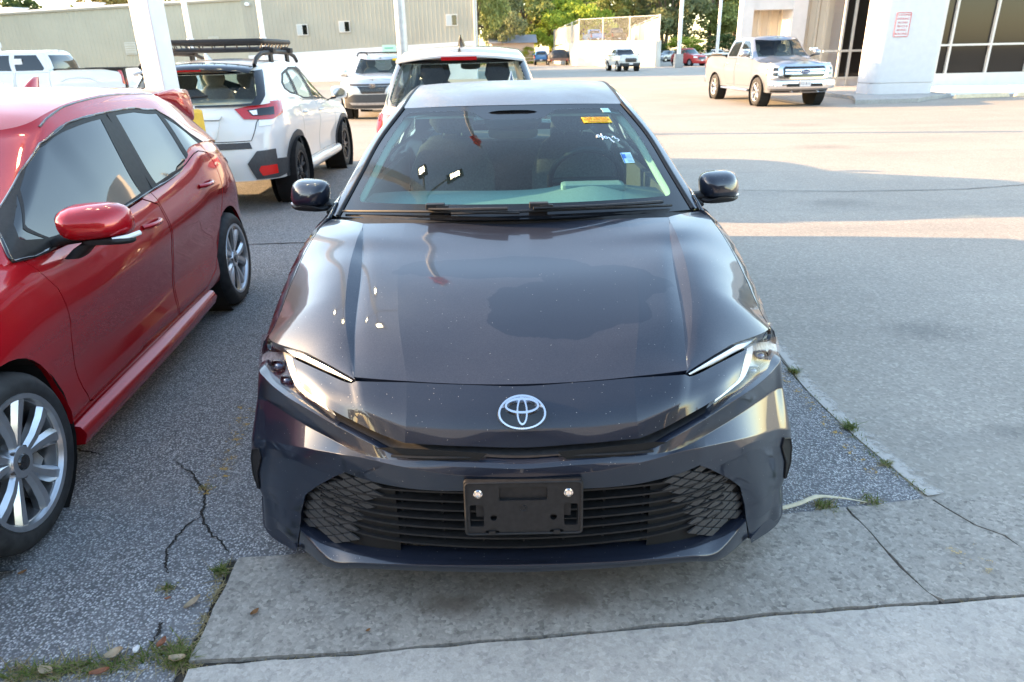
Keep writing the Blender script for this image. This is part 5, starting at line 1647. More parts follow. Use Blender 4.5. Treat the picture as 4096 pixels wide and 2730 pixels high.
class Vehicle:
    """a car body made of a lower shell and a cabin shell (see Ring); parts are cut from or laid on those shells"""
    def __init__(s, name, label, cat, loc, rz, P, group=None, step=.09):
        s.root = thing(name, label, cat, loc, rz, group)
        s.P = P; s.step = step
        L, W = P['L'], P['W']
        s.L, s.W_ = L, W
        SH = tab(*P['shoulder'])
        z0 = P.get('sill', .20)
        pf = P.get('prof', ((0, .93), (.18, .965), (.5, 1.0), (.8, .985), (1, .93)))
        prof = tab(*pf)
        Wt = tab(*P.get('plan', ((0, W), (L, W))))
        dent = P.get('dent')
        def pr(y, h):
            v = prof(h)
            if dent:
                for (yc, hc, ry, rh, a) in dent: v = v + a * np.exp(-((y - yc) / ry) ** 2 - ((h - hc) / rh) ** 2)
            return v
        s.low = Ring(tab((0, P.get('sill_f', z0)), (L * .25, z0), (L * .75, z0), (L, P.get('sill_r', z0 + .06))), SH, Wt, pr,
                     tab(*P.get('yF', ((0, .10), (.3, .0), (.7, .03), (1, .12)))), tab(*P.get('yR', ((0, L - .08), (.3, L), (.7, L - .03), (1, L - .10)))),
                     P.get('cF', .55), P.get('nF', 2.3), P.get('cR', .5), P.get('nR', 2.6))
        s.paint = P['paint']
        s.trim = P.get('trim', M['black_plastic'])
        if P.get('cabin'):
            c = P['cabin']
            belt = tab(*c['belt']); rail = tab(*c['rail'])
            tum = c.get('tumble', .23)
            Wc = tab(*c['plan'])
            cp = tab((0, 1.0), (.35, 1 - tum * .30), (.75, 1 - tum * .70), (.92, 1 - tum * .92), (1, 1 - tum * 1.12))
            s.cab = Ring(belt, rail, Wc, lambda y, h: cp(h), tab(*c['yF']), tab(*c['yR']), c.get('cF', .45), c.get('nF', 2.6), c.get('cR', .35), c.get('nR', 3.0))
    # --- surface maps for one flank
    def S(s, ring, sg): return lambda a, b: ring.wrap(np.abs(a) * sg if sg < 0 else a, b)
    def conv(s, ring, pts):
        out = []
        for p in pts:
            k, a, z = p if len(p) == 3 else ('s', *p)
            if k == 's': q = ring.sd(a, z)
            elif k == 'f': q = ring.fr(a, z)
            else:
                q = ring.re(a, z); q = (3 - abs(q[0]), q[1])
            out.append((q[0], min(1.0, max(0.0, q[1]))))
        return out
    def steps(s, k=1.0):
        st = s.step * k
        return (st / (s.L / 2.6), st / .75)
    def ref(s): return (0, s.L / 2, .6)
    def flank(s, name, pts, mat, ring=None, sides=(-1, 1), parent=None, off=.003, rim=.012, holes=(), k=1.0, round_=0.0):
        ring = ring or s.low
        out = []
        for sg in sides:
            mb = MB()
            o = s.conv(ring, pts)
            if round_: o = fillet(o, round_)
            panel(mb, (lambda r_, g_: (lambda a, b: r_.wrap(g_ * a, b)))(ring, sg), o, [s.conv(ring, h) for h in holes], s.steps(k), off, rim, s.ref())
            out.append(mb.build(name, mat, parent or s.root))
        return out
    def nose(s, name, pts, mat, ring=None, parent=None, off=.004, rim=.015, holes=(), k=.8, round_=0.0):
        ring = ring or s.low
        cv = lambda P_: [ring.fr(x, z) for x, z in P_]
        o = cv(pts)
        if round_: o = fillet(o, round_)
        mb = MB(); panel(mb, ring.wrap, [(a, min(1, max(0, b))) for a, b in o], [cv(h) for h in holes], s.steps(k), off, rim, s.ref())
        return mb.build(name, mat, parent or s.root)
    def tail(s, name, pts, mat, ring=None, parent=None, off=.004, rim=.015, holes=(), k=.8, round_=0.0):
        ring = ring or s.low
        cv = lambda P_: [ring.re(x, z) for x, z in P_]
        o = cv(pts)
        if round_: o = fillet(o, round_)
        mb = MB(); panel(mb, ring.rear, [(a, min(1, max(0, b))) for a, b in o], [cv(h) for h in holes], s.steps(k), off, rim, s.ref())
        return mb.build(name, mat, parent or s.root)
    def body(s, doors=()):
        P = s.P; r = s.low
        mb = MB()
        rA = P.get('arch', P['Rt'] * 1.13)
        arches = []
        for yc in P['axles']:
            zl = float(r.z0(yc)) - .02
            arches.append([(y, max(z, float(r.z0(y)) + .0005)) for y, z in arch_pts(yc, P['Rt'], rA, float(r.z0(yc)))])
        for sg in (-1, 1):
            o = [(0, 0)] + [r.sd(*p) for p in arches[0]] + [r.sd(*p) for p in arches[1]] + [(3, 0), (3, 1), (0, 1)]
            hl = []
            for d in doors:
                c = s.conv(r, d); cx = np.mean(c, 0)
                hl.append([tuple(np.asarray(p)) for p in c])
            panel(mb, (lambda g_: (lambda a, b: r.wrap(g_ * a, b)))(sg), o, hl, s.steps(), 0, .02, s.ref())
        bo = mb.build('body', s.paint, s.root)
        s.body_o = bo
        for d in doors:
            c = np.array(s.conv(r, d)); m = c.mean(0)
            sz = np.ptp(c, axis=0)
            d2 = m + (c - m) * (1 - .011 / np.maximum(np.array([s.L / 2.6, .75]) * sz, .02))
            for sg in (-1, 1):
                mb = MB(); panel(mb, (lambda g_: (lambda a, b: r.wrap(g_ * a, b)))(sg), d2, (), s.steps(), 0, .015, s.ref())
                dd = mb.build('door', s.paint, s.root)
                s.doors = getattr(s, 'doors', []) + [(dd, sg)]
        # liner, floor, wheel wells
        mb = MB()
        for i, yc in enumerate(P['axles']):
            for sg in (-1, 1):
                xw = sg * (P['track'] - .02)
                mb.lathe([(rA + .004, -.16), (rA + .004, .10)], 'x', 24, (xw, yc, P['Rt'])); mb.lathe([(0, -.15 * sg), (rA + .004, -.15 * sg)], 'x', 24, (xw, yc, P['Rt']))
        mb.box((0, s.L / 2, float(r.z0(s.L / 2)) + .03), (2 * s.W_ * .86, s.L * .86, .05))
        mb.build('underbody', M['dark_void'], s.root)
        for yc in P['axles']:
            for sg in (-1, 1): wheel(s.root, sg * P['track'], yc, sg, P['Rt'], P.get('tw', .22), P['rr'], P.get('wheel', 'ten'))
    def cap(s, name, s0, s1, crown, ring=None, mat=None, n=26, nq=15, p=2.2, hh=1.0, dip=None, parent=None):
        """skin across the car between the two top edges (bonnet, roof, boot)"""
        ring = ring or s.low
        a = np.linspace(s0, s1, n)
        E_ = ring.wrap(a, np.full(n, hh))
        G = []
        for i in range(n):
            row_ = []
            c = crown(a[i], E_[i, 1]) if callable(crown) else crown
            for q in np.linspace(-1, 1, nq):
                z = E_[i, 2] + c * (1 - abs(q) ** p)
                if dip: z += dip(q, E_[i, 1])
                row_.append((E_[i, 0] * q, E_[i, 1], z))
            G.append(row_)
        mb = MB(); mb.grid(np.array(G), flip=False)
        return mb.build(name, mat or s.paint, parent or s.root, smooth=50, recalc=False)
    def cabin(s, side=(), front=None, rear=None, glass_side=None, glass_front=None, glass_rear=None, see=False, fa=.95, rb=.9, name_frame=True):
        c = s.cab
        glass_side = glass_side or M['dark_glass']; glass_front = glass_front or M['dark_glass']; glass_rear = glass_rear or M['dark_glass']
        mb = MB()
        cs = lambda ps: [c.sd(*p) for p in ps]
        cf = lambda ps: [c.fr(*p) for p in ps]
        cr_ = lambda ps: [c.re(*p) for p in ps]
        hs = [cs(p) for _, p in side]
        st = s.steps(.8)
        panel(mb, c.wrap, [(-fa, 0), (fa, 0), (fa, 1), (-fa, 1)], [cf(front)] if (see and front) else [], st, 0, 0, s.ref())
        for sg in (-1, 1):
            panel(mb, (lambda g_: (lambda a, b: c.wrap(g_ * a, b)))(sg), [(fa, 0), (3 - rb, 0), (3 - rb, 1), (fa, 1)], hs if see else [], st, 0, .01 if see else 0, s.ref())
        panel(mb, c.rear, [(-rb, 0), (rb, 0), (rb, 1), (-rb, 1)], [cr_(rear)] if (see and rear) else [], st, 0, .01 if see else 0, s.ref())
        cb = mb.build('cabin_shell', s.paint, s.root)
        o = -.006 if see else .004
        for nm, p in side:
            for sg in (-1, 1):
                mb = MB(); panel(mb, (lambda g_: (lambda a, b: c.wrap(g_ * a, b)))(sg), cs(p), (), st, o, 0 if see else .01, s.ref()); mb.build(nm, glass_side, s.root)
        if front:
            mb = MB(); panel(mb, c.wrap, cf(front), (), st, o, 0 if see else .01, s.ref()); s.ws = mb.build('windscreen', glass_front, s.root)
        if rear:
            mb = MB(); panel(mb, c.rear, cr_(rear), (), st, o, 0 if see else .01, s.ref()); s.rw = mb.build('rear_window', glass_rear, s.root)
        return cb
    def band(s, name, pts, mat, ring=None, w=.012, off=.004, sides=(-1, 1), parent=None, r_=None, conv=None):
        """a thin strip (seam, moulding) following a polyline on the shell"""
        ring = ring or s.low
        for sg in sides:
            c = s.conv(ring, pts)
            c = resample(c, s.steps(.4)[0], s.steps(.4)[1], closed=False)
            Pp = ring.wrap(sg * c[:, 0], c[:, 1])
            mb = MB(); mb.tube(Pp, r_ or w / 2, 6, flat=1.0); mb.build(name, mat, parent or s.root, smooth=60)
    def seats(s, rows, x=.37, zs=.62, mat=None, dz=0.0):
        mat = mat or M['cloth']
        for y in rows:
            for sx in (-x, x):
                mb = MB()
                rounded_blob(mb, [((sx, y, zs - .25 + dz), (.24, 0, 0), (0, .07, .02)), ((sx, y + .03, zs + .1 + dz), (.25, 0, 0), (0, .07, .02)), ((sx, y + .12, zs + .40 + dz), (.21, 0, 0), (0, .06, .02)), ((sx, y + .14, zs + .48 + dz), (.13, 0, 0), (0, .04, .02))], 16, 2.8)
                rounded_blob(mb, [((sx, y + .15, zs + .49 + dz), (.10, 0, 0), (0, .045, 0)), ((sx, y + .15, zs + .58 + dz), (.145, 0, 0), (0, .055, 0)), ((sx, y + .16, zs + .70 + dz), (.12, 0, 0), (0, .045, 0)), ((sx, y + .16, zs + .73 + dz), (.06, 0, 0), (0, .02, 0))], 14, 2.6)
                mb.build('front_seat' if y == rows[0] else 'rear_seat', mat, s.root, smooth=60)
    def mirror(s, y, x, z, w=.22, h=.14, mat=None, foot=None, d=.10, glass_=False):
        for sg in (-1, 1):
            mb = MB()
            cx = sg * (x + w / 2 - .02)
            sec = []
            for (dy, a, b) in ((-d, .35, .30), (-d * .85, .72, .66), (-d * .4, .95, .92), (0, 1, 1), (.02, .93, .92)):
                sec.append(((cx, y + dy, z), (w / 2 * a, sg * w * .14 * a, 0), (-sg * .008, 0, h / 2 * b)))
            rounded_blob(mb, sec, 20, 3)
            o = mb.build('door_mirror', mat or s.paint, s.root, smooth=60)
            mb = MB(); rounded_blob(mb, [((sg * (x - .09), y - .01, z - h * .62), (.03, 0, 0), (0, .05, 0)), ((sg * (x - .03), y - .02, z - h * .45), (.02, 0, -.02), (0, .04, 0)), ((sg * (x + .06), y - .02, z - h * .38), (.02, 0, -.02), (0, .035, 0))], 12, 2.5)
            mb.build('mirror_foot', foot or M['black_plastic'], o, smooth=60)
            mb = MB(); ring_ = [(cx + math.cos(t) * w * .40, y + .0225 + sg * math.cos(t) * w * .056 * 2, z + math.sin(t) * h * .38) for t in np.linspace(0, 2 * math.pi, 17)[:-1]]
            mb.add(ring_, [tuple(range(16))]); mb.build('mirror_glass', M['chrome'], o)
    def handle(s, y, z, x, mat=None, ln=.20):
        for sg in (-1, 1):
            mb = MB()
            q = s.low.wrap(np.array([sg * s.low.sd(y + t, z)[0] for t in np.linspace(-ln / 2, ln / 2, 7)]), np.array([s.low.sd(y + t, z)[1] for t in np.linspace(-ln / 2, ln / 2, 7)]))
            off_ = np.array([.0, .022, .03, .032, .03, .022, .0])
            q[:, 0] += sg * off_
            mb.tube(q, [.012, .014, .013, .013, .013, .014, .012], 8, flat=1.0); mb.build('door_handle', mat or s.paint, s.root, smooth=60)

def plate(parent, loc, txt, nrm=-1, w=.305, h=.152, rz=0.0):
    mb = MB(); mb.box(loc, (w, .006, h))
    o = mb.build('number_plate', M['white_paint'], parent)
    if txt:
        r_ = (1, 0, 0) if nrm < 0 else (-1, 0, 0)
        text_mesh(txt, h * .62, M['plate_ink'], o, 'lettering', (loc[0], loc[1] + nrm * .0045, loc[2] - .01), (r_, (0, 0, 1)), .0008)
    return o
M['plate_ink'] = simple('plate_ink', (0.03, 0.03, 0.06), 0.6)

# ================= red hatchback on the left
P_RED = paint('red_pearl_paint', (0.34, 0.003, 0.008), 0.25, 0.25, dust=0.02, dustcol=(0.55, 0.42, 0.40))
def build_red():
    L = 4.37
    P = dict(L=L, W=.895, axles=(.93, 3.57), Rt=.3185, rr=.236, track=.785, tw=.225, arch=.362, wheel='ten', paint=P_RED, sill=.235, sill_f=.19, sill_r=.24,
             shoulder=((0, .66), (.12, .72), (.4, .80), (.8, .885), (1.24, .955), (1.6, .935), (2.1, .955), (2.55, .985), (3.0, 1.04), (3.3, 1.12), (3.6, 1.11), (4.0, 1.0), (4.37, .96)),
             prof=((0, .955), (.12, .985), (.30, .975), (.5, .985), (.66, 1.0), (.84, .985), (.93, .965), (1, .925)),
             plan=((0, .86), (.6, .885), (.95, .895), (1.6, .88), (2.6, .885), (3.5, .897), (4.0, .87), (4.37, .82)),
             yF=((0, .12), (.3, .03), (.6, .0), (1, .14)), yR=((0, L - .10), (.3, L), (.65, L - .06), (1, L - .22)), cF=.62, nF=2.2, cR=.55, nR=2.5,
             dent=((2.0, .28, 1.1, .16, -.018), (2.0, .70, 1.5, .10, .012)),
             cabin=dict(belt=((.9, .93), (1.24, .945), (1.6, .925), (2.1, .945), (2.55, .975), (3.0, 1.03), (3.3, 1.10), (3.7, 1.10), (4.3, .98)), rail=((.9, 1.31), (1.6, 1.32), (1.95, 1.342), (2.15, 1.39), (2.45, 1.43), (2.8, 1.445), (3.3, 1.432), (3.6, 1.385), (3.9, 1.31), (4.3, 1.25)),
                        plan=((.8, .83), (1.4, .835), (2.4, .845), (3.2, .83), (3.8, .79), (4.3, .72)), tumble=.255,
                        yF=((0, 1.0), (.05, 1.03), (.47, 1.40), (.72, 1.63), (1, 1.88)), yR=((0, 4.22), (.5, 4.08), (1, 3.92)), cF=.26, nF=2.6, cR=.40, nR=2.6))
    V = Vehicle('hatchback', 'red hatchback with silver multi-spoke wheels, parked along the left edge of the picture', 'car', (-2.539, -.521, 0), .079, P, step=.05)
    dF = [(1.325, .935), (1.37, .86), (1.408, .80), (1.428, .65), (1.428, .50), (1.425, .36), (1.442, .292), (1.475, .282), (2.48, .292), (2.50, .375), (2.545, .60), (2.545, .80), (2.53, .905), (2.42, .955), (2.1, .935), (1.6, .918)]
    dR = [(2.53, .975), (2.54, .90), (2.556, .80), (2.556, .60), (2.512, .375), (2.49, .292), (2.95, .30), (3.02, .325), (3.148, .36), (3.26, .45), (3.35, .55), (3.45, .70), (3.484, .82), (3.475, .96), (3.42, 1.06), (3.3, 1.085), (3.0, 1.02), (2.7, .985)]
    V.body([dF, dR])
    # cabin
    wF = [(1.545, .966), (1.635, 1.142), (1.77, 1.206), (1.915, 1.266), (2.05, 1.297), (2.179, 1.318), (2.494, 1.339), (2.405, .985), (2.114, .962), (1.8, .958)]
    wT = [(1.40, .992), (1.425, 1.045), (1.60, 1.128), (1.52, .968)]
    wR = [(2.663, 1.344), (2.894, 1.342), (3.15, 1.315), (3.115, 1.045), (2.85, 1.018), (2.606, .997)]
    wQ = [(3.20, 1.295), (3.29, 1.24), (3.357, 1.185), (3.443, 1.106), (3.164, 1.05)]
    V.cabin([('front_door_window', wF), ('corner_window', wT), ('rear_door_window', wR), ('quarter_window', wQ)], [(-.70, .985), (.70, .985), (.63, 1.12), (.53, 1.30), (-.53, 1.30), (-.63, 1.12)], [(-.52, 1.04), (.52, 1.04), (.46, 1.26), (-.46, 1.26)], glass_side=M['dark_glass'])
    c = V.cab
    trimF = [(1.262, .95), (1.27, .972), (1.37, 1.047), (1.47, 1.09), (1.735, 1.197), (1.95, 1.284), (2.21, 1.345), (2.57, 1.364), (2.92, 1.364), (3.17, 1.338), (3.29, 1.270), (3.39, 1.180), (3.53, 1.108), (3.33, 1.075), (3.12, 1.036), (2.55, .982), (2.1, .952), (1.57, .932), (1.39, .932)]
    for sg in (-1, 1):
        mb = MB()
        panel(mb, (lambda g_: (lambda a, b: c.wrap(g_ * a, b)))(sg), [c.sd(*p) for p in trimF], [[c.sd(*p) for p in w] for w in (wF, wT, wR, wQ)], V.steps(.7), .006, .012, V.ref())
        fr = mb.build('window_frame', M['black_plastic'], V.root)
        mb = MB(); q = [c.sd(*p) for p in trimF] ; q = resample(q, .02, .05)
        Pp = c.wrap(sg * q[:, 0], q[:, 1]); mb.tube(Pp + np.array([sg * .004, 0, 0]), .007, 6, closed=True); mb.build('window_moulding', M['gloss_black'], fr, smooth=60)
        mb = MB(); q = [c.sd(*p) for p in ((2.575, 1.355), (2.53, .985))]; Pp = c.wrap(sg * np.array([a[0] for a in q]), np.array([a[1] for a in q])); mb.tube(Pp + np.array([sg * .006, 0, 0]), .004, 6); mb.build('pillar_seam', M['dark_void'], fr)
    V.cap('roof', 0.02, 2.98, lambda a, y: .040, ring=c, n=60, nq=21, p=2.4, mat=paint('red_dusty_roof_paint', (0.34, 0.003, 0.008), 0.15, 0.3, dust=0.75, dustcol=(0.24, 0.075, 0.085)))
    def hd(q, y): return .012 * math.exp(-((abs(q) - .55) / .10) ** 2)
    V.cap('bonnet', 0.01, 1.16, lambda a, y: .03 + .05 * min(1, max(0, y / 1.2)), n=34, nq=31, p=2.6, dip=hd)
    V.cap('boot', 2.0, 2.99, lambda a, y: .02, n=20, nq=15)
    V.band('roof_seam', [('s', 2.05, 1.345), ('s', 2.3, 1.408), ('s', 2.9, 1.436), ('s', 3.4, 1.41)], M['gloss_black'], ring=c, w=.010)
    # spoiler over the rear window
    mb = MB()
    rows = []
    for (y, z, w) in ((3.66, 1.415, .50), (3.90, 1.425, .53), (4.18, 1.415, .54), (4.23, 1.395, .54), (4.17, 1.375, .53), (3.80, 1.370, .52)):
        rows.append([(u * w, y - .10 * u * u, z - .05 * abs(u) ** 3 + .018) for u in np.linspace(-1, 1, 21)])
    mb.grid(np.array(rows), flip=True)
    for sg in (-1, 1):
        rounded_blob(mb, [((sg * .535, 3.62, 1.385), (.02, 0, .01), (0, 0, .02)), ((sg * .555, 3.85, 1.37), (.03, 0, .02), (0, 0, .05)), ((sg * .565, 4.08, 1.31), (.03, 0, .02), (0, 0, .10)), ((sg * .56, 4.17, 1.27), (.015, 0, .01), (0, 0, .07))], 14, 2.6)
    V_sp = mb.build('rear_spoiler', P_RED, V.root, smooth=50)
    mb = MB(); rounded_blob(mb, [((0, 3.22, 1.462), (.028, 0, 0), (0, .085, 0)), ((0, 3.27, 1.50), (.016, 0, 0), (0, .06, 0)), ((0, 3.315, 1.53), (.006, 0, 0), (0, .028, 0))], 16, 2)
    mb.build('shark_fin_aerial', P_RED, V.root, smooth=60)
    V.mirror(1.58, .90, 1.02, .25, .145, d=.13, mat=P_RED)
    for sg in (-1, 1):
        mb = MB(); rounded_blob(mb, [((sg * .96, 1.585, .944), (.03, 0, 0), (0, 0, .016)), ((sg * 1.04, 1.575, .945), (.10, 0, 0), (0, 0, .018)), ((sg * 1.05, 1.53, .948), (.10, 0, 0), (0, 0, .016)), ((sg * 1.04, 1.48, .955), (.06, 0, 0), (0, 0, .010))], 16, 3)
        rounded_blob(mb, [((sg * .90, 1.56, .885), (.035, 0, 0), (0, .05, 0)), ((sg * .94, 1.56, .92), (.035, 0, 0), (0, .045, 0)), ((sg * .985, 1.56, .945), (.04, 0, 0), (0, .04, 0))], 14, 3)
        mt = mb.build('mirror_base', M['black_plastic'], V.root, smooth=60)
        mb = MB(); mb.tube([(sg * 1.08, 1.50, .958), (sg * 1.13, 1.53, .962), (sg * 1.155, 1.58, .966)], .010, 8); mb.build('repeater_lamp', M['lamp_white'], mt, smooth=60)
    V.handle(2.36, .838, .9); V.handle(3.20, .895, .9)
    # side skirt, lamps, bumper grille, emblem
    for sg in (-1, 1):
        mb = MB(); rows = []
        for (dx, z) in ((-.04, .262), (.02, .250), (.038, .215), (.02, .17), (-.06, .165)):
            rows.append([(sg * (.86 + dx + .012 * math.sin(math.pi * t)), 1.30 + 1.72 * t, z + .012 * t) for t in np.linspace(0, 1, 20)])
        mb.grid(np.array(rows), flip=(sg < 0)); mb.add([r_[-1] for r_ in rows], [(0, 1, 2, 3, 4)]); mb.add([r_[0] for r_ in rows], [(4, 3, 2, 1, 0)])
        mb.build('side_skirt', P_RED, V.root, smooth=60)
    V.flank('headlight', [('f', .42, .655), ('f', .62, .69), ('s', .42, .74), ('s', .62, .755), ('s', .42, .69), ('f', .6, .60), ('f', .45, .62)], M['lamp_reflector'])
    V.nose('lower_grille', [(-.55, .22), (.55, .22), (.62, .40), (.52, .50), (-.52, .50), (-.62, .40)], M['black_plastic'], off=.006)
    V.flank('tail_light', [('s', 3.70, .985), ('s', 3.95, .965), ('r', .72, .955), ('r', .45, .93), ('r', .45, .86), ('r', .72, .86), ('s', 3.99, .88), ('s', 3.85, .93)], M['red_lens'], off=.006)
    V.tail('rear_bumper_trim', [(-.6, .28), (.6, .28), (.66, .44), (-.66, .44)], M['black_plastic'])
    mb = MB(); mb.lathe([(0, 0), (.07, -.002), (.074, .004)], 'y', 24, (0, .02, .64)); mb.build('emblem', M['chrome'], V.root, smooth=40)
    # fuel door, centre sills of windows
    mb = MB(); 
    for sg in (-1,):
        q = [V.low.sd(3.78 + .085 * math.cos(t), .90 + .075 * math.sin(t)) for t in np.linspace(0, 2 * math.pi, 25)[:-1]]
        Pp = V.low.wrap(-1 * np.array([a[0] for a in q]), np.array([a[1] for a in q])); mb.tube(Pp, .003, 5, closed=True)
    mb.build('fuel_door_seam', M['dark_void'], V.root)
    return V
build_red()

# ================= white crossover with a basket on its roof
P_WHT = paint('pearl_white_paint', (0.70, 0.70, 0.685), 0.0, 0.4, dust=0.05, flake=False)
def build_cross():
    L = 4.46
    P = dict(L=L, W=.905, axles=(.89, 3.555), Rt=.345, rr=.228, track=.79, tw=.225, arch=.40, wheel='x5', paint=P_WHT, sill=.34, sill_f=.30, sill_r=.36,
             shoulder=((0, .80), (.15, .86), (.5, .93), (1.0, 1.0), (1.3, 1.03), (2.0, 1.085), (2.7, 1.12), (3.2, 1.17), (3.7, 1.18), (4.46, 1.13)),
             prof=((0, .955), (.2, .96), (.5, .985), (.66, 1.0), (.85, .975), (1, .915)),
             plan=((0, .86), (.7, .90), (1.6, .885), (2.6, .885), (3.5, .905), (4.0, .885), (4.46, .84)),
             yR=((0, L - .02), (.22, L), (.55, L - .05), (.8, L - .10), (1, L - .18)), cR=.46, nR=2.7,
             dent=((2.2, .30, 1.0, .2, -.02),),
             cabin=dict(belt=((.9, .96), (1.3, 1.015), (2.0, 1.07), (2.7, 1.105), (3.2, 1.155), (3.7, 1.17), (4.4, 1.12)), rail=((.9, 1.25), (1.5, 1.30), (1.9, 1.45), (2.4, 1.55), (3.0, 1.568), (3.6, 1.545), (4.0, 1.51), (4.4, 1.48)),
                        plan=((.8, .83), (1.6, .825), (2.6, .83), (3.4, .825), (4.0, .79), (4.4, .76)), tumble=.24,
                        yF=((0, 1.05), (.5, 1.5), (1, 1.95)), yR=((0, 4.30), (.5, 4.18), (1, 4.00)), cF=.5, nF=2.4, cR=.34, nR=2.9))
    V = Vehicle('crossover', 'white crossover under the black roof basket, seen from behind beside the square white post', 'car', (-3.50, 10.53, 0), 3.161, P, step=.06)
    dF = [(1.36, 1.03), (1.33, .7), (1.36, .42), (2.28, .42), (2.28, .75), (2.24, 1.08), (2.0, 1.075)]
    dR = [(2.255, 1.085), (2.295, .75), (2.295, .42), (2.95, .42), (3.05, .60), (3.2, .8), (3.24, 1.0), (3.2, 1.16), (2.75, 1.115)]
    V.body([dF, dR])
    wF = [(1.36, 1.06), (1.6, 1.19), (1.95, 1.36), (2.2, 1.455), (2.33, 1.465), (2.27, 1.12), (2.0, 1.095)]
    wR = [(2.42, 1.47), (2.75, 1.478), (2.92, 1.455), (2.99, 1.18), (2.75, 1.14), (2.36, 1.125)]
    wQ = [(3.0, 1.445), (3.18, 1.42), (3.36, 1.34), (3.40, 1.28), (3.3, 1.235), (3.07, 1.19)]
    rear = [(-.62, 1.155), (.62, 1.155), (.66, 1.23), (.595, 1.465), (-.595, 1.465), (-.66, 1.23)]
    V.cabin([('front_door_window', wF), ('rear_door_window', wR), ('quarter_window', wQ)], [(-.62, 1.06), (.62, 1.06), (.52, 1.45), (-.52, 1.45)], rear, see=True, glass_side=M['win_clear'], glass_front=M['win_clear'], glass_rear=M['win_clear'])
    c = V.cab
    for sg in (-1, 1):
        mb = MB()
        tf = [(1.28, 1.03), (1.6, 1.215), (1.95, 1.39), (2.3, 1.49), (2.75, 1.50), (3.0, 1.47), (3.22, 1.435), (3.43, 1.34), (3.45, 1.27), (3.3, 1.21), (2.75, 1.118), (2.0, 1.075)]
        panel(mb, (lambda g_: (lambda a, b: c.wrap(g_ * a, b)))(sg), [c.sd(*p) for p in tf], [[c.sd(*p) for p in w] for w in (wF, wR, wQ)], V.steps(.7), .004, .008, V.ref()); mb.build('window_frame', M['black_plastic'], V.root)
    mb = MB(); panel(mb, c.rear, [c.re(x, z) for x, z in ((-.70, 1.135), (.70, 1.135), (.73, 1.23), (.665, 1.49), (-.665, 1.49), (-.73, 1.23))], [[c.re(*p) for p in rear]], V.steps(.7), .006, .01, V.ref()); mb.build('rear_window_frame', M['gloss_black'], V.root)
    V.cap('roof', .02, 2.98, .045, ring=c, n=50, nq=17)
    V.cap('bonnet', .01, 1.2, lambda a, y: .03 + .06 * min(1, y / 1.1), n=26, nq=17)
    V.cap('boot', 2.0, 2.99, .01, n=16)
    mb = MB(); rows = []
    for (y, z, w) in ((3.80, 1.575, .60), (4.05, 1.560, .615), (4.24, 1.525, .62), (4.25, 1.505, .62), (4.08, 1.49, .60)):
        rows.append([(u * w, y - .13 * u * u, z - .045 * u * u) for u in np.linspace(-1, 1, 19)])
    mb.grid(np.array(rows), flip=True); sp = mb.build('rear_spoiler', M['gloss_black'], V.root, smooth=60)
    mb = MB(); mb.box((0, 4.235, 1.498), (.30, .012, .022)); mb.build('high_brake_light', M['red_lens'], sp)
    V.flank('arch_flare', [(3.555 + .475 * math.cos(t), .345 + .475 * math.sin(t)) for t in np.linspace(math.pi * 1.02, -.02, 20)] + [(3.555 + .402 * math.cos(t), .345 + .402 * math.sin(t)) for t in np.linspace(-.02, math.pi * 1.02, 20)], M['grey_plastic'], off=.012, rim=.02)
    V.flank('arch_flare', [(.89 + .465 * math.cos(t), .345 + .465 * math.sin(t)) for t in np.linspace(math.pi * 1.02, -.02, 20)] + [(.89 + .402 * math.cos(t), .345 + .402 * math.sin(t)) for t in np.linspace(-.02, math.pi * 1.02, 20)], M['grey_plastic'], off=.012, rim=.02)
    for sg in (-1, 1):
        mb = MB(); mb.tube([(sg * .875, y, .345) for y in np.linspace(1.32, 3.12, 10)], .05, 10, flat=1.3); mb.build('side_sill', M['alloy'] if False else P_WHT, V.root, smooth=60)
    # tail lamps and bumper
    V.flank('tail_light', [('s', 3.84, 1.16), ('s', 4.05, 1.165), ('r', .76, 1.155), ('r', .58, 1.125), ('r', .45, 1.10), ('r', .54, 1.00), ('r', .78, .985), ('s', 4.15, .985), ('s', 3.96, 1.04)], M['red_lens'], off=.012, rim=.02)
    tl = V.flank('lamp_insert', [('r', .57, 1.085), ('r', .70, 1.10), ('r', .80, 1.105), ('r', .81, 1.03), ('r', .70, 1.025), ('r', .62, 1.03)], M['dark_glass'], off=.016, rim=.004)
    V.flank('lamp_insert', [('r', .59, 1.075), ('r', .66, 1.082), ('r', .67, 1.035), ('r', .63, 1.035)], M['lamp_white'], off=.018, rim=.004)
    V.flank('reverse_light', [('r', .68, .98), ('r', .82, .985), ('r', .80, .93), ('r', .68, .92)], M['lamp_white'], off=.010)
    V.flank('bumper_cladding', [('s', 3.98, .56), ('s', 4.20, .575), ('r', .80, .68), ('r', .64, .67), ('r', .54, .545), ('r', .60, .375), ('s', 4.2, .37), ('s', 3.99, .40)], M['grey_plastic'], off=.016, rim=.03)
    V.flank('rear_reflector', [('r', .635, .475), ('r', .66, .515), ('r', .79, .515), ('r', .79, .42), ('r', .66, .41)], M['red_bright'], off=.022, rim=.01)
    V.tail('bumper_step', [(-.60, .70), (.60, .70), (.58, .765), (-.58, .765)], M['grey_plastic'], off=.008)
    # tailgate seam, plate recess, badge lettering
    mb = MB(); pts = [c_ for c_ in ((-.74, 1.19), (-.66, .96), (-.60, .78), (.60, .78), (.66, .96), (.74, 1.19))]
    q = resample([V.low.re(*p) for p in pts], .03, .05, closed=False); mb.tube(V.low.rear(q[:, 0], q[:, 1]) + np.array([0, .0015, 0]), .004, 6); mb.build('tailgate_seam', M['dark_void'], V.root)
    V.tail('plate_recess', [(-.30, .99), (.30, .99), (.25, .81), (-.25, .81)], P_WHT, off=.012, rim=.02)
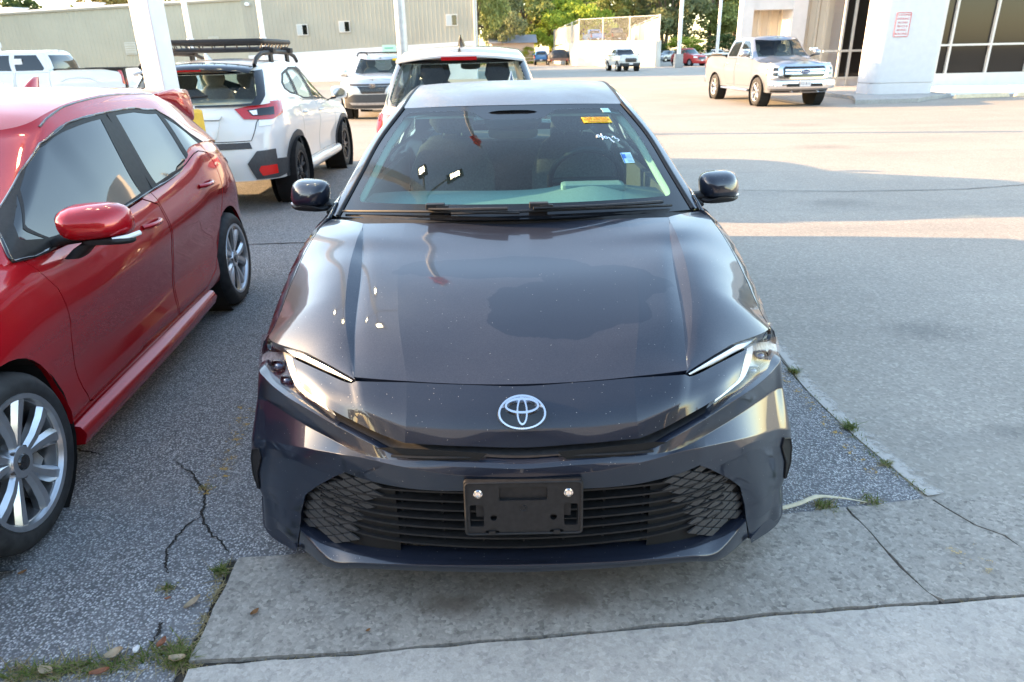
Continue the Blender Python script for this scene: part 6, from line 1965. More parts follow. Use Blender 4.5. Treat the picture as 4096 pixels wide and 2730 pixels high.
    V.tail('plate_recess_lip', [(-.33, 1.03), (.33, 1.03), (.30, .995), (-.30, .995)], P_WHT, off=.035, rim=.03)
    p0 = V.low.rear(np.array([V.low.re(.60, .88)[0]]), np.array([V.low.re(.60, .88)[1]]))[0]
    text_mesh('CROSSTREK', .032, M['black_plastic'], V.root, 'badge_lettering', (p0[0] - .07, p0[1] + .012, .875), ((-1, .28, 0), (0, 0, 1)), .002)
    V.seats((2.35, 3.25), zs=.80)
    mb = MB(); mb.box((0, 2.6, .62), (1.5, 3.0, .05)); mb.box((0, 3.75, .95), (1.3, .9, .03)); mb.box((0, 1.55, 1.0), (1.4, .5, .12)); mb.build('cabin_trim', M['dash'], V.root)
    V.mirror(1.48, .90, 1.13, .24, .17)
    V.handle(2.16, .95, .9); V.handle(3.03, .985, .9)
    mb = MB(); mb.tube([(x, 4.315 - .04 * abs(x), 1.235 - .05 * x) for x in np.linspace(.36, -.20, 12)], .014, 6); mb.lathe([(0, .02), (.03, .0), (.03, -.04)], 'y', 12, (.36, 4.33, 1.22)); mb.build('rear_wiper', M['black_plastic'], V.root, smooth=50)
    mb = MB(); rounded_blob(mb, [((0, 3.55, 1.60), (.03, 0, 0), (0, .09, 0)), ((0, 3.60, 1.64), (.018, 0, 0), (0, .06, 0)), ((0, 3.64, 1.67), (.006, 0, 0), (0, .03, 0))], 14, 2); mb.build('shark_fin_aerial', P_WHT, V.root, smooth=60)
    for sg in (-1, 1):
        mb = MB(); mb.tube([(sg * .62, 3.92, 1.535), (sg * .615, 3.82, 1.60), (sg * .61, 3.6, 1.655), (sg * .60, 3.0, 1.675), (sg * .60, 2.4, 1.665), (sg * .60, 2.15, 1.62), (sg * .60, 2.05, 1.56)], .022, 8, flat=1.2)
        for y in (3.2, 2.5): mb.box((sg * .60, y, 1.61), (.03, .10, .12))
        mb.build('roof_rail', M['black_plastic'], V.root, smooth=60)
    return V
cross = build_cross()

# roof basket (rests on the rails: its own thing)
def build_basket():
    t = thing('roof_basket', 'black steel luggage basket on the rails of the white crossover', 'roof basket', (-3.50, 10.53, 0), 3.161)
    x0, y0, y1, zb_, zt_ = .52, 2.15, 3.38, 1.70, 1.79
    def loop(x, ya, yb, z, r=.10, lift=0.0):
        p = fillet([(-x, ya), (x, ya), (x, yb), (-x, yb)], r, 5)
        return [(a, b, z + lift * max(0, (abs(b - (ya + yb) / 2) / ((yb - ya) / 2)) - .55)) for a, b in p]
    mb = MB(); mb.tube(loop(x0 + .05, y0 - .03, y1 + .03, zt_), .020, 8, closed=True, flat=1.4); mb.build('top_rail', M['black_plastic'], t, smooth=60)
    mb = MB(); mb.tube(loop(x0, y0, y1, zb_), .016, 8, closed=True, flat=1.2); mb.build('bottom_rail', M['black_plastic'], t, smooth=60)
    for k in range(9):
        y = y0 + .06 + k * (y1 - y0 - .12) / 8
        for sg in (-1, 1):
            mb = MB(); mb.tube([(sg * x0, y, zb_), (sg * (x0 + .035), y, zb_ + .05), (sg * (x0 + .05), y, zt_)], .007, 6); mb.build('upright_bar', M['black_plastic'], t, smooth=60)
    for k in range(7):
        x = -x0 + .09 + k * (2 * x0 - .18) / 6
        for y, dy in ((y0, -.03), (y1, .03)):
            mb = MB(); mb.tube([(x, y, zb_), (x, y + dy, zt_)], .007, 6); mb.build('upright_bar', M['black_plastic'], t, smooth=60)
    for k in range(11):
        y = y0 + .05 + k * (y1 - y0 - .1) / 10
        mb = MB(); mb.tube([(-x0, y, zb_ + .002), (x0, y, zb_ + .002)], .009, 6); mb.build('floor_slat', M['black_plastic'], t, smooth=60)
    for y in (2.45, 3.2):
        mb = MB(); mb.tube([(-.66, y, 1.685), (-.60, y, 1.715), (.60, y, 1.715), (.66, y, 1.685)], .022, 8, flat=.8); mb.build('cross_bar', M['black_plastic'], t, smooth=60)
        for sg in (-1, 1):
            mb = MB(); mb.box((sg * .61, y, 1.69), (.10, .12, .06)); mb.build('clamp', M['black_plastic'], t, bevel=.012)
build_basket()
# ================= white SUV seen from behind, beyond the saloon's roof
P_SUVW = paint('frost_white_paint', (0.62, 0.62, 0.60), 0.0, 0.4, dust=0.05, flake=False)
P_SILV = paint('silver_paint', (0.46, 0.47, 0.48), 0.6, 0.35, dust=0.04)
P_SILT = paint('bright_silver_paint', (0.25, 0.27, 0.31), 0.7, 0.32, dust=0.04)
P_TUN = paint('cool_white_paint', (0.64, 0.66, 0.68), 0.0, 0.4, flake=False)
def suv_params(L, W, H, paint_, **kw):
    k = H / 1.66
    P = dict(L=L, W=W, axles=(.90, .90 + L * .585), Rt=.365, rr=.235, track=W - .115, tw=.23, arch=.415, wheel='ten', paint=paint_, sill=.32, sill_f=.26, sill_r=.34,
             shoulder=((0, .82), (.12, .90), (.5, .98), (1.0, 1.04), (1.4, 1.06), (2.4, 1.08), (3.4, 1.11), (L, 1.08)),
             prof=((0, .955), (.2, .965), (.5, .99), (.7, 1.0), (.88, .975), (1, .92)),
             plan=((0, W * .95), (.7, W), (1.6, W * .985), (3.0, W * .985), (3.7, W), (L, W * .93)),
             yR=((0, L - .05), (.25, L), (.6, L - .03), (1, L - .12)), cR=.45, nR=2.8,
             cabin=dict(belt=((.9, 1.0), (1.4, 1.045), (2.4, 1.065), (3.4, 1.09), (L, 1.06)), rail=((.9, 1.2 * k), (1.5, 1.36 * k), (1.9, 1.52 * k), (2.4, 1.595 * k), (3.2, 1.605 * k), (L - .5, 1.575 * k), (L, 1.53 * k)),
                        plan=((.8, W * .92), (2.5, W * .93), (L - .8, W * .915), (L, W * .84)), tumble=.25,
                        yF=((0, 1.1), (.5, 1.5), (1, 1.92)), yR=((0, L - .16), (.5, L - .27), (1, L - .48)), cF=.5, nF=2.4, cR=.36, nR=3.0))
    P.update(kw)
    return P
def build_suv_rear():
    L = 4.60
    V = Vehicle('suv', 'white SUV with a black roof fin, seen from behind over the dark saloon', 'car', (-.515, 10.22, 0), math.pi, suv_params(L, .925, 1.70, P_SUVW), step=.07)
    V.body([[(1.45, 1.04), (1.42, .45), (2.4, .45), (2.42, 1.06)], [(2.45, 1.06), (2.43, .45), (3.1, .45), (3.3, .8), (3.4, 1.08)]])
    rear = [(-.70, 1.135), (.70, 1.135), (.73, 1.19), (.60, 1.525), (-.60, 1.525), (-.73, 1.19)]
    wF = [(1.5, 1.09), (1.75, 1.28), (2.05, 1.47), (2.35, 1.50), (2.40, 1.10)]; wR = [(2.5, 1.505), (3.2, 1.50), (3.35, 1.13), (2.5, 1.105)]; wQ = [(3.35, 1.48), (3.75, 1.42), (3.85, 1.2), (3.5, 1.14)]
    V.cabin([('front_door_window', wF), ('rear_door_window', wR), ('quarter_window', wQ)], [(-.66, 1.10), (.66, 1.10), (.55, 1.53), (-.55, 1.53)], rear, see=True, glass_side=M['win_tint'], glass_front=M['win_clear'], glass_rear=M['win_clear'])
    c = V.cab
    mb = MB(); panel(mb, c.rear, [c.re(x, z) for x, z in ((-.77, 1.12), (.77, 1.12), (.78, 1.19), (.65, 1.56), (-.65, 1.56), (-.78, 1.19))], [[c.re(*p) for p in rear]], V.steps(.7), .004, .01, V.ref()); mb.build('rear_window_frame', M['gloss_black'], V.root)
    V.cap('roof', .02, 2.98, .05, ring=c, n=50, nq=17)
    V.cap('bonnet', .01, 1.2, lambda a, y: .05, n=24); V.cap('boot', 2.0, 2.99, .01, n=14)
    mb = MB(); rows = []
    for (y, z, w) in ((3.95, 1.635, .62), (4.16, 1.62, .65), (4.25, 1.595, .655), (4.25, 1.575, .655), (4.1, 1.56, .64)):
        rows.append([(u * w, y - .10 * u * u, z - .05 * u * u) for u in np.linspace(-1, 1, 19)])
    mb.grid(np.array(rows), flip=True); sp = mb.build('rear_spoiler', P_SUVW, V.root, smooth=60)
    mb = MB(); mb.box((0, 4.248, 1.563), (.36, .016, .034)); mb.build('high_brake_light', M['red_lens'], sp)
    mb = MB(); rounded_blob(mb, [((0, 3.72, 1.67), (.045, 0, 0), (0, .12, 0)), ((0, 3.78, 1.735), (.028, 0, 0), (0, .08, 0)), ((0, 3.83, 1.79), (.008, 0, 0), (0, .035, 0))], 14, 2); mb.build('shark_fin_aerial', M['gloss_black'], V.root, smooth=60)
    V.flank('tail_light', [('s', 4.10, 1.04), ('r', .80, 1.05), ('r', .60, 1.035), ('r', .56, .93), ('r', .70, .86), ('s', 4.22, .85), ('s', 4.12, .92)], M['red_lens'], off=.012, rim=.02)
    V.flank('lamp_insert', [('r', .78, .95), ('r', .70, .95), ('r', .70, .90), ('r', .78, .89)], M['lamp_white'], off=.016)
    V.tail('bumper_cladding', [(-.7, .36), (.7, .36), (.72, .52), (-.72, .52)], M['grey_plastic'], off=.01)
    V.seats((2.35, 3.2), zs=.80)
    mb = MB(); mb.box((0, 2.6, .62), (1.5, 3.2, .05)); mb.box((0, 1.5, 1.04), (1.4, .5, .12)); rounded_blob(mb, [((0, 1.98, 1.46), (.13, 0, 0), (0, 0, .04)), ((0, 2.01, 1.46), (.13, 0, 0), (0, 0, .045))], 16, 3); mb.build('cabin_trim', M['dash'], V.root)
    V.mirror(1.5, .93, 1.12); plate(V.root, (0, L + .005, .78), '', 1)
build_suv_rear()

# ================= silver SUV facing the camera
def build_silver_suv():
    L = 4.6
    V = Vehicle('suv', 'silver SUV with black roof rails facing the camera, between the crossover and the white SUV', 'car', (-3.633, 18.05, 0), .027,
                suv_params(L, .93, 1.66, P_SILV, nF=2.9, cF=.5, yF=((0, .12), (.25, .02), (.6, .0), (.85, .04), (1, .12)), shoulder=((0, .98), (.12, 1.0), (.5, 1.04), (1.0, 1.08), (1.4, 1.09), (2.4, 1.10), (3.4, 1.13), (L, 1.10))), step=.08)
    V.body([[(1.45, 1.07), (1.42, .45), (2.4, .45), (2.42, 1.08)], [(2.45, 1.08), (2.43, .45), (3.1, .45), (3.3, .8), (3.4, 1.10)]])
    wF = [(1.5, 1.12), (1.75, 1.28), (2.05, 1.47), (2.35, 1.50), (2.40, 1.13)]; wR = [(2.5, 1.505), (3.2, 1.50), (3.35, 1.15), (2.5, 1.13)]
    V.cabin([('front_door_window', wF), ('rear_door_window', wR)], [(-.70, 1.16), (.70, 1.16), (.60, 1.55), (-.60, 1.55)], [(-.60, 1.18), (.60, 1.18), (.55, 1.5), (-.55, 1.5)], see=True, glass_side=M['win_tint'], glass_front=M['win_clear'], glass_rear=M['win_tint'])
    V.cap('roof', .02, 2.98, .05, ring=V.cab, n=40, nq=15); V.cap('bonnet', .01, 1.2, lambda a, y: .05 + .03 * min(1, y), n=24); V.cap('boot', 2.0, 2.99, .01, n=14)
    V.nose('upper_grille', [(-.36, .80), (-.30, .68), (.30, .68), (.36, .80), (.42, .86), (-.42, .86)], M['gloss_black'], off=.008)
    for k in range(4):
        V.nose('grille_bar', [(-.33 + k * .01, .71 + k * .035), (.33 - k * .01, .71 + k * .035), (.33 - k * .01, .722 + k * .035), (-.33 + k * .01, .722 + k * .035)], M['grey_plastic'], off=.014, rim=.008)
    V.nose('nose_bar', [(-.62, .885), (.62, .885), (.60, .925), (-.60, .925)], M['grey_plastic'], off=.010)
    V.nose('lower_bumper', [(-.52, .66), (.52, .66), (.80, .52), (.80, .32), (-.80, .32), (-.80, .52)], M['grey_plastic'], off=.010)
    V.nose('bumper_lip', [(-.60, .40), (.60, .40), (.66, .46), (-.66, .46)], M['alloy'], off=.016)
    V.flank('headlight', [('f', .52, .86), ('f', .70, .90), ('s', .35, .97), ('s', .55, .98), ('s', .35, .90), ('f', .72, .82), ('f', .56, .80)], M['lamp_white'], off=.010)
    V.flank('fog_light_surround', [('f', .68, .72), ('f', .78, .70), ('f', .80, .54), ('f', .70, .56)], M['black_plastic'], off=.010)
    mb = MB(); oval_badge(mb, lambda x, z: (np.array([x, -.012, z]), np.array([0, -1, .05])), 0, .872, .085, .058, .015); mb.build('emblem', M['chrome'], V.root, smooth=40)
    V.seats((2.35,), zs=.82)
    mb = MB(); mb.box((0, 2.6, .62), (1.5, 3.2, .05)); mb.box((0, 1.55, 1.06), (1.45, .5, .12)); rounded_blob(mb, [((0, 1.98, 1.46), (.13, 0, 0), (0, 0, .04)), ((0, 2.01, 1.46), (.13, 0, 0), (0, 0, .045))], 16, 3); mb.build('cabin_trim', M['dash'], V.root)
    V.mirror(1.55, .92, 1.16, .23, .17)
    mb = MB()
    p = V.cab.fr(.42, 1.50); q = V.cab.wrap(np.array([p[0]]), np.array([p[1]]))[0]; mb.box((q[0], q[1] - .02, q[2]), (.16, .01, .06)); mb.build('sale_sticker', M['sticker_yellow'], V.root)
    for sg in (-1, 1):
        mb = MB(); mb.tube([(sg * .66, 2.0, 1.615), (sg * .655, 2.15, 1.675), (sg * .65, 2.5, 1.70), (sg * .65, 3.5, 1.70), (sg * .65, 3.85, 1.62)], .022, 8); mb.build('roof_rail', M['black_plastic'], V.root, smooth=60)
    mb = MB(); mb.tube([(-.66, 2.35, 1.69), (.66, 2.35, 1.69)], .018, 8); mb.build('cross_bar', M['black_plastic'], V.root, smooth=60)
build_silver_suv()

# ================= pickups
def pickup(name, label, loc, rz, paint_, L=5.85, W=1.0, H=1.95, wb=3.68, Rt=.41, rr=.27, cab0=1.25, cab1=3.95, step=.11, group=None, tint=None, glass_f=None, scale=1.0, cover=False, wheelk='six', detail=True, cat='pickup truck', rail_z=1.40, see=False, sill=.46):
    P = dict(L=L, W=W, axles=(.97, .97 + wb), Rt=Rt, rr=rr, track=W - .135, tw=.275, arch=Rt + .065, wheel=wheelk, paint=paint_, sill=sill, sill_f=sill - .08, sill_r=sill + .05,
             shoulder=((0, 1.16), (.3, 1.20), (1.0, 1.22), (1.5, rail_z - .10), (2.2, rail_z - .08), (cab1, rail_z - .06), (cab1 + .05, rail_z), (L, rail_z + .02)),
             prof=((0, .95), (.18, .965), (.45, .995), (.62, 1.0), (.8, .975), (1, .945)),
             plan=((0, W * .95), (.6, W * .985), (1.0, W), (1.6, W * .98), (3.6, W * .98), (4.6, W), (L, W * .965)),
             yF=((0, .14), (.2, .02), (.5, .0), (.85, .03), (1, .10)), cF=.42, nF=3.2, yR=((0, L - .02), (.5, L), (1, L - .01)), cR=.10, nR=2.4,
             cabin=dict(belt=((.8, rail_z - .12), (cab0 + .3, rail_z - .10), (cab1, rail_z - .07), (cab1 + .3, rail_z - .07)), rail=((.8, H - .30), (cab0 + .5, H - .22), (cab0 + .9, H - .07), (cab0 + 1.3, H - .045), (cab1 + .2, H - .06)),
                        plan=((.8, W * .91), (cab1, W * .92)), tumble=.215, yF=((0, cab0), (.5, cab0 + .42), (1, cab0 + .85)), yR=((0, cab1), (.5, cab1 - .04), (1, cab1 - .16)), cF=.40, nF=2.6, cR=.14, nR=2.6))
    V = Vehicle(name, label, cat, loc, rz, P, group, step)
    if scale != 1: V.root.scale = (scale,) * 3
    zb_ = rail_z - .06
    dm = (cab0 + cab1) / 2 + .30
    doors = [[(cab0 + .30, zb_ - .04), (cab0 + .24, sill + .08), (dm, sill + .08), (dm, zb_ - .01)], [(dm + .03, zb_ - .01), (dm + .03, sill + .08), (cab1 - .28, sill + .08), (cab1 - .10, .95), (cab1 - .08, zb_ - .01)]] if detail else []
    V.body(doors)
    wF = [(cab0 + .40, zb_ + .04), (cab0 + .62, zb_ + .22), (cab0 + .95, H - .16), (dm - .10, H - .13), (dm - .05, zb_ + .04)]
    wR = [(dm + .06, zb_ + .04), (dm + .04, H - .13), (cab1 - .42, H - .135), (cab1 - .22, zb_ + .10), (cab1 - .26, zb_ + .04)]
    V.cabin([('front_door_window', wF), ('rear_door_window', wR)], [(-W * .78, zb_ + .03), (W * .78, zb_ + .03), (W * .66, H - .10), (-W * .66, H - .10)], [(-W * .72, zb_ + .05), (W * .72, zb_ + .05), (W * .64, H - .14), (-W * .64, H - .14)],
            glass_side=tint or M['dark_glass'], glass_front=glass_f or M['dark_glass'], glass_rear=M['dark_glass'], see=see)
    V.cap('roof', .02, 2.98, .055, ring=V.cab, n=34, nq=13)
    yb = cab0 + .55
    sb = V.low.sd(yb, 1.0)[0]
    V.cap('bonnet', .01, sb, lambda a, y: .04 + .05 * min(1, y / 1.2), n=20, nq=21, dip=lambda q, y: .022 * math.exp(-((abs(q) - .45) / .16) ** 4))
    # bed: floor, inner walls, caps on the rails
    mb = MB()
    bw = W * .93
    mb.box((0, (cab1 + L) / 2 + .02, rail_z - .50), (2 * bw, L - cab1 - .12, .04))
    for sg in (-1, 1): mb.box((sg * (bw - .02), (cab1 + L) / 2, rail_z - .26), (.05, L - cab1 - .12, .50))
    mb.box((0, cab1 + .06, rail_z - .26), (2 * bw, .05, .50)); mb.box((0, L - .06, rail_z - .25), (2 * bw, .05, .52))
    bed = mb.build('cargo_bed', M['black_plastic'], V.root)
    mb = MB()
    for sg in (-1, 1): mb.box((sg * W * .93, (cab1 + L) / 2 + .02, rail_z + .006), (.11, L - cab1 - .06, .03))
    mb.box((0, L - .045, rail_z + .012), (2 * W * .88, .09, .03))
    mb.build('bed_rail_cap', M['black_plastic'], bed, bevel=.006)
    if cover:
        mb = MB(); mb.box((0, (cab1 + L) / 2, rail_z + .035), (2 * W * .9, L - cab1 - .1, .03)); mb.build('bed_cover', M['black_plastic'], V.root, bevel=.008)
    V.flank('tail_light', [('s', L - .20, rail_z - .06), ('s', L - .03, rail_z - .06), ('r', W * .84, rail_z - .07), ('r', W * .82, rail_z - .46), ('s', L - .03, rail_z - .46), ('s', L - .10, rail_z - .40), ('s', L - .12, rail_z - .18)], M['red_lens'], off=.012, rim=.02)
    V.tail('tailgate', [(-W * .78, rail_z - .02), (W * .78, rail_z - .02), (W * .78, .80), (-W * .78, .80)], paint_, off=.012, rim=.025)
    mb = MB(); mb.box((0, L + .04, .62), (2 * W * .92, .14, .20)); mb.build('rear_bumper', M['chrome'] if detail else M['grey_plastic'], V.root, bevel=.03)
    plate(V.root, (0, L + .125, .66), '', 1)
    V.mirror(cab0 + .52, W + .03, zb_ + .13, .26, .20, d=.12)
    return V, P, dm, zb_

def build_silver_pickup():
    V, P, dm, zb_ = pickup('pickup_truck', 'silver crew-cab pickup with a chrome grille, standing in front of the white building', (8.30, 19.36, 0), .067, P_SILT, scale=.985, glass_f=M['win_clear'], see=True, tint=M['win_tint'], step=.09, H=1.96)
    r = V.root
    V.nose('grille_surround', [(-.66, 1.16), (.66, 1.16), (.74, 1.08), (.70, .80), (.62, .76), (-.62, .76), (-.70, .80), (-.74, 1.08)], M['chrome'], off=.03, rim=.05, round_=.03)
    g = V.nose('upper_grille', [(-.56, 1.10), (.56, 1.10), (.62, 1.05), (.60, .86), (.54, .82), (-.54, .82), (-.60, .86), (-.62, 1.05)], M['gloss_black'], off=.036, rim=.01)
    for z in (.905, .985):
        V.nose('grille_bar', [(-.56, z), (.56, z), (.56, z + .05), (-.56, z + .05)], M['chrome'], off=.06, rim=.03, parent=g)
    mb = MB(); V_ = [(.13 * math.cos(t), -.075, .97 + .055 * math.sin(t)) for t in np.linspace(0, 2 * math.pi, 29)[:-1]]; mb.add(V_ + [(a, b + .03, z) for a, b, z in V_], [tuple(range(28))] + [(i, 28 + i, 28 + (i + 1) % 28, (i + 1) % 28) for i in range(28)]); e = mb.build('emblem', M['blue_badge'], r)
    mb = MB(); mb.tube([(.13 * math.cos(t), -.078, .97 + .055 * math.sin(t)) for t in np.linspace(0, 2 * math.pi, 29)[:-1]], .007, 6, closed=True); mb.build('emblem_rim', M['chrome'], e, smooth=60)
    text_mesh('Ford', .085, M['white_paint'], e, 'lettering', (0, -.079, .972), ((1, 0, 0), (.25, 0, 1)), .001)
    V.flank('headlight', [('f', .70, 1.12), ('f', .86, 1.12), ('s', .25, 1.10), ('s', .35, 1.08), ('s', .25, .80), ('f', .86, .80), ('f', .74, .82)], M['lamp_white'], off=.014, rim=.02)
    V.flank('lamp_module', [('f', .73, 1.08), ('f', .85, 1.08), ('f', .86, .99), ('f', .73, .99)], M['dark_glass'], off=.02, rim=.005)
    V.flank('lamp_module', [('f', .74, .95), ('f', .86, .95), ('f', .86, .86), ('f', .75, .86)], M['dark_glass'], off=.02, rim=.005)
    V.flank('side_marker', [('s', .30, 1.08), ('s', .36, 1.06), ('s', .30, .86), ('s', .27, .86)], M['amber'], off=.02, rim=.004)
    # chrome bumper
    mb = MB(); rows = []
    for (dy, z, k) in ((.0, .74, .96), (-.09, .73, .985), (-.12, .62, 1.0), (-.10, .52, 1.0), (.0, .50, .97)):
        rows.append([(u * .99 * k, dy + .22 * abs(u) ** 4, z) for u in np.linspace(-1, 1, 31)])
    mb.grid(np.array(rows), flip=True); b = mb.build('front_bumper', M['chrome'], r, smooth=50)
    mb = MB(); mb.box((0, -.115, .615), (1.04, .03, .085)); mb.build('bumper_opening', M['black_plastic'], b, bevel=.01)
    for sg in (-1, 1):
        mb = MB(); mb.box((sg * .76, -.075, .63), (.20, .06, .07)); mb.build('fog_light', M['lamp_white'], b, bevel=.012)
        mb = MB(); mb.tube([(sg * .42, -.09, .44), (sg * .42, -.15, .44), (sg * .36, -.15, .44), (sg * .36, -.09, .44)], .016, 8, closed=False); mb.build('tow_hook', M['chrome'], r, smooth=50)
        mb = MB(); mb.tube([(sg * .99, y, .42) for y in np.linspace(1.55, 3.85, 8)], .055, 8, flat=.6); mb.build('side_step', M['alloy'], r, smooth=50)
        mb = MB()
        rounded_blob(mb, [((sg * 1.06, 1.84, zb_ + .19), (.13, 0, 0), (0, .06, 0)), ((sg * 1.06, 1.84, zb_ + .25), (.12, 0, 0), (0, .05, 0))], 12, 3); mb.build('mirror_cap', M['chrome'], r, smooth=60)
    V.nose('air_dam', [(-.85, .40), (.85, .40), (.85, .47), (-.85, .47)], M['black_plastic'], off=.0)
    plate(r, (0, -.145, .66), 'FX2 8117', -1, .32, .16)
    V.handle(dm - .18, zb_ - .17, 1); V.handle(P['cabin']['yR'][0][1] - .30, zb_ - .17, 1)
    V.seats((2.55,), x=.42, zs=1.0)
    mb = MB(); mb.box((0, 2.7, .85), (1.6, 2.4, .05)); mb.box((0, 1.75, 1.30), (1.6, .5, .1)); mb.build('cabin_trim', M['dash'], r)
M['blue_badge'] = simple('blue_badge', (0.01, 0.04, 0.16), 0.25, coat=0.6)
build_silver_pickup()

V, *_ = pickup('pickup_truck', 'pale white pickup, paper sticker in its window, behind the red hatchback', (-16.903, 20.225, 0), -1.5017, P_TUN, H=1.95, L=5.93, rail_z=1.43, step=.10)
mb = MB(); mb.box((.845, 3.02, 1.60), (.012, .26, .26)); mb.build('window_sticker', M['white_paint'], V.root)
V.band('arch_crease', [(4.15, 1.10), (4.3, 1.18), (4.65, 1.21), (5.0, 1.17), (5.2, 1.05)], P_TUN, r_=.018)

def build_white_pickup():
    V, P, dm, zb_ = pickup('pickup_truck', 'white pickup with dark grille standing before the pale retaining wall', (10.0, 59.8, 0), .115, paint('dusty_white_paint', (.66, .64, .60), 0, .45, flake=False), L=5.39, W=.94, H=1.79, wb=3.23, Rt=.385, rr=.22, cab0=1.2, cab1=3.5, step=.16, detail=False, rail_z=1.25)
    V.nose('upper_grille', [(-.42, 1.02), (.42, 1.02), (.50, .92), (.44, .72), (-.44, .72), (-.50, .92)], M['gloss_black'], off=.02)
    V.nose('lower_bumper', [(-.85, .66), (.85, .66), (.88, .40), (-.88, .40)], M['grey_plastic'], off=.02)
    V.flank('headlight', [('f', .56, .98), ('f', .80, 1.0), ('s', .3, .98), ('s', .3, .86), ('f', .80, .84), ('f', .60, .86)], M['lamp_white'], off=.02)
    plate(V.root, (0, -.04, .60), '', -1)
build_white_pickup()
P_BLUE = paint('blue_paint', (0.05, 0.20, 0.46), .2, .4, flake=False)
P_BLK = paint('black_paint', (0.02, 0.021, 0.024), .1, .35, flake=False)
P_RED2 = paint('faded_red_paint', (0.42, 0.03, 0.03), 0, .4, flake=False)
P_GREY = paint('grey_car_paint', (0.22, 0.24, 0.27), .4, .4, flake=False)
kw = dict(step=.2, detail=False)
pickup('pickup_truck', 'blue pickup far off on the lane left of the retaining wall', (4.6, 104.0, 0), math.pi - .05, P_BLUE, L=5.4, W=.95, H=1.8, wb=3.2, cab0=1.2, cab1=3.5, rail_z=1.28, **kw)
# ================= far vehicles
def rise(V, z): V[0].root.location.z = z; return V
rise(pickup('pickup_truck', 'blue pickup up on the raised lot behind the chain-link fence', (11.0, 102.3, 0), math.pi + .12, P_BLUE, L=5.4, W=.98, H=1.85, wb=3.2, cab0=1.2, cab1=3.5, rail_z=1.30, **kw), 2.42)
rise(pickup('pickup_truck', 'black pickup up on the raised lot, right of the blue one', (14.3, 103.5, 0), math.pi + .05, P_BLK, L=5.6, W=1.0, H=2.0, wb=3.4, cab0=1.2, cab1=3.7, rail_z=1.35, **kw), 2.42)
def far_car(name, label, loc, rz, paint_, L=4.6, W=.9, H=1.5, kind='saloon', cat='car', group=None):
    hb = H * .64
    tail_y = L - (.95 if kind == 'saloon' else .25)
    P = dict(L=L, W=W, axles=(.9, .9 + L * .58), Rt=.33, rr=.20, track=W - .11, tw=.21, arch=.375, wheel='six', paint=paint_, sill=.24,
             shoulder=((0, hb * .80), (.4, hb * .92), (1.2, hb), (3.4, hb * 1.04), (L, hb * 1.0)), cF=.5, nF=2.5, cR=.4, nR=2.6,
             cabin=dict(belt=((.9, hb * .96), (L, hb * 1.0)), rail=((.9, H * .8), (1.6, H * .90), (2.1, H * .965), (3.0, H * .97), (tail_y, H * .93), (L, H * .8)), plan=((.8, W * .90), (L, W * .88)), tumble=.24,
                        yF=((0, 1.1), (1, 1.95)), yR=((0, tail_y + .1), (1, tail_y - .45)), cF=.45, nF=2.5, cR=.4, nR=2.6))
    V = Vehicle(name, label, cat, loc, rz, P, group, .2)
    V.body()
    z0 = hb * 1.06
    V.cabin([('side_window', [(1.5, z0), (1.9, H * .88), (2.5, H * .915), (2.52, z0)]), ('side_window', [(2.6, z0), (2.58, H * .915), (tail_y - .6, H * .89), (tail_y - .25, z0 + .04)])], [(-W * .7, z0), (W * .7, z0), (W * .6, H * .93), (-W * .6, H * .93)], [(-W * .6, z0 + .03), (W * .6, z0 + .03), (W * .5, H * .88), (-W * .5, H * .88)], glass_front=M['teal_glass'])
    V.cap('roof', .02, 2.98, .04, ring=V.cab, n=24, nq=11); V.cap('bonnet', .01, 1.2, .05, n=16); V.cap('boot', 1.9, 2.99, .03, n=12)
    V.flank('headlight', [('f', W * .55, hb * .80), ('f', W * .82, hb * .84), ('s', .35, hb * .86), ('s', .35, hb * .74), ('f', W * .8, hb * .70), ('f', W * .58, hb * .70)], M['lamp_white'], off=.02)
    V.flank('tail_light', [('s', L - .2, hb * .96), ('r', W * .8, hb * .96), ('r', W * .55, hb * .92), ('r', W * .55, hb * .80), ('r', W * .8, hb * .78), ('s', L - .2, hb * .80)], M['red_lens'], off=.02)
    V.nose('grille', [(-W * .5, hb * .55), (W * .5, hb * .55), (W * .45, hb * .76), (-W * .45, hb * .76)], M['gloss_black'], off=.02)
    V.mirror(1.55, W, hb * 1.08)
    return V
V_ = far_car('suv', 'red boxy SUV at the foot of the white lamp post', (19.6, 74.5, 0), .42, P_RED2, L=4.4, W=.9, H=1.72, kind='suv', cat='car')
plate(V_.root, (0, -.03, .55), '')
far_car('parked_car', 'white saloon side-on behind the thin right-hand lamp post', (29.0, 112.0, 0), -1.25, P_WHT, L=4.7, H=1.5)
far_car('parked_car', 'dark saloon parked before the hedge, left of the white saloon', (26.3, 118.0, 0), -.5, P_BLK, H=1.5)
far_car('parked_car', 'dark grey hatchback parked before the hedge, behind the red SUV', (23.5, 119.0, 0), -.4, P_GREY, H=1.55, kind='hatch')
far_car('parked_car', 'silver grey saloon between the retaining wall and the lamp post', (21.0, 105.0, 0), -.9, P_GREY, H=1.5)
far_car('parked_car', 'dark blue car at the right edge of the retaining wall, by the silver grey saloon', (18.9, 107.0, 0), -.3, paint('navy_paint', (.03, .05, .10), .2, .4, flake=False), H=1.5)
far_car('parked_car', 'bright blue car half hidden behind the bed of the silver pickup', (18.1, 62.0, 0), -1.4, P_BLUE, H=1.45, L=4.3)
V_ = far_car('parked_car', 'white saloon with a black roof, only its roof showing over the red hatchback', (-5.55, 2.9, 0), .06, P_WHT, L=4.75, H=1.46)
for ch in list(V_.root.children):
    if ch.name.startswith('roof'): ch.data.materials[0] = M['gloss_black']
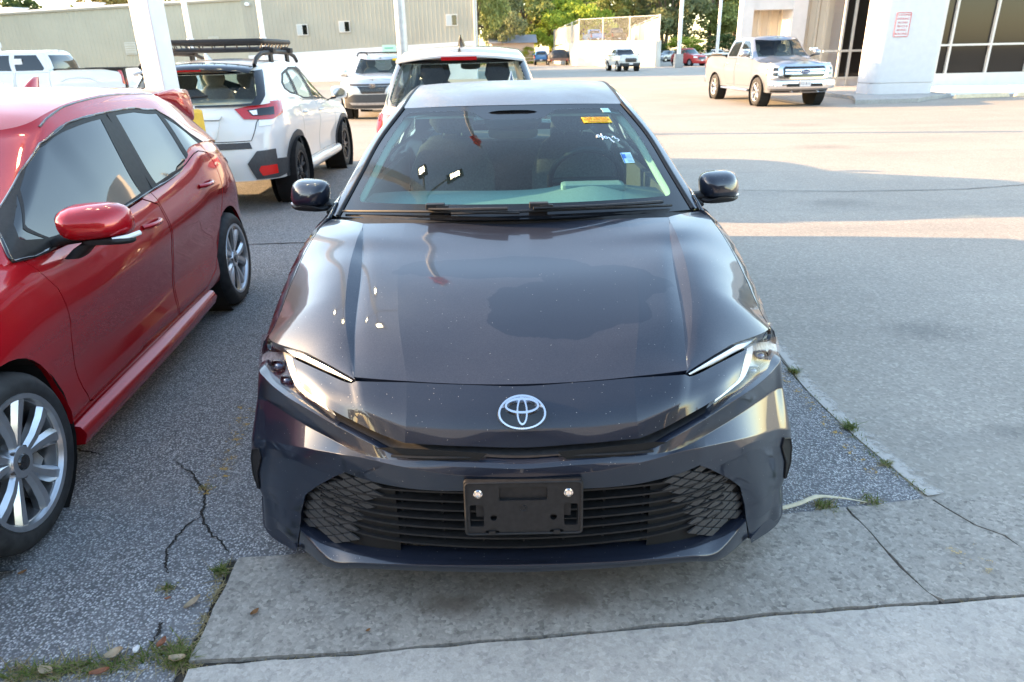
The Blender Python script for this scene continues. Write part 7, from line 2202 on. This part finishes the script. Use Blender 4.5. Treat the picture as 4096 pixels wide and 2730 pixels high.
# flatbed trailer with a dark tarpaulin over its load
tr = thing('trailer', 'low flatbed trailer loaded under a dark tarpaulin, beside the retaining wall', 'trailer', (6.45, 97.0, 0), .03)
mb = MB(); mb.box((0, 0, .62), (2.5, 4.2, .14)); mb.box((0, -2.08, .72), (2.5, .05, .30)); mb.build('deck', simple('rusty_steel', (.20, .13, .11), .7, noise=.3, nscale=3), tr)
for sg in (-1, 1):
    wheel(tr, sg * 1.2, .3, sg, .33, .2, .2, 'six')
    mb = MB(); mb.box((sg * 1.0, -2.12, .60), (.22, .03, .10)); mb.build('tail_light', M['red_lens'], tr)
tp = thing('tarpaulin', 'dark tarpaulin humped over the load on the trailer', 'tarpaulin', (6.55, 97.0, .70), .03)
mb = MB(); rounded_blob(mb, [((0, -1.7, .25), (1.0, 0, 0), (0, 0, .40)), ((0, -1.2, .48), (1.12, 0, 0), (0, 0, .62)), ((.1, .2, .52), (1.12, 0, .04), (0, 0, .72)), ((-.1, 1.4, .45), (1.05, 0, 0), (0, 0, .55)), ((0, 1.8, .2), (.9, 0, 0), (0, 0, .3))], 20, 2.6); mb.build('cover', simple('dark_tarp', (.035, .04, .05), .6, noise=.4, nscale=4), tp, smooth=70)
# ------------------------------------------------------------------ lamp posts and poles
lp = thing('lamp_post', 'square white lamp post on a yellow base between the red hatchback and the white crossover', 'lamp post', (-3.20, 5.22, 0), R(-14))
M['yellow_paint'] = simple('yellow_painted_concrete', (.72, .44, .05), .75, noise=.15, nscale=8)
mb = MB(); mb.box((0, 0, .585), (.44, .44, 1.17)); mb.build('base', M['yellow_paint'], lp, bevel=.03)
mb = MB(); mb.box((0, 0, 4.1), (.205, .205, 5.9)); mb.build('post', M['white_paint'], lp, bevel=.012)
mb = MB(); mb.box((0, 0, 1.185), (.34, .34, .025))
for a in (-1, 1):
    for b in (-1, 1): mb.lathe([(.0, 1.24), (.02, 1.24), (.02, 1.19)], 'z', 8, (a * .13, b * .13, 0))
mb.build('base_plate', M['white_paint'], lp)
M['lamp_glow'] = simple('lamp_glow', (1.0, .86, .55), .4, emit=9.0)
for k in range(4):
    a = R(20 + 90 * k)
    c, s_ = math.cos(a), math.sin(a)
    mb = MB(); mb.tube([(0, 0, 6.95), (c * .5, s_ * .5, 7.0), (c * .85, s_ * .85, 7.0)], .035, 8); ar = mb.build('arm', M['galv'], lp, smooth=60)
    mb = MB(); mb.box((c * 1.15, s_ * 1.15, 7.02), (.60, .34, .13), a); hd_ = mb.build('lamp_head', M['grey_plastic'], lp, bevel=.02)
    mb = MB(); mb.box((c * 1.17, s_ * 1.17, 6.948), (.34, .22, .012), a); mb.build('lens', M['lamp_glow'], hd_)
gp = thing('lamp_post', 'round grey pole rising in front of the tan building, left of the white SUV', 'lamp post', (-2.19, 14.0, 0))
mb = MB(); mb.tube([(0, 0, 0), (0, 0, 5), (0, 0, 14.2)], [.115, .11, .09], 16); mb.build('pole', M['galv'], gp, smooth=60)
mb = MB(); mb.tube([(0, 0, 0), (0, 0, .6)], .28, 16); mb.build('base', M['old_concrete'], gp)
fl = thing('flag', 'red cloth flag furled against the top of the round grey pole', 'flag', (-2.19, 13.88, 11.9))
mb = MB(); rows = []
for t in np.linspace(0, 1, 14):
    rows.append([((.10 + .14 * math.sin(t * 2.5)) * u + .05 * math.sin(9 * t + 4 * u), -.08 - .10 * math.cos(6 * u + 5 * t) * (1 - t * .5), 1.7 * (1 - t)) for u in np.linspace(-1, 1, 16)])
mb.grid(np.array(rows)); mb.build('cloth', simple('red_cloth', (.55, .03, .04), .8), fl, smooth=60)
for (x, y, r_, lab) in ((-14.44, 33.0, .10, 'thin white pole behind the crossover, nearer the square post'), (-11.13, 33.0, .09, 'thin white pole standing above the right end of the roof basket'), (-23.3, 33.0, .12, 'white pole at the far left edge behind the pale pickup')):
    o = thing('lamp_post', lab, 'lamp post', (x, y, 0)); mb = MB(); mb.tube([(0, 0, 0), (0, 0, 2.6), (0, 0, 9)], [r_ * 1.25, r_ * 1.15, r_], 12); mb.build('pole', M['white_paint'], o, smooth=60)
    mb = MB(); mb.lathe([(r_ * 1.6, 2.3), (r_ * 1.6, 2.5), (r_ * 1.1, 2.52)], 'z', 12); mb.build('collar', M['white_paint'], o)
for (x, y, r_, lab) in ((16.05, 69.5, .19, 'thick white lamp post on a concrete block beside the red SUV'), (17.15, 60.5, .13, 'thinner white lamp post behind the tail of the silver pickup')):
    o = thing('lamp_post', lab, 'lamp post', (x, y, 0)); mb = MB(); mb.tube([(0, 0, 1.0), (0, 0, 12)], [r_, r_ * .85], 12); mb.build('pole', M['white_paint'], o, smooth=60)
    mb = MB(); mb.box((0, 0, .6), (.78, .78, 1.2), taper=.9); mb.build('base', M['old_concrete'] if r_ > .15 else simple('orange_base', (.62, .30, .10), .8), o, bevel=.03)

# ------------------------------------------------------------------ trees
def leaf_mat(name, a, b):
    m, nt, bs = _nodes(name)
    oi = nt.nodes.new('ShaderNodeNewGeometry')
    r = ramp(nt, oi.outputs['Random Per Island'], [(0.0, a), (1.0, b)])
    nt.links.new(r.outputs[0], bs.inputs['Base Color'])
    bs.inputs['Roughness'].default_value = .7
    bs.inputs['Specular IOR Level'].default_value = .25
    tr_ = nt.nodes.new('ShaderNodeBsdfTranslucent'); nt.links.new(r.outputs[0], tr_.inputs[0])
    mx = nt.nodes.new('ShaderNodeMixShader'); mx.inputs[0].default_value = .35
    out = nt.nodes['Material Output']
    nt.links.new(bs.outputs[0], mx.inputs[1]); nt.links.new(tr_.outputs[0], mx.inputs[2]); nt.links.new(mx.outputs[0], out.inputs[0])
    return m
LEAF = {'oak': leaf_mat('oak_leaves', (0.124, 0.164, 0.049), (0.328, 0.355, 0.124)), 'bright': leaf_mat('bright_leaves', (0.189, 0.273, 0.038), (0.504, 0.567, 0.084)),
        'dark': leaf_mat('dark_leaves', (0.038, 0.067, 0.025), (0.126, 0.168, 0.053)), 'brown': leaf_mat('dry_leaves', (0.210, 0.168, 0.053), (0.462, 0.357, 0.126)),
        'grey': leaf_mat('grey_green_leaves', (0.116, 0.147, 0.074), (0.273, 0.294, 0.147))}
BARK = simple('bark', (.13, .10, .075), .9, noise=.35, nscale=5)
_tree_mesh = {}
def tree_mesh(seed, kind):
    """unit-height tree: trunk with limbs, crown of leaf clumps spread through an uneven volume"""
    if (seed, kind) in _tree_mesh: return _tree_mesh[(seed, kind)]
    g = np.random.default_rng(100 + seed)
    t = MB()
    cl = []
    ht = .34 if kind != 'bush' else .10
    t.tube([(0, 0, -.02), (.01, 0, ht * .5), (.0, .01, ht), (.01, 0, .62)], [.034, .026, .021, .008], 8)
    n = 46 if kind != 'bush' else 60
    for i in range(n):
        a = g.uniform(0, 2 * math.pi)
        if kind == 'bush': z = g.uniform(.05, .95); rr = .48 * math.sqrt(max(.02, 1 - (z * 1.02) ** 2.4)) * g.uniform(.35, 1.0)
        else:
            z = g.uniform(.30, .97); k = (z - .60) / .40
            rr = .46 * math.sqrt(max(.03, 1 - k * k)) * g.uniform(.25, 1.05)
        c = np.array([rr * math.cos(a), rr * math.sin(a), z])
        cl.append((c, g.uniform(.07, .145)))
        if i % 4 == 0 and kind != 'bush':
            t.tube([(0, 0, min(z - .05, ht * .9 + .1 * g.random())), tuple(c * np.array([.5, .5, .85])), tuple(c)], [.014, .009, .003], 5)
    V = []; F = []
    for c, r_ in cl:
        m = int(150 * (r_ / .11) ** 2)
        d = g.normal(0, 1, (m, 3)); d /= np.linalg.norm(d, axis=1)[:, None]
        p = c + d * (r_ * g.uniform(.35, 1.05, m) ** .6)[:, None] * np.array([1.1, 1.1, .75])
        u = g.normal(0, 1, (m, 3)); u /= np.linalg.norm(u, axis=1)[:, None]
        w = np.cross(u, g.normal(0, 1, (m, 3))); w /= np.linalg.norm(w, axis=1)[:, None]
        s_ = g.uniform(.014, .030, m)[:, None]
        for k in range(m):
            o = len(V)
            V += [p[k] - u[k] * s_[k], p[k] + w[k] * s_[k] * .6, p[k] + u[k] * s_[k], p[k] - w[k] * s_[k] * .6]
            F.append((o, o + 1, o + 2, o + 3))
    me1 = bpy.data.meshes.new('trunk'); me1.from_pydata(t.v, [], t.f); me1.materials.append(BARK)
    me2 = bpy.data.meshes.new('crown'); me2.from_pydata([tuple(v) for v in V], [], F)
    _tree_mesh[(seed, kind)] = (me1, me2)
    return me1, me2
_crown_cache = {}
def tree(x, y, h, w, leaf, seed, label, kind='tree', z=0, name='tree', group='trees behind the lots'):
    me1, me2 = tree_mesh(seed, kind)
    if (seed, kind, leaf) not in _crown_cache:
        m = me2.copy(); m.materials.clear(); m.materials.append(LEAF[leaf]); _crown_cache[(seed, kind, leaf)] = m
    o = thing(name, label, 'bush' if kind == 'bush' else 'tree', (x, y, z), rng.uniform(0, 6.28), group)
    o.scale = (w, w, h)
    link('trunk', me1, None, o); link('crown', _crown_cache[(seed, kind, leaf)], None, o)
    return o
T_LIST = [
 (-3.9, 96, 13, 8, 'oak', 0, 'tall olive tree rising just right of the tan building corner'),
 (-1.0, 112, 10, 8, 'grey', 1, 'greyish tree behind the small far house'),
 (2.6, 121, 13.5, 12, 'oak', 2, 'broad olive oak standing over the small far house'),
 (7.0, 126, 11, 10, 'oak', 3, 'olive oak between the far house and the bright yellow-green tree'),
 (11.6, 120, 11.5, 11.5, 'bright', 4, 'bright yellow-green tree behind the chain-link fence, the tallest of its colour'),
 (6.9, 116, 7.5, 7.5, 'bright', 0, 'lower bright green tree beside the blue pickup on the lane'),
 (16.5, 132, 12.5, 13, 'oak', 1, 'olive tree behind the two raised pickups'),
 (21.5, 138, 15, 14, 'grey', 2, 'grey-green tree above the right end of the fence'),
 (27.0, 128, 13.5, 13, 'grey', 3, 'spreading grey-green oak with a visible bent trunk behind the red SUV'),
 (35.5, 132, 13.0, 13, 'oak', 0, 'olive oak between the two white lamp posts on the right'),
 (12.0, 150, 17, 16, 'oak', 4, 'tall back-row tree above the bright yellow-green one'),
 (1.0, 150, 15, 14, 'grey', 1, 'back-row grey-green tree behind the far house'),
 (31.0, 152, 18, 16, 'oak', 2, 'tall back-row tree over the parked cars at right'),
 (42.0, 140, 15, 14, 'grey', 3, 'grey-green tree partly behind the white building'),
 (-55.5, 82, 11.5, 11, 'dark', 4, 'round dark green tree at the top left corner above the tan roof'),
 (-49.0, 90, 8.5, 9, 'oak', 2, 'low tree behind the left box vent on the tan roof'),
 (-41.5, 84, 11.5, 9.5, 'brown', 1, 'brownish tree above the tan roof, left of the square post'),
 (-35.0, 88, 10.5, 8, 'brown', 3, 'second brownish tree above the tan roof, nearest the square post'),
 (-24.0, 92, 9.0, 9, 'dark', 0, 'dark tree top peeking over the tan roof right of the square post'),
]
for a in T_LIST: tree(*a)
B_LIST = [(22.6, 122.5, 3.4, 7, 'dark', 5, 'dark hedge bush behind the dark grey hatchback'), (28.5, 123.0, 3.6, 8, 'bright', 6, 'bright hedge bush behind the white saloon'), (35.0, 122, 3.8, 8, 'dark', 7, 'dark hedge bush at the right end of the hedge'), (18.3, 120, 3.2, 6, 'bright', 5, 'bright hedge bush at the corner of the retaining wall'), (-4.2, 104, 2.6, 5, 'bright', 6, 'pale bush at the foot of the tall tree by the tan building'), (2.9, 111.5, 2.6, 3.0, 'bright', 7, 'yellowish bush beside the small far house')]
for (x, y, h, w, lf, sd, lab) in B_LIST: tree(x, y, h, w, lf, sd, lab, 'bush', name='bush', group='hedge bushes')
hs = thing('house', 'small pinkish house with a grey roof among the far trees', 'house', (.6, 113.0, 0), .05)
mb = MB(); mb.box((0, 0, 1.5), (6.2, 4, 3.0)); mb.build('wall', simple('pink_wall', (.52, .42, .36), .85), hs)
mb = MB(); mb.add([(-3.6, -2.5, 2.95), (3.6, -2.5, 2.95), (3.6, 0, 4.1), (-3.6, 0, 4.1), (3.6, 2.5, 2.95), (-3.6, 2.5, 2.95)], [(0, 1, 2, 3), (3, 2, 4, 5), (1, 4, 2), (0, 3, 5), (0, 5, 4, 1)]); mb.build('roof', simple('grey_roof', (.26, .27, .30), .8), hs)
mb = MB(); mb.box((-1.2, -2.02, 1.4), (1.2, .06, 1.2)); mb.build('window', M['dark_glass'], hs)
gf = thing('low_fence', 'low weathered timber fence in front of the small far house', 'fence', (0, 0, 0))
for k in range(7):
    mb = MB(); mb.box((-4.3 + k * 1.6, 108.5 - k * .2, .55), (.14, .14, 1.1)); mb.build('fence_post', simple('grey_timber', (.33, .29, .24), .9) if k == 0 else bpy.data.materials['grey_timber'], gf)
for z in (.45, .85):
    mb = MB(); mb.add([(-4.3, 108.4, z), (5.3, 107.2, z), (5.3, 107.2, z + .16), (-4.3, 108.4, z + .16), (-4.3, 108.46, z), (5.3, 107.26, z), (5.3, 107.26, z + .16), (-4.3, 108.46, z + .16)], [(0, 1, 2, 3), (3, 2, 6, 7), (5, 4, 7, 6)]); mb.build('fence_rail', bpy.data.materials['grey_timber'], gf)
sheet('dirt_verge', [(-6, 101), (3.2, 99), (5.5, 106), (5.5, 118), (-6, 118)], .002, simple('dry_earth', (.36, .28, .19), .95, noise=.2, nscale=.8))
sheet('lawn', [(20, 121), (50, 119), (60, 160), (-60, 160), (-60, 119)], .0, simple('dry_lawn', (.10, .11, .045), .95, noise=.3, nscale=.5))

# added out of view: showroom darkens bumper reflections, tree row blocks the bright horizon
sr = thing('unseen_showroom', 'unseen dark-glazed showroom added behind the camera for the paintwork to mirror', 'building', (0, -11.0, 0))
mb = MB(); mb.box((2, -4, 2.6), (34, 8, 5.2)); mb.build('wall', simple('taupe_render', (.20, .19, .18), .85, noise=.1, nscale=1.0), sr)
mb = MB(); mb.box((2, -3.5, 5.6), (35, 9, .9)); mb.build('fascia', M['stucco'], sr)
for k in range(9):
    mb = MB(); mb.box((-12.6 + k * 3.6, .03, 1.9), (3.2, .06, 3.0)); w_ = mb.build('window', M['bronze_glass'], sr)
    mb = MB(); mb.box((-14.35 + k * 3.6, .06, 1.9), (.12, .10, 3.2)); mb.build('frame', M['frame_white'], w_)
for i in range(12):
    tree(-62 - (i % 3) * 6, -42 + i * 8.5, 12.5 + (i % 4), 12, ('oak', 'dark', 'grey')[i % 3], i % 5, 'tree added out of view at left to block the bright horizon', group='unseen added trees')
# ------------------------------------------------------------------ small things on the ground
def crack(name, pts, w, mat, z=.0035, seed=0):
    g = np.random.default_rng(seed)
    P = curve3([(a, b, 0) for a, b in pts], max(12, 6 * len(pts)), kind='lin')[:, :2]
    P = P + g.normal(0, .0035, P.shape)
    V = []; F = []
    for i, p in enumerate(P):
        d = P[min(i + 1, len(P) - 1)] - P[max(i - 1, 0)]; d /= max(np.linalg.norm(d), 1e-6)
        n = np.array([-d[1], d[0]]); ww = w * g.uniform(.35, 1.0) * (.3 + .7 * math.sin(math.pi * (i + .5) / len(P)))
        V += [(*(p + n * ww), z), (*(p - n * ww), z)]
    F = [(2 * i, 2 * i + 1, 2 * i + 3, 2 * i + 2) for i in range(len(P) - 1)]
    mb = MB(); mb.add(V, F)
    return tag(mb.build(name, mat), kind='structure')
M['crack'] = simple('crack_soil', (.018, .016, .014), .95, noise=.4, nscale=60)
CRK = [[(-1.481, 0.963), (-1.365, 0.865), (-1.334, 0.819), (-1.267, 0.732), (-1.239, 0.669), (-1.229, 0.601), (-1.188, 0.534), (-1.131, 0.462), (-1.079, 0.426), (-1.037, 0.359)],
       [(-1.220, 0.572), (-1.247, 0.527), (-1.258, 0.448), (-1.260, 0.382), (-1.234, 0.317), (-1.202, 0.263)], [(-1.126, 0.044), (-1.111, 0.001), (-1.114, -0.052)], [(-2.02, 1.095), (-1.939, 1.073), (-1.832, 1.037)]]
for i, c_ in enumerate(CRK): crack('asphalt_crack', c_, .007, M['crack'], seed=i)
crack('asphalt_crack', [(2.0, 7.1), (3.922, 6.729), (4.636, 6.716), (5.353, 6.712), (6.219, 6.918), (9, 7.3)], .014, simple('tar_line', (.17, .165, .155), .9, noise=.4, nscale=6), z=.002, seed=9)
crack('asphalt_crack', [(-2.6, 4.75), (-1.9, 4.78), (-1.1, 4.70)], .02, M['crack'], seed=5)

def worn_paint(name, col, sc, thr):
    m, nt, b = _nodes(name)
    b.inputs['Base Color'].default_value = (*col, 1); b.inputs['Roughness'].default_value = .85
    n = tex(nt, 'noise', sc, 6, .7); n2 = tex(nt, 'noise', sc * 5, 3, .7)
    v = math_(nt, 'ADD', math_(nt, 'MULTIPLY', n.outputs[0], .65), math_(nt, 'MULTIPLY', n2.outputs[0], .35))
    nt.links.new(ramp(nt, v, [(thr, 0.0), (thr + .03, 1.0)]).outputs[0], b.inputs['Alpha'])
    return m
yp = worn_paint('worn_yellow_paint', (.46, .29, .08), 22.0, .545)
for i, (a, b, w, lab) in enumerate((((-1.355, 1.50), (-1.24, .72), .05, ''), ((1.40, 1.75), (1.425, .72), .026, ''))):
    d = np.array(b) - np.array(a); d = d / np.linalg.norm(d); n = np.array([-d[1], d[0]]) * w
    mb = MB(); mb.add([(a[0] + n[0], a[1] + n[1], .004), (a[0] - n[0], a[1] - n[1], .004), (b[0] - n[0], b[1] - n[1], .004), (b[0] + n[0], b[1] + n[1], .004)], [(0, 1, 2, 3)])
    tag(mb.build('parking_line', yp), kind='structure')
mb = MB(); mb.add([(1.44, .17, .014), (1.56, .17, .014), (1.56, .32, .014), (1.44, .32, .014)], [(0, 1, 2, 3)]); tag(mb.build('paint_mark', worn_paint('worn_ochre_paint', (.50, .36, .16), 20.0, .56)), kind='structure')

BL = leaf_mat('grass_blades', (.05, .10, .015), (.22, .24, .07)); BD = leaf_mat('dry_blades', (.24, .19, .09), (.42, .35, .20))
def blades(poly_pts, n, h, dry=.4, seed=0, z=.0):
    g = np.random.default_rng(seed)
    out = (MB(), MB())
    for _ in range(n):
        x, y = poly_pts(g)
        k = 1 if g.random() < dry else 0
        a = g.uniform(0, 2 * math.pi); hh = h * g.uniform(.4, 1.2); ln = hh * g.uniform(.4, 1.6); w = .0022 * g.uniform(.7, 1.5)
        if k: hh *= .45; ln *= 1.5
        c, s_ = math.cos(a), math.sin(a)
        V = []
        for t in (0, .5, 1):
            px, py, pz = x + c * ln * t * t, y + s_ * ln * t * t, z + hh * (t - .35 * t * t * (1 if not k else 1.6))
            ww = w * (1 - t * .85)
            V += [(px - s_ * ww, py + c * ww, pz), (px + s_ * ww, py - c * ww, pz)]
        out[k].add(V, [(0, 1, 3, 2), (2, 3, 5, 4)])
    return out
def along(pts, wd):
    P = np.array(pts)
    def f(g):
        i = g.integers(0, len(P) - 1); t = g.random()
        p = P[i] + (P[i + 1] - P[i]) * t
        return p[0] + g.normal(0, wd), p[1] + g.normal(0, wd * .8)
    return f
gb, db = blades(along([(-1.50, -.145), (-1.37, -.15), (-1.27, -.13), (-1.15, -.115), (-1.03, -.06), (-.985, -.12), (-1.02, -.10)], .022), 900, .035, .5, 3)
go = gb.build('weeds', BL); tag(go, kind='stuff')
do = db.build('dry_weeds', BD); tag(do, kind='stuff')
gb, db = blades(along([(-1.02, .30), (-1.0, .14), (-.975, -.08)], .008), 170, .022, .85, 4)
tag(db.build('dry_weeds', BD), kind='stuff')
gb, db = blades(along([(-.95, -.13), (-.4, -.10), (.1, -.055), (.85, .022), (1.6, .075)], .006), 160, .016, .95, 5)
tag(db.build('dry_weeds', BD), kind='stuff')
gb, db = blades(along([(1.56, .62), (1.50, .85), (1.49, 1.1), (1.46, 1.5), (1.46, 1.8)], .012), 260, .02, .6, 6)
tag(gb.build('weeds', BL), kind='stuff'); tag(db.build('dry_weeds', BD), kind='stuff')
for i, (x, y, n, h, r_, dry, lab) in enumerate(((-1.024, .262, 70, .035, .018, .2, 'small green weed at the left corner of the concrete slab'), (-1.17, .187, 60, .022, .02, .5, 'flat olive weed tuft in the asphalt left of the slab'),
        (1.47, 1.74, 90, .04, .022, .35, 'weed tuft highest along the right asphalt edge, by the headlamp'), (1.495, 1.14, 110, .045, .022, .15, 'bright green tuft halfway along the right asphalt edge'), (1.515, .845, 60, .025, .02, .6, 'small dull tuft lowest along the right asphalt edge'),
        (1.14, .552, 120, .04, .035, .5, 'grass tuft growing through the dry frond at the slab edge'), (1.33, .582, 90, .028, .035, .6, 'reddish low weed right of the dry frond'), (-1.28, .765, 40, .018, .02, .6, 'tiny yellowish weed in the long asphalt crack'))):
    t_ = thing('grass_tuft', lab, 'grass tuft', (x, y, 0), 0, 'weeds in the pavement joints')
    a, b = blades(lambda g, r_=r_: tuple(g.normal(0, r_, 2) * .6), n, h, dry, 30 + i, .002)
    a.build('blade_clump', BL, t_)
    if b.v: b.build('dry_blade_clump', BD, t_)
def leaf(x, y, z, ln, wd, rz, curl, mat, label):
    mb = MB(); rows = []
    for t in np.linspace(0, 1, 9):
        w = wd * math.sin(math.pi * min(1, t * .96 + .04)) ** .8
        rows.append([((t - .5) * ln, u * w, .004 + curl * (u * u * .5 + (t - .5) ** 2 * 1.4) * ln) for u in (-1, -.5, 0, .5, 1)])
    mb.grid(np.array(rows))
    o = mb.build('dry_leaf', mat, None, smooth=70); o.location = (x, y, z); o.rotation_euler = (rng.normal(0, .1), rng.normal(0, .1), rz)
    return tag(o, label, 'leaf', 'fallen leaves')
LF = [simple('leaf_brown', (.20, .09, .03), .8, noise=.3, nscale=60), simple('leaf_tan', (.38, .29, .19), .8, noise=.2, nscale=60), simple('leaf_rust', (.26, .10, .05), .8, noise=.3, nscale=60)]
for (x, y, z, ln, wd, rz, cu, m_, lab) in ((-1.055, .116, .002, .060, .012, 1.0, .25, 1, 'long tan leaf leaning on the slab edge'), (-.837, .061, .011, .030, .009, .9, .3, 0, 'small brown leaf lying alone on the concrete slab'), (-1.701, .274, .002, .028, .007, .9, .3, 0, 'small brown leaf by the red car\'s front tyre'),
        (-1.145, .138, .002, .02, .006, .3, .3, 2, 'tiny rust leaf below the olive weed tuft'), (-1.19, -.095, .012, .05, .018, .5, .35, 1, 'broad tan leaf in the middle of the weed strip'), (-1.201, -.160, .010, .05, .012, .4, .3, 2, 'rust leaf at the bottom edge of the weed strip'),
        (-.998, -.124, .015, .045, .016, .2, .4, 1, 'tan leaf at the right end of the weed strip'), (-1.065, -.066, .018, .04, .013, 1.4, .4, 2, 'reddish leaf standing in the grass near the slab corner'), (-1.36, -.15, .008, .05, .014, -.3, .3, 1, 'pale leaf at the left part of the weed strip'), (-.47, -.02, .011, .016, .005, .6, .2, 0, 'tiny brown leaf on the slab under the bumper')):
    leaf(x, y, z, ln, wd, rz, cu, LF[m_], lab)
lt = thing('litter', 'scrap of white paper caught in the weed strip', 'litter', (-1.135, -.083, .02)); mb = MB(); rounded_blob(mb, [((0, -.008, 0), (.006, 0, 0), (0, 0, .004)), ((0, 0, .003), (.011, 0, .003), (0, 0, .008)), ((.003, .010, .004), (.005, 0, 0), (0, 0, .004))], 9, 2.2); mb.build('paper', M['white_paint'], lt)
fr_ = thing('palm_frond', 'pale dry palm frond stem lying along the slab edge beside the bumper', 'palm frond', (0, 0, 0))
mb = MB(); mb.tube(curve3([(.90, .518, .014), (1.031, .553, .022), (1.13, .588, .030), (1.20, .588, .022), (1.30, .570, .012)], 16), [.010] * 9 + [.008, .007, .006, .005, .004, .003, .002], 8, flat=.55); mb.build('stem', simple('dry_frond', (.62, .55, .38), .7, noise=.15, nscale=40), fr_, smooth=60)
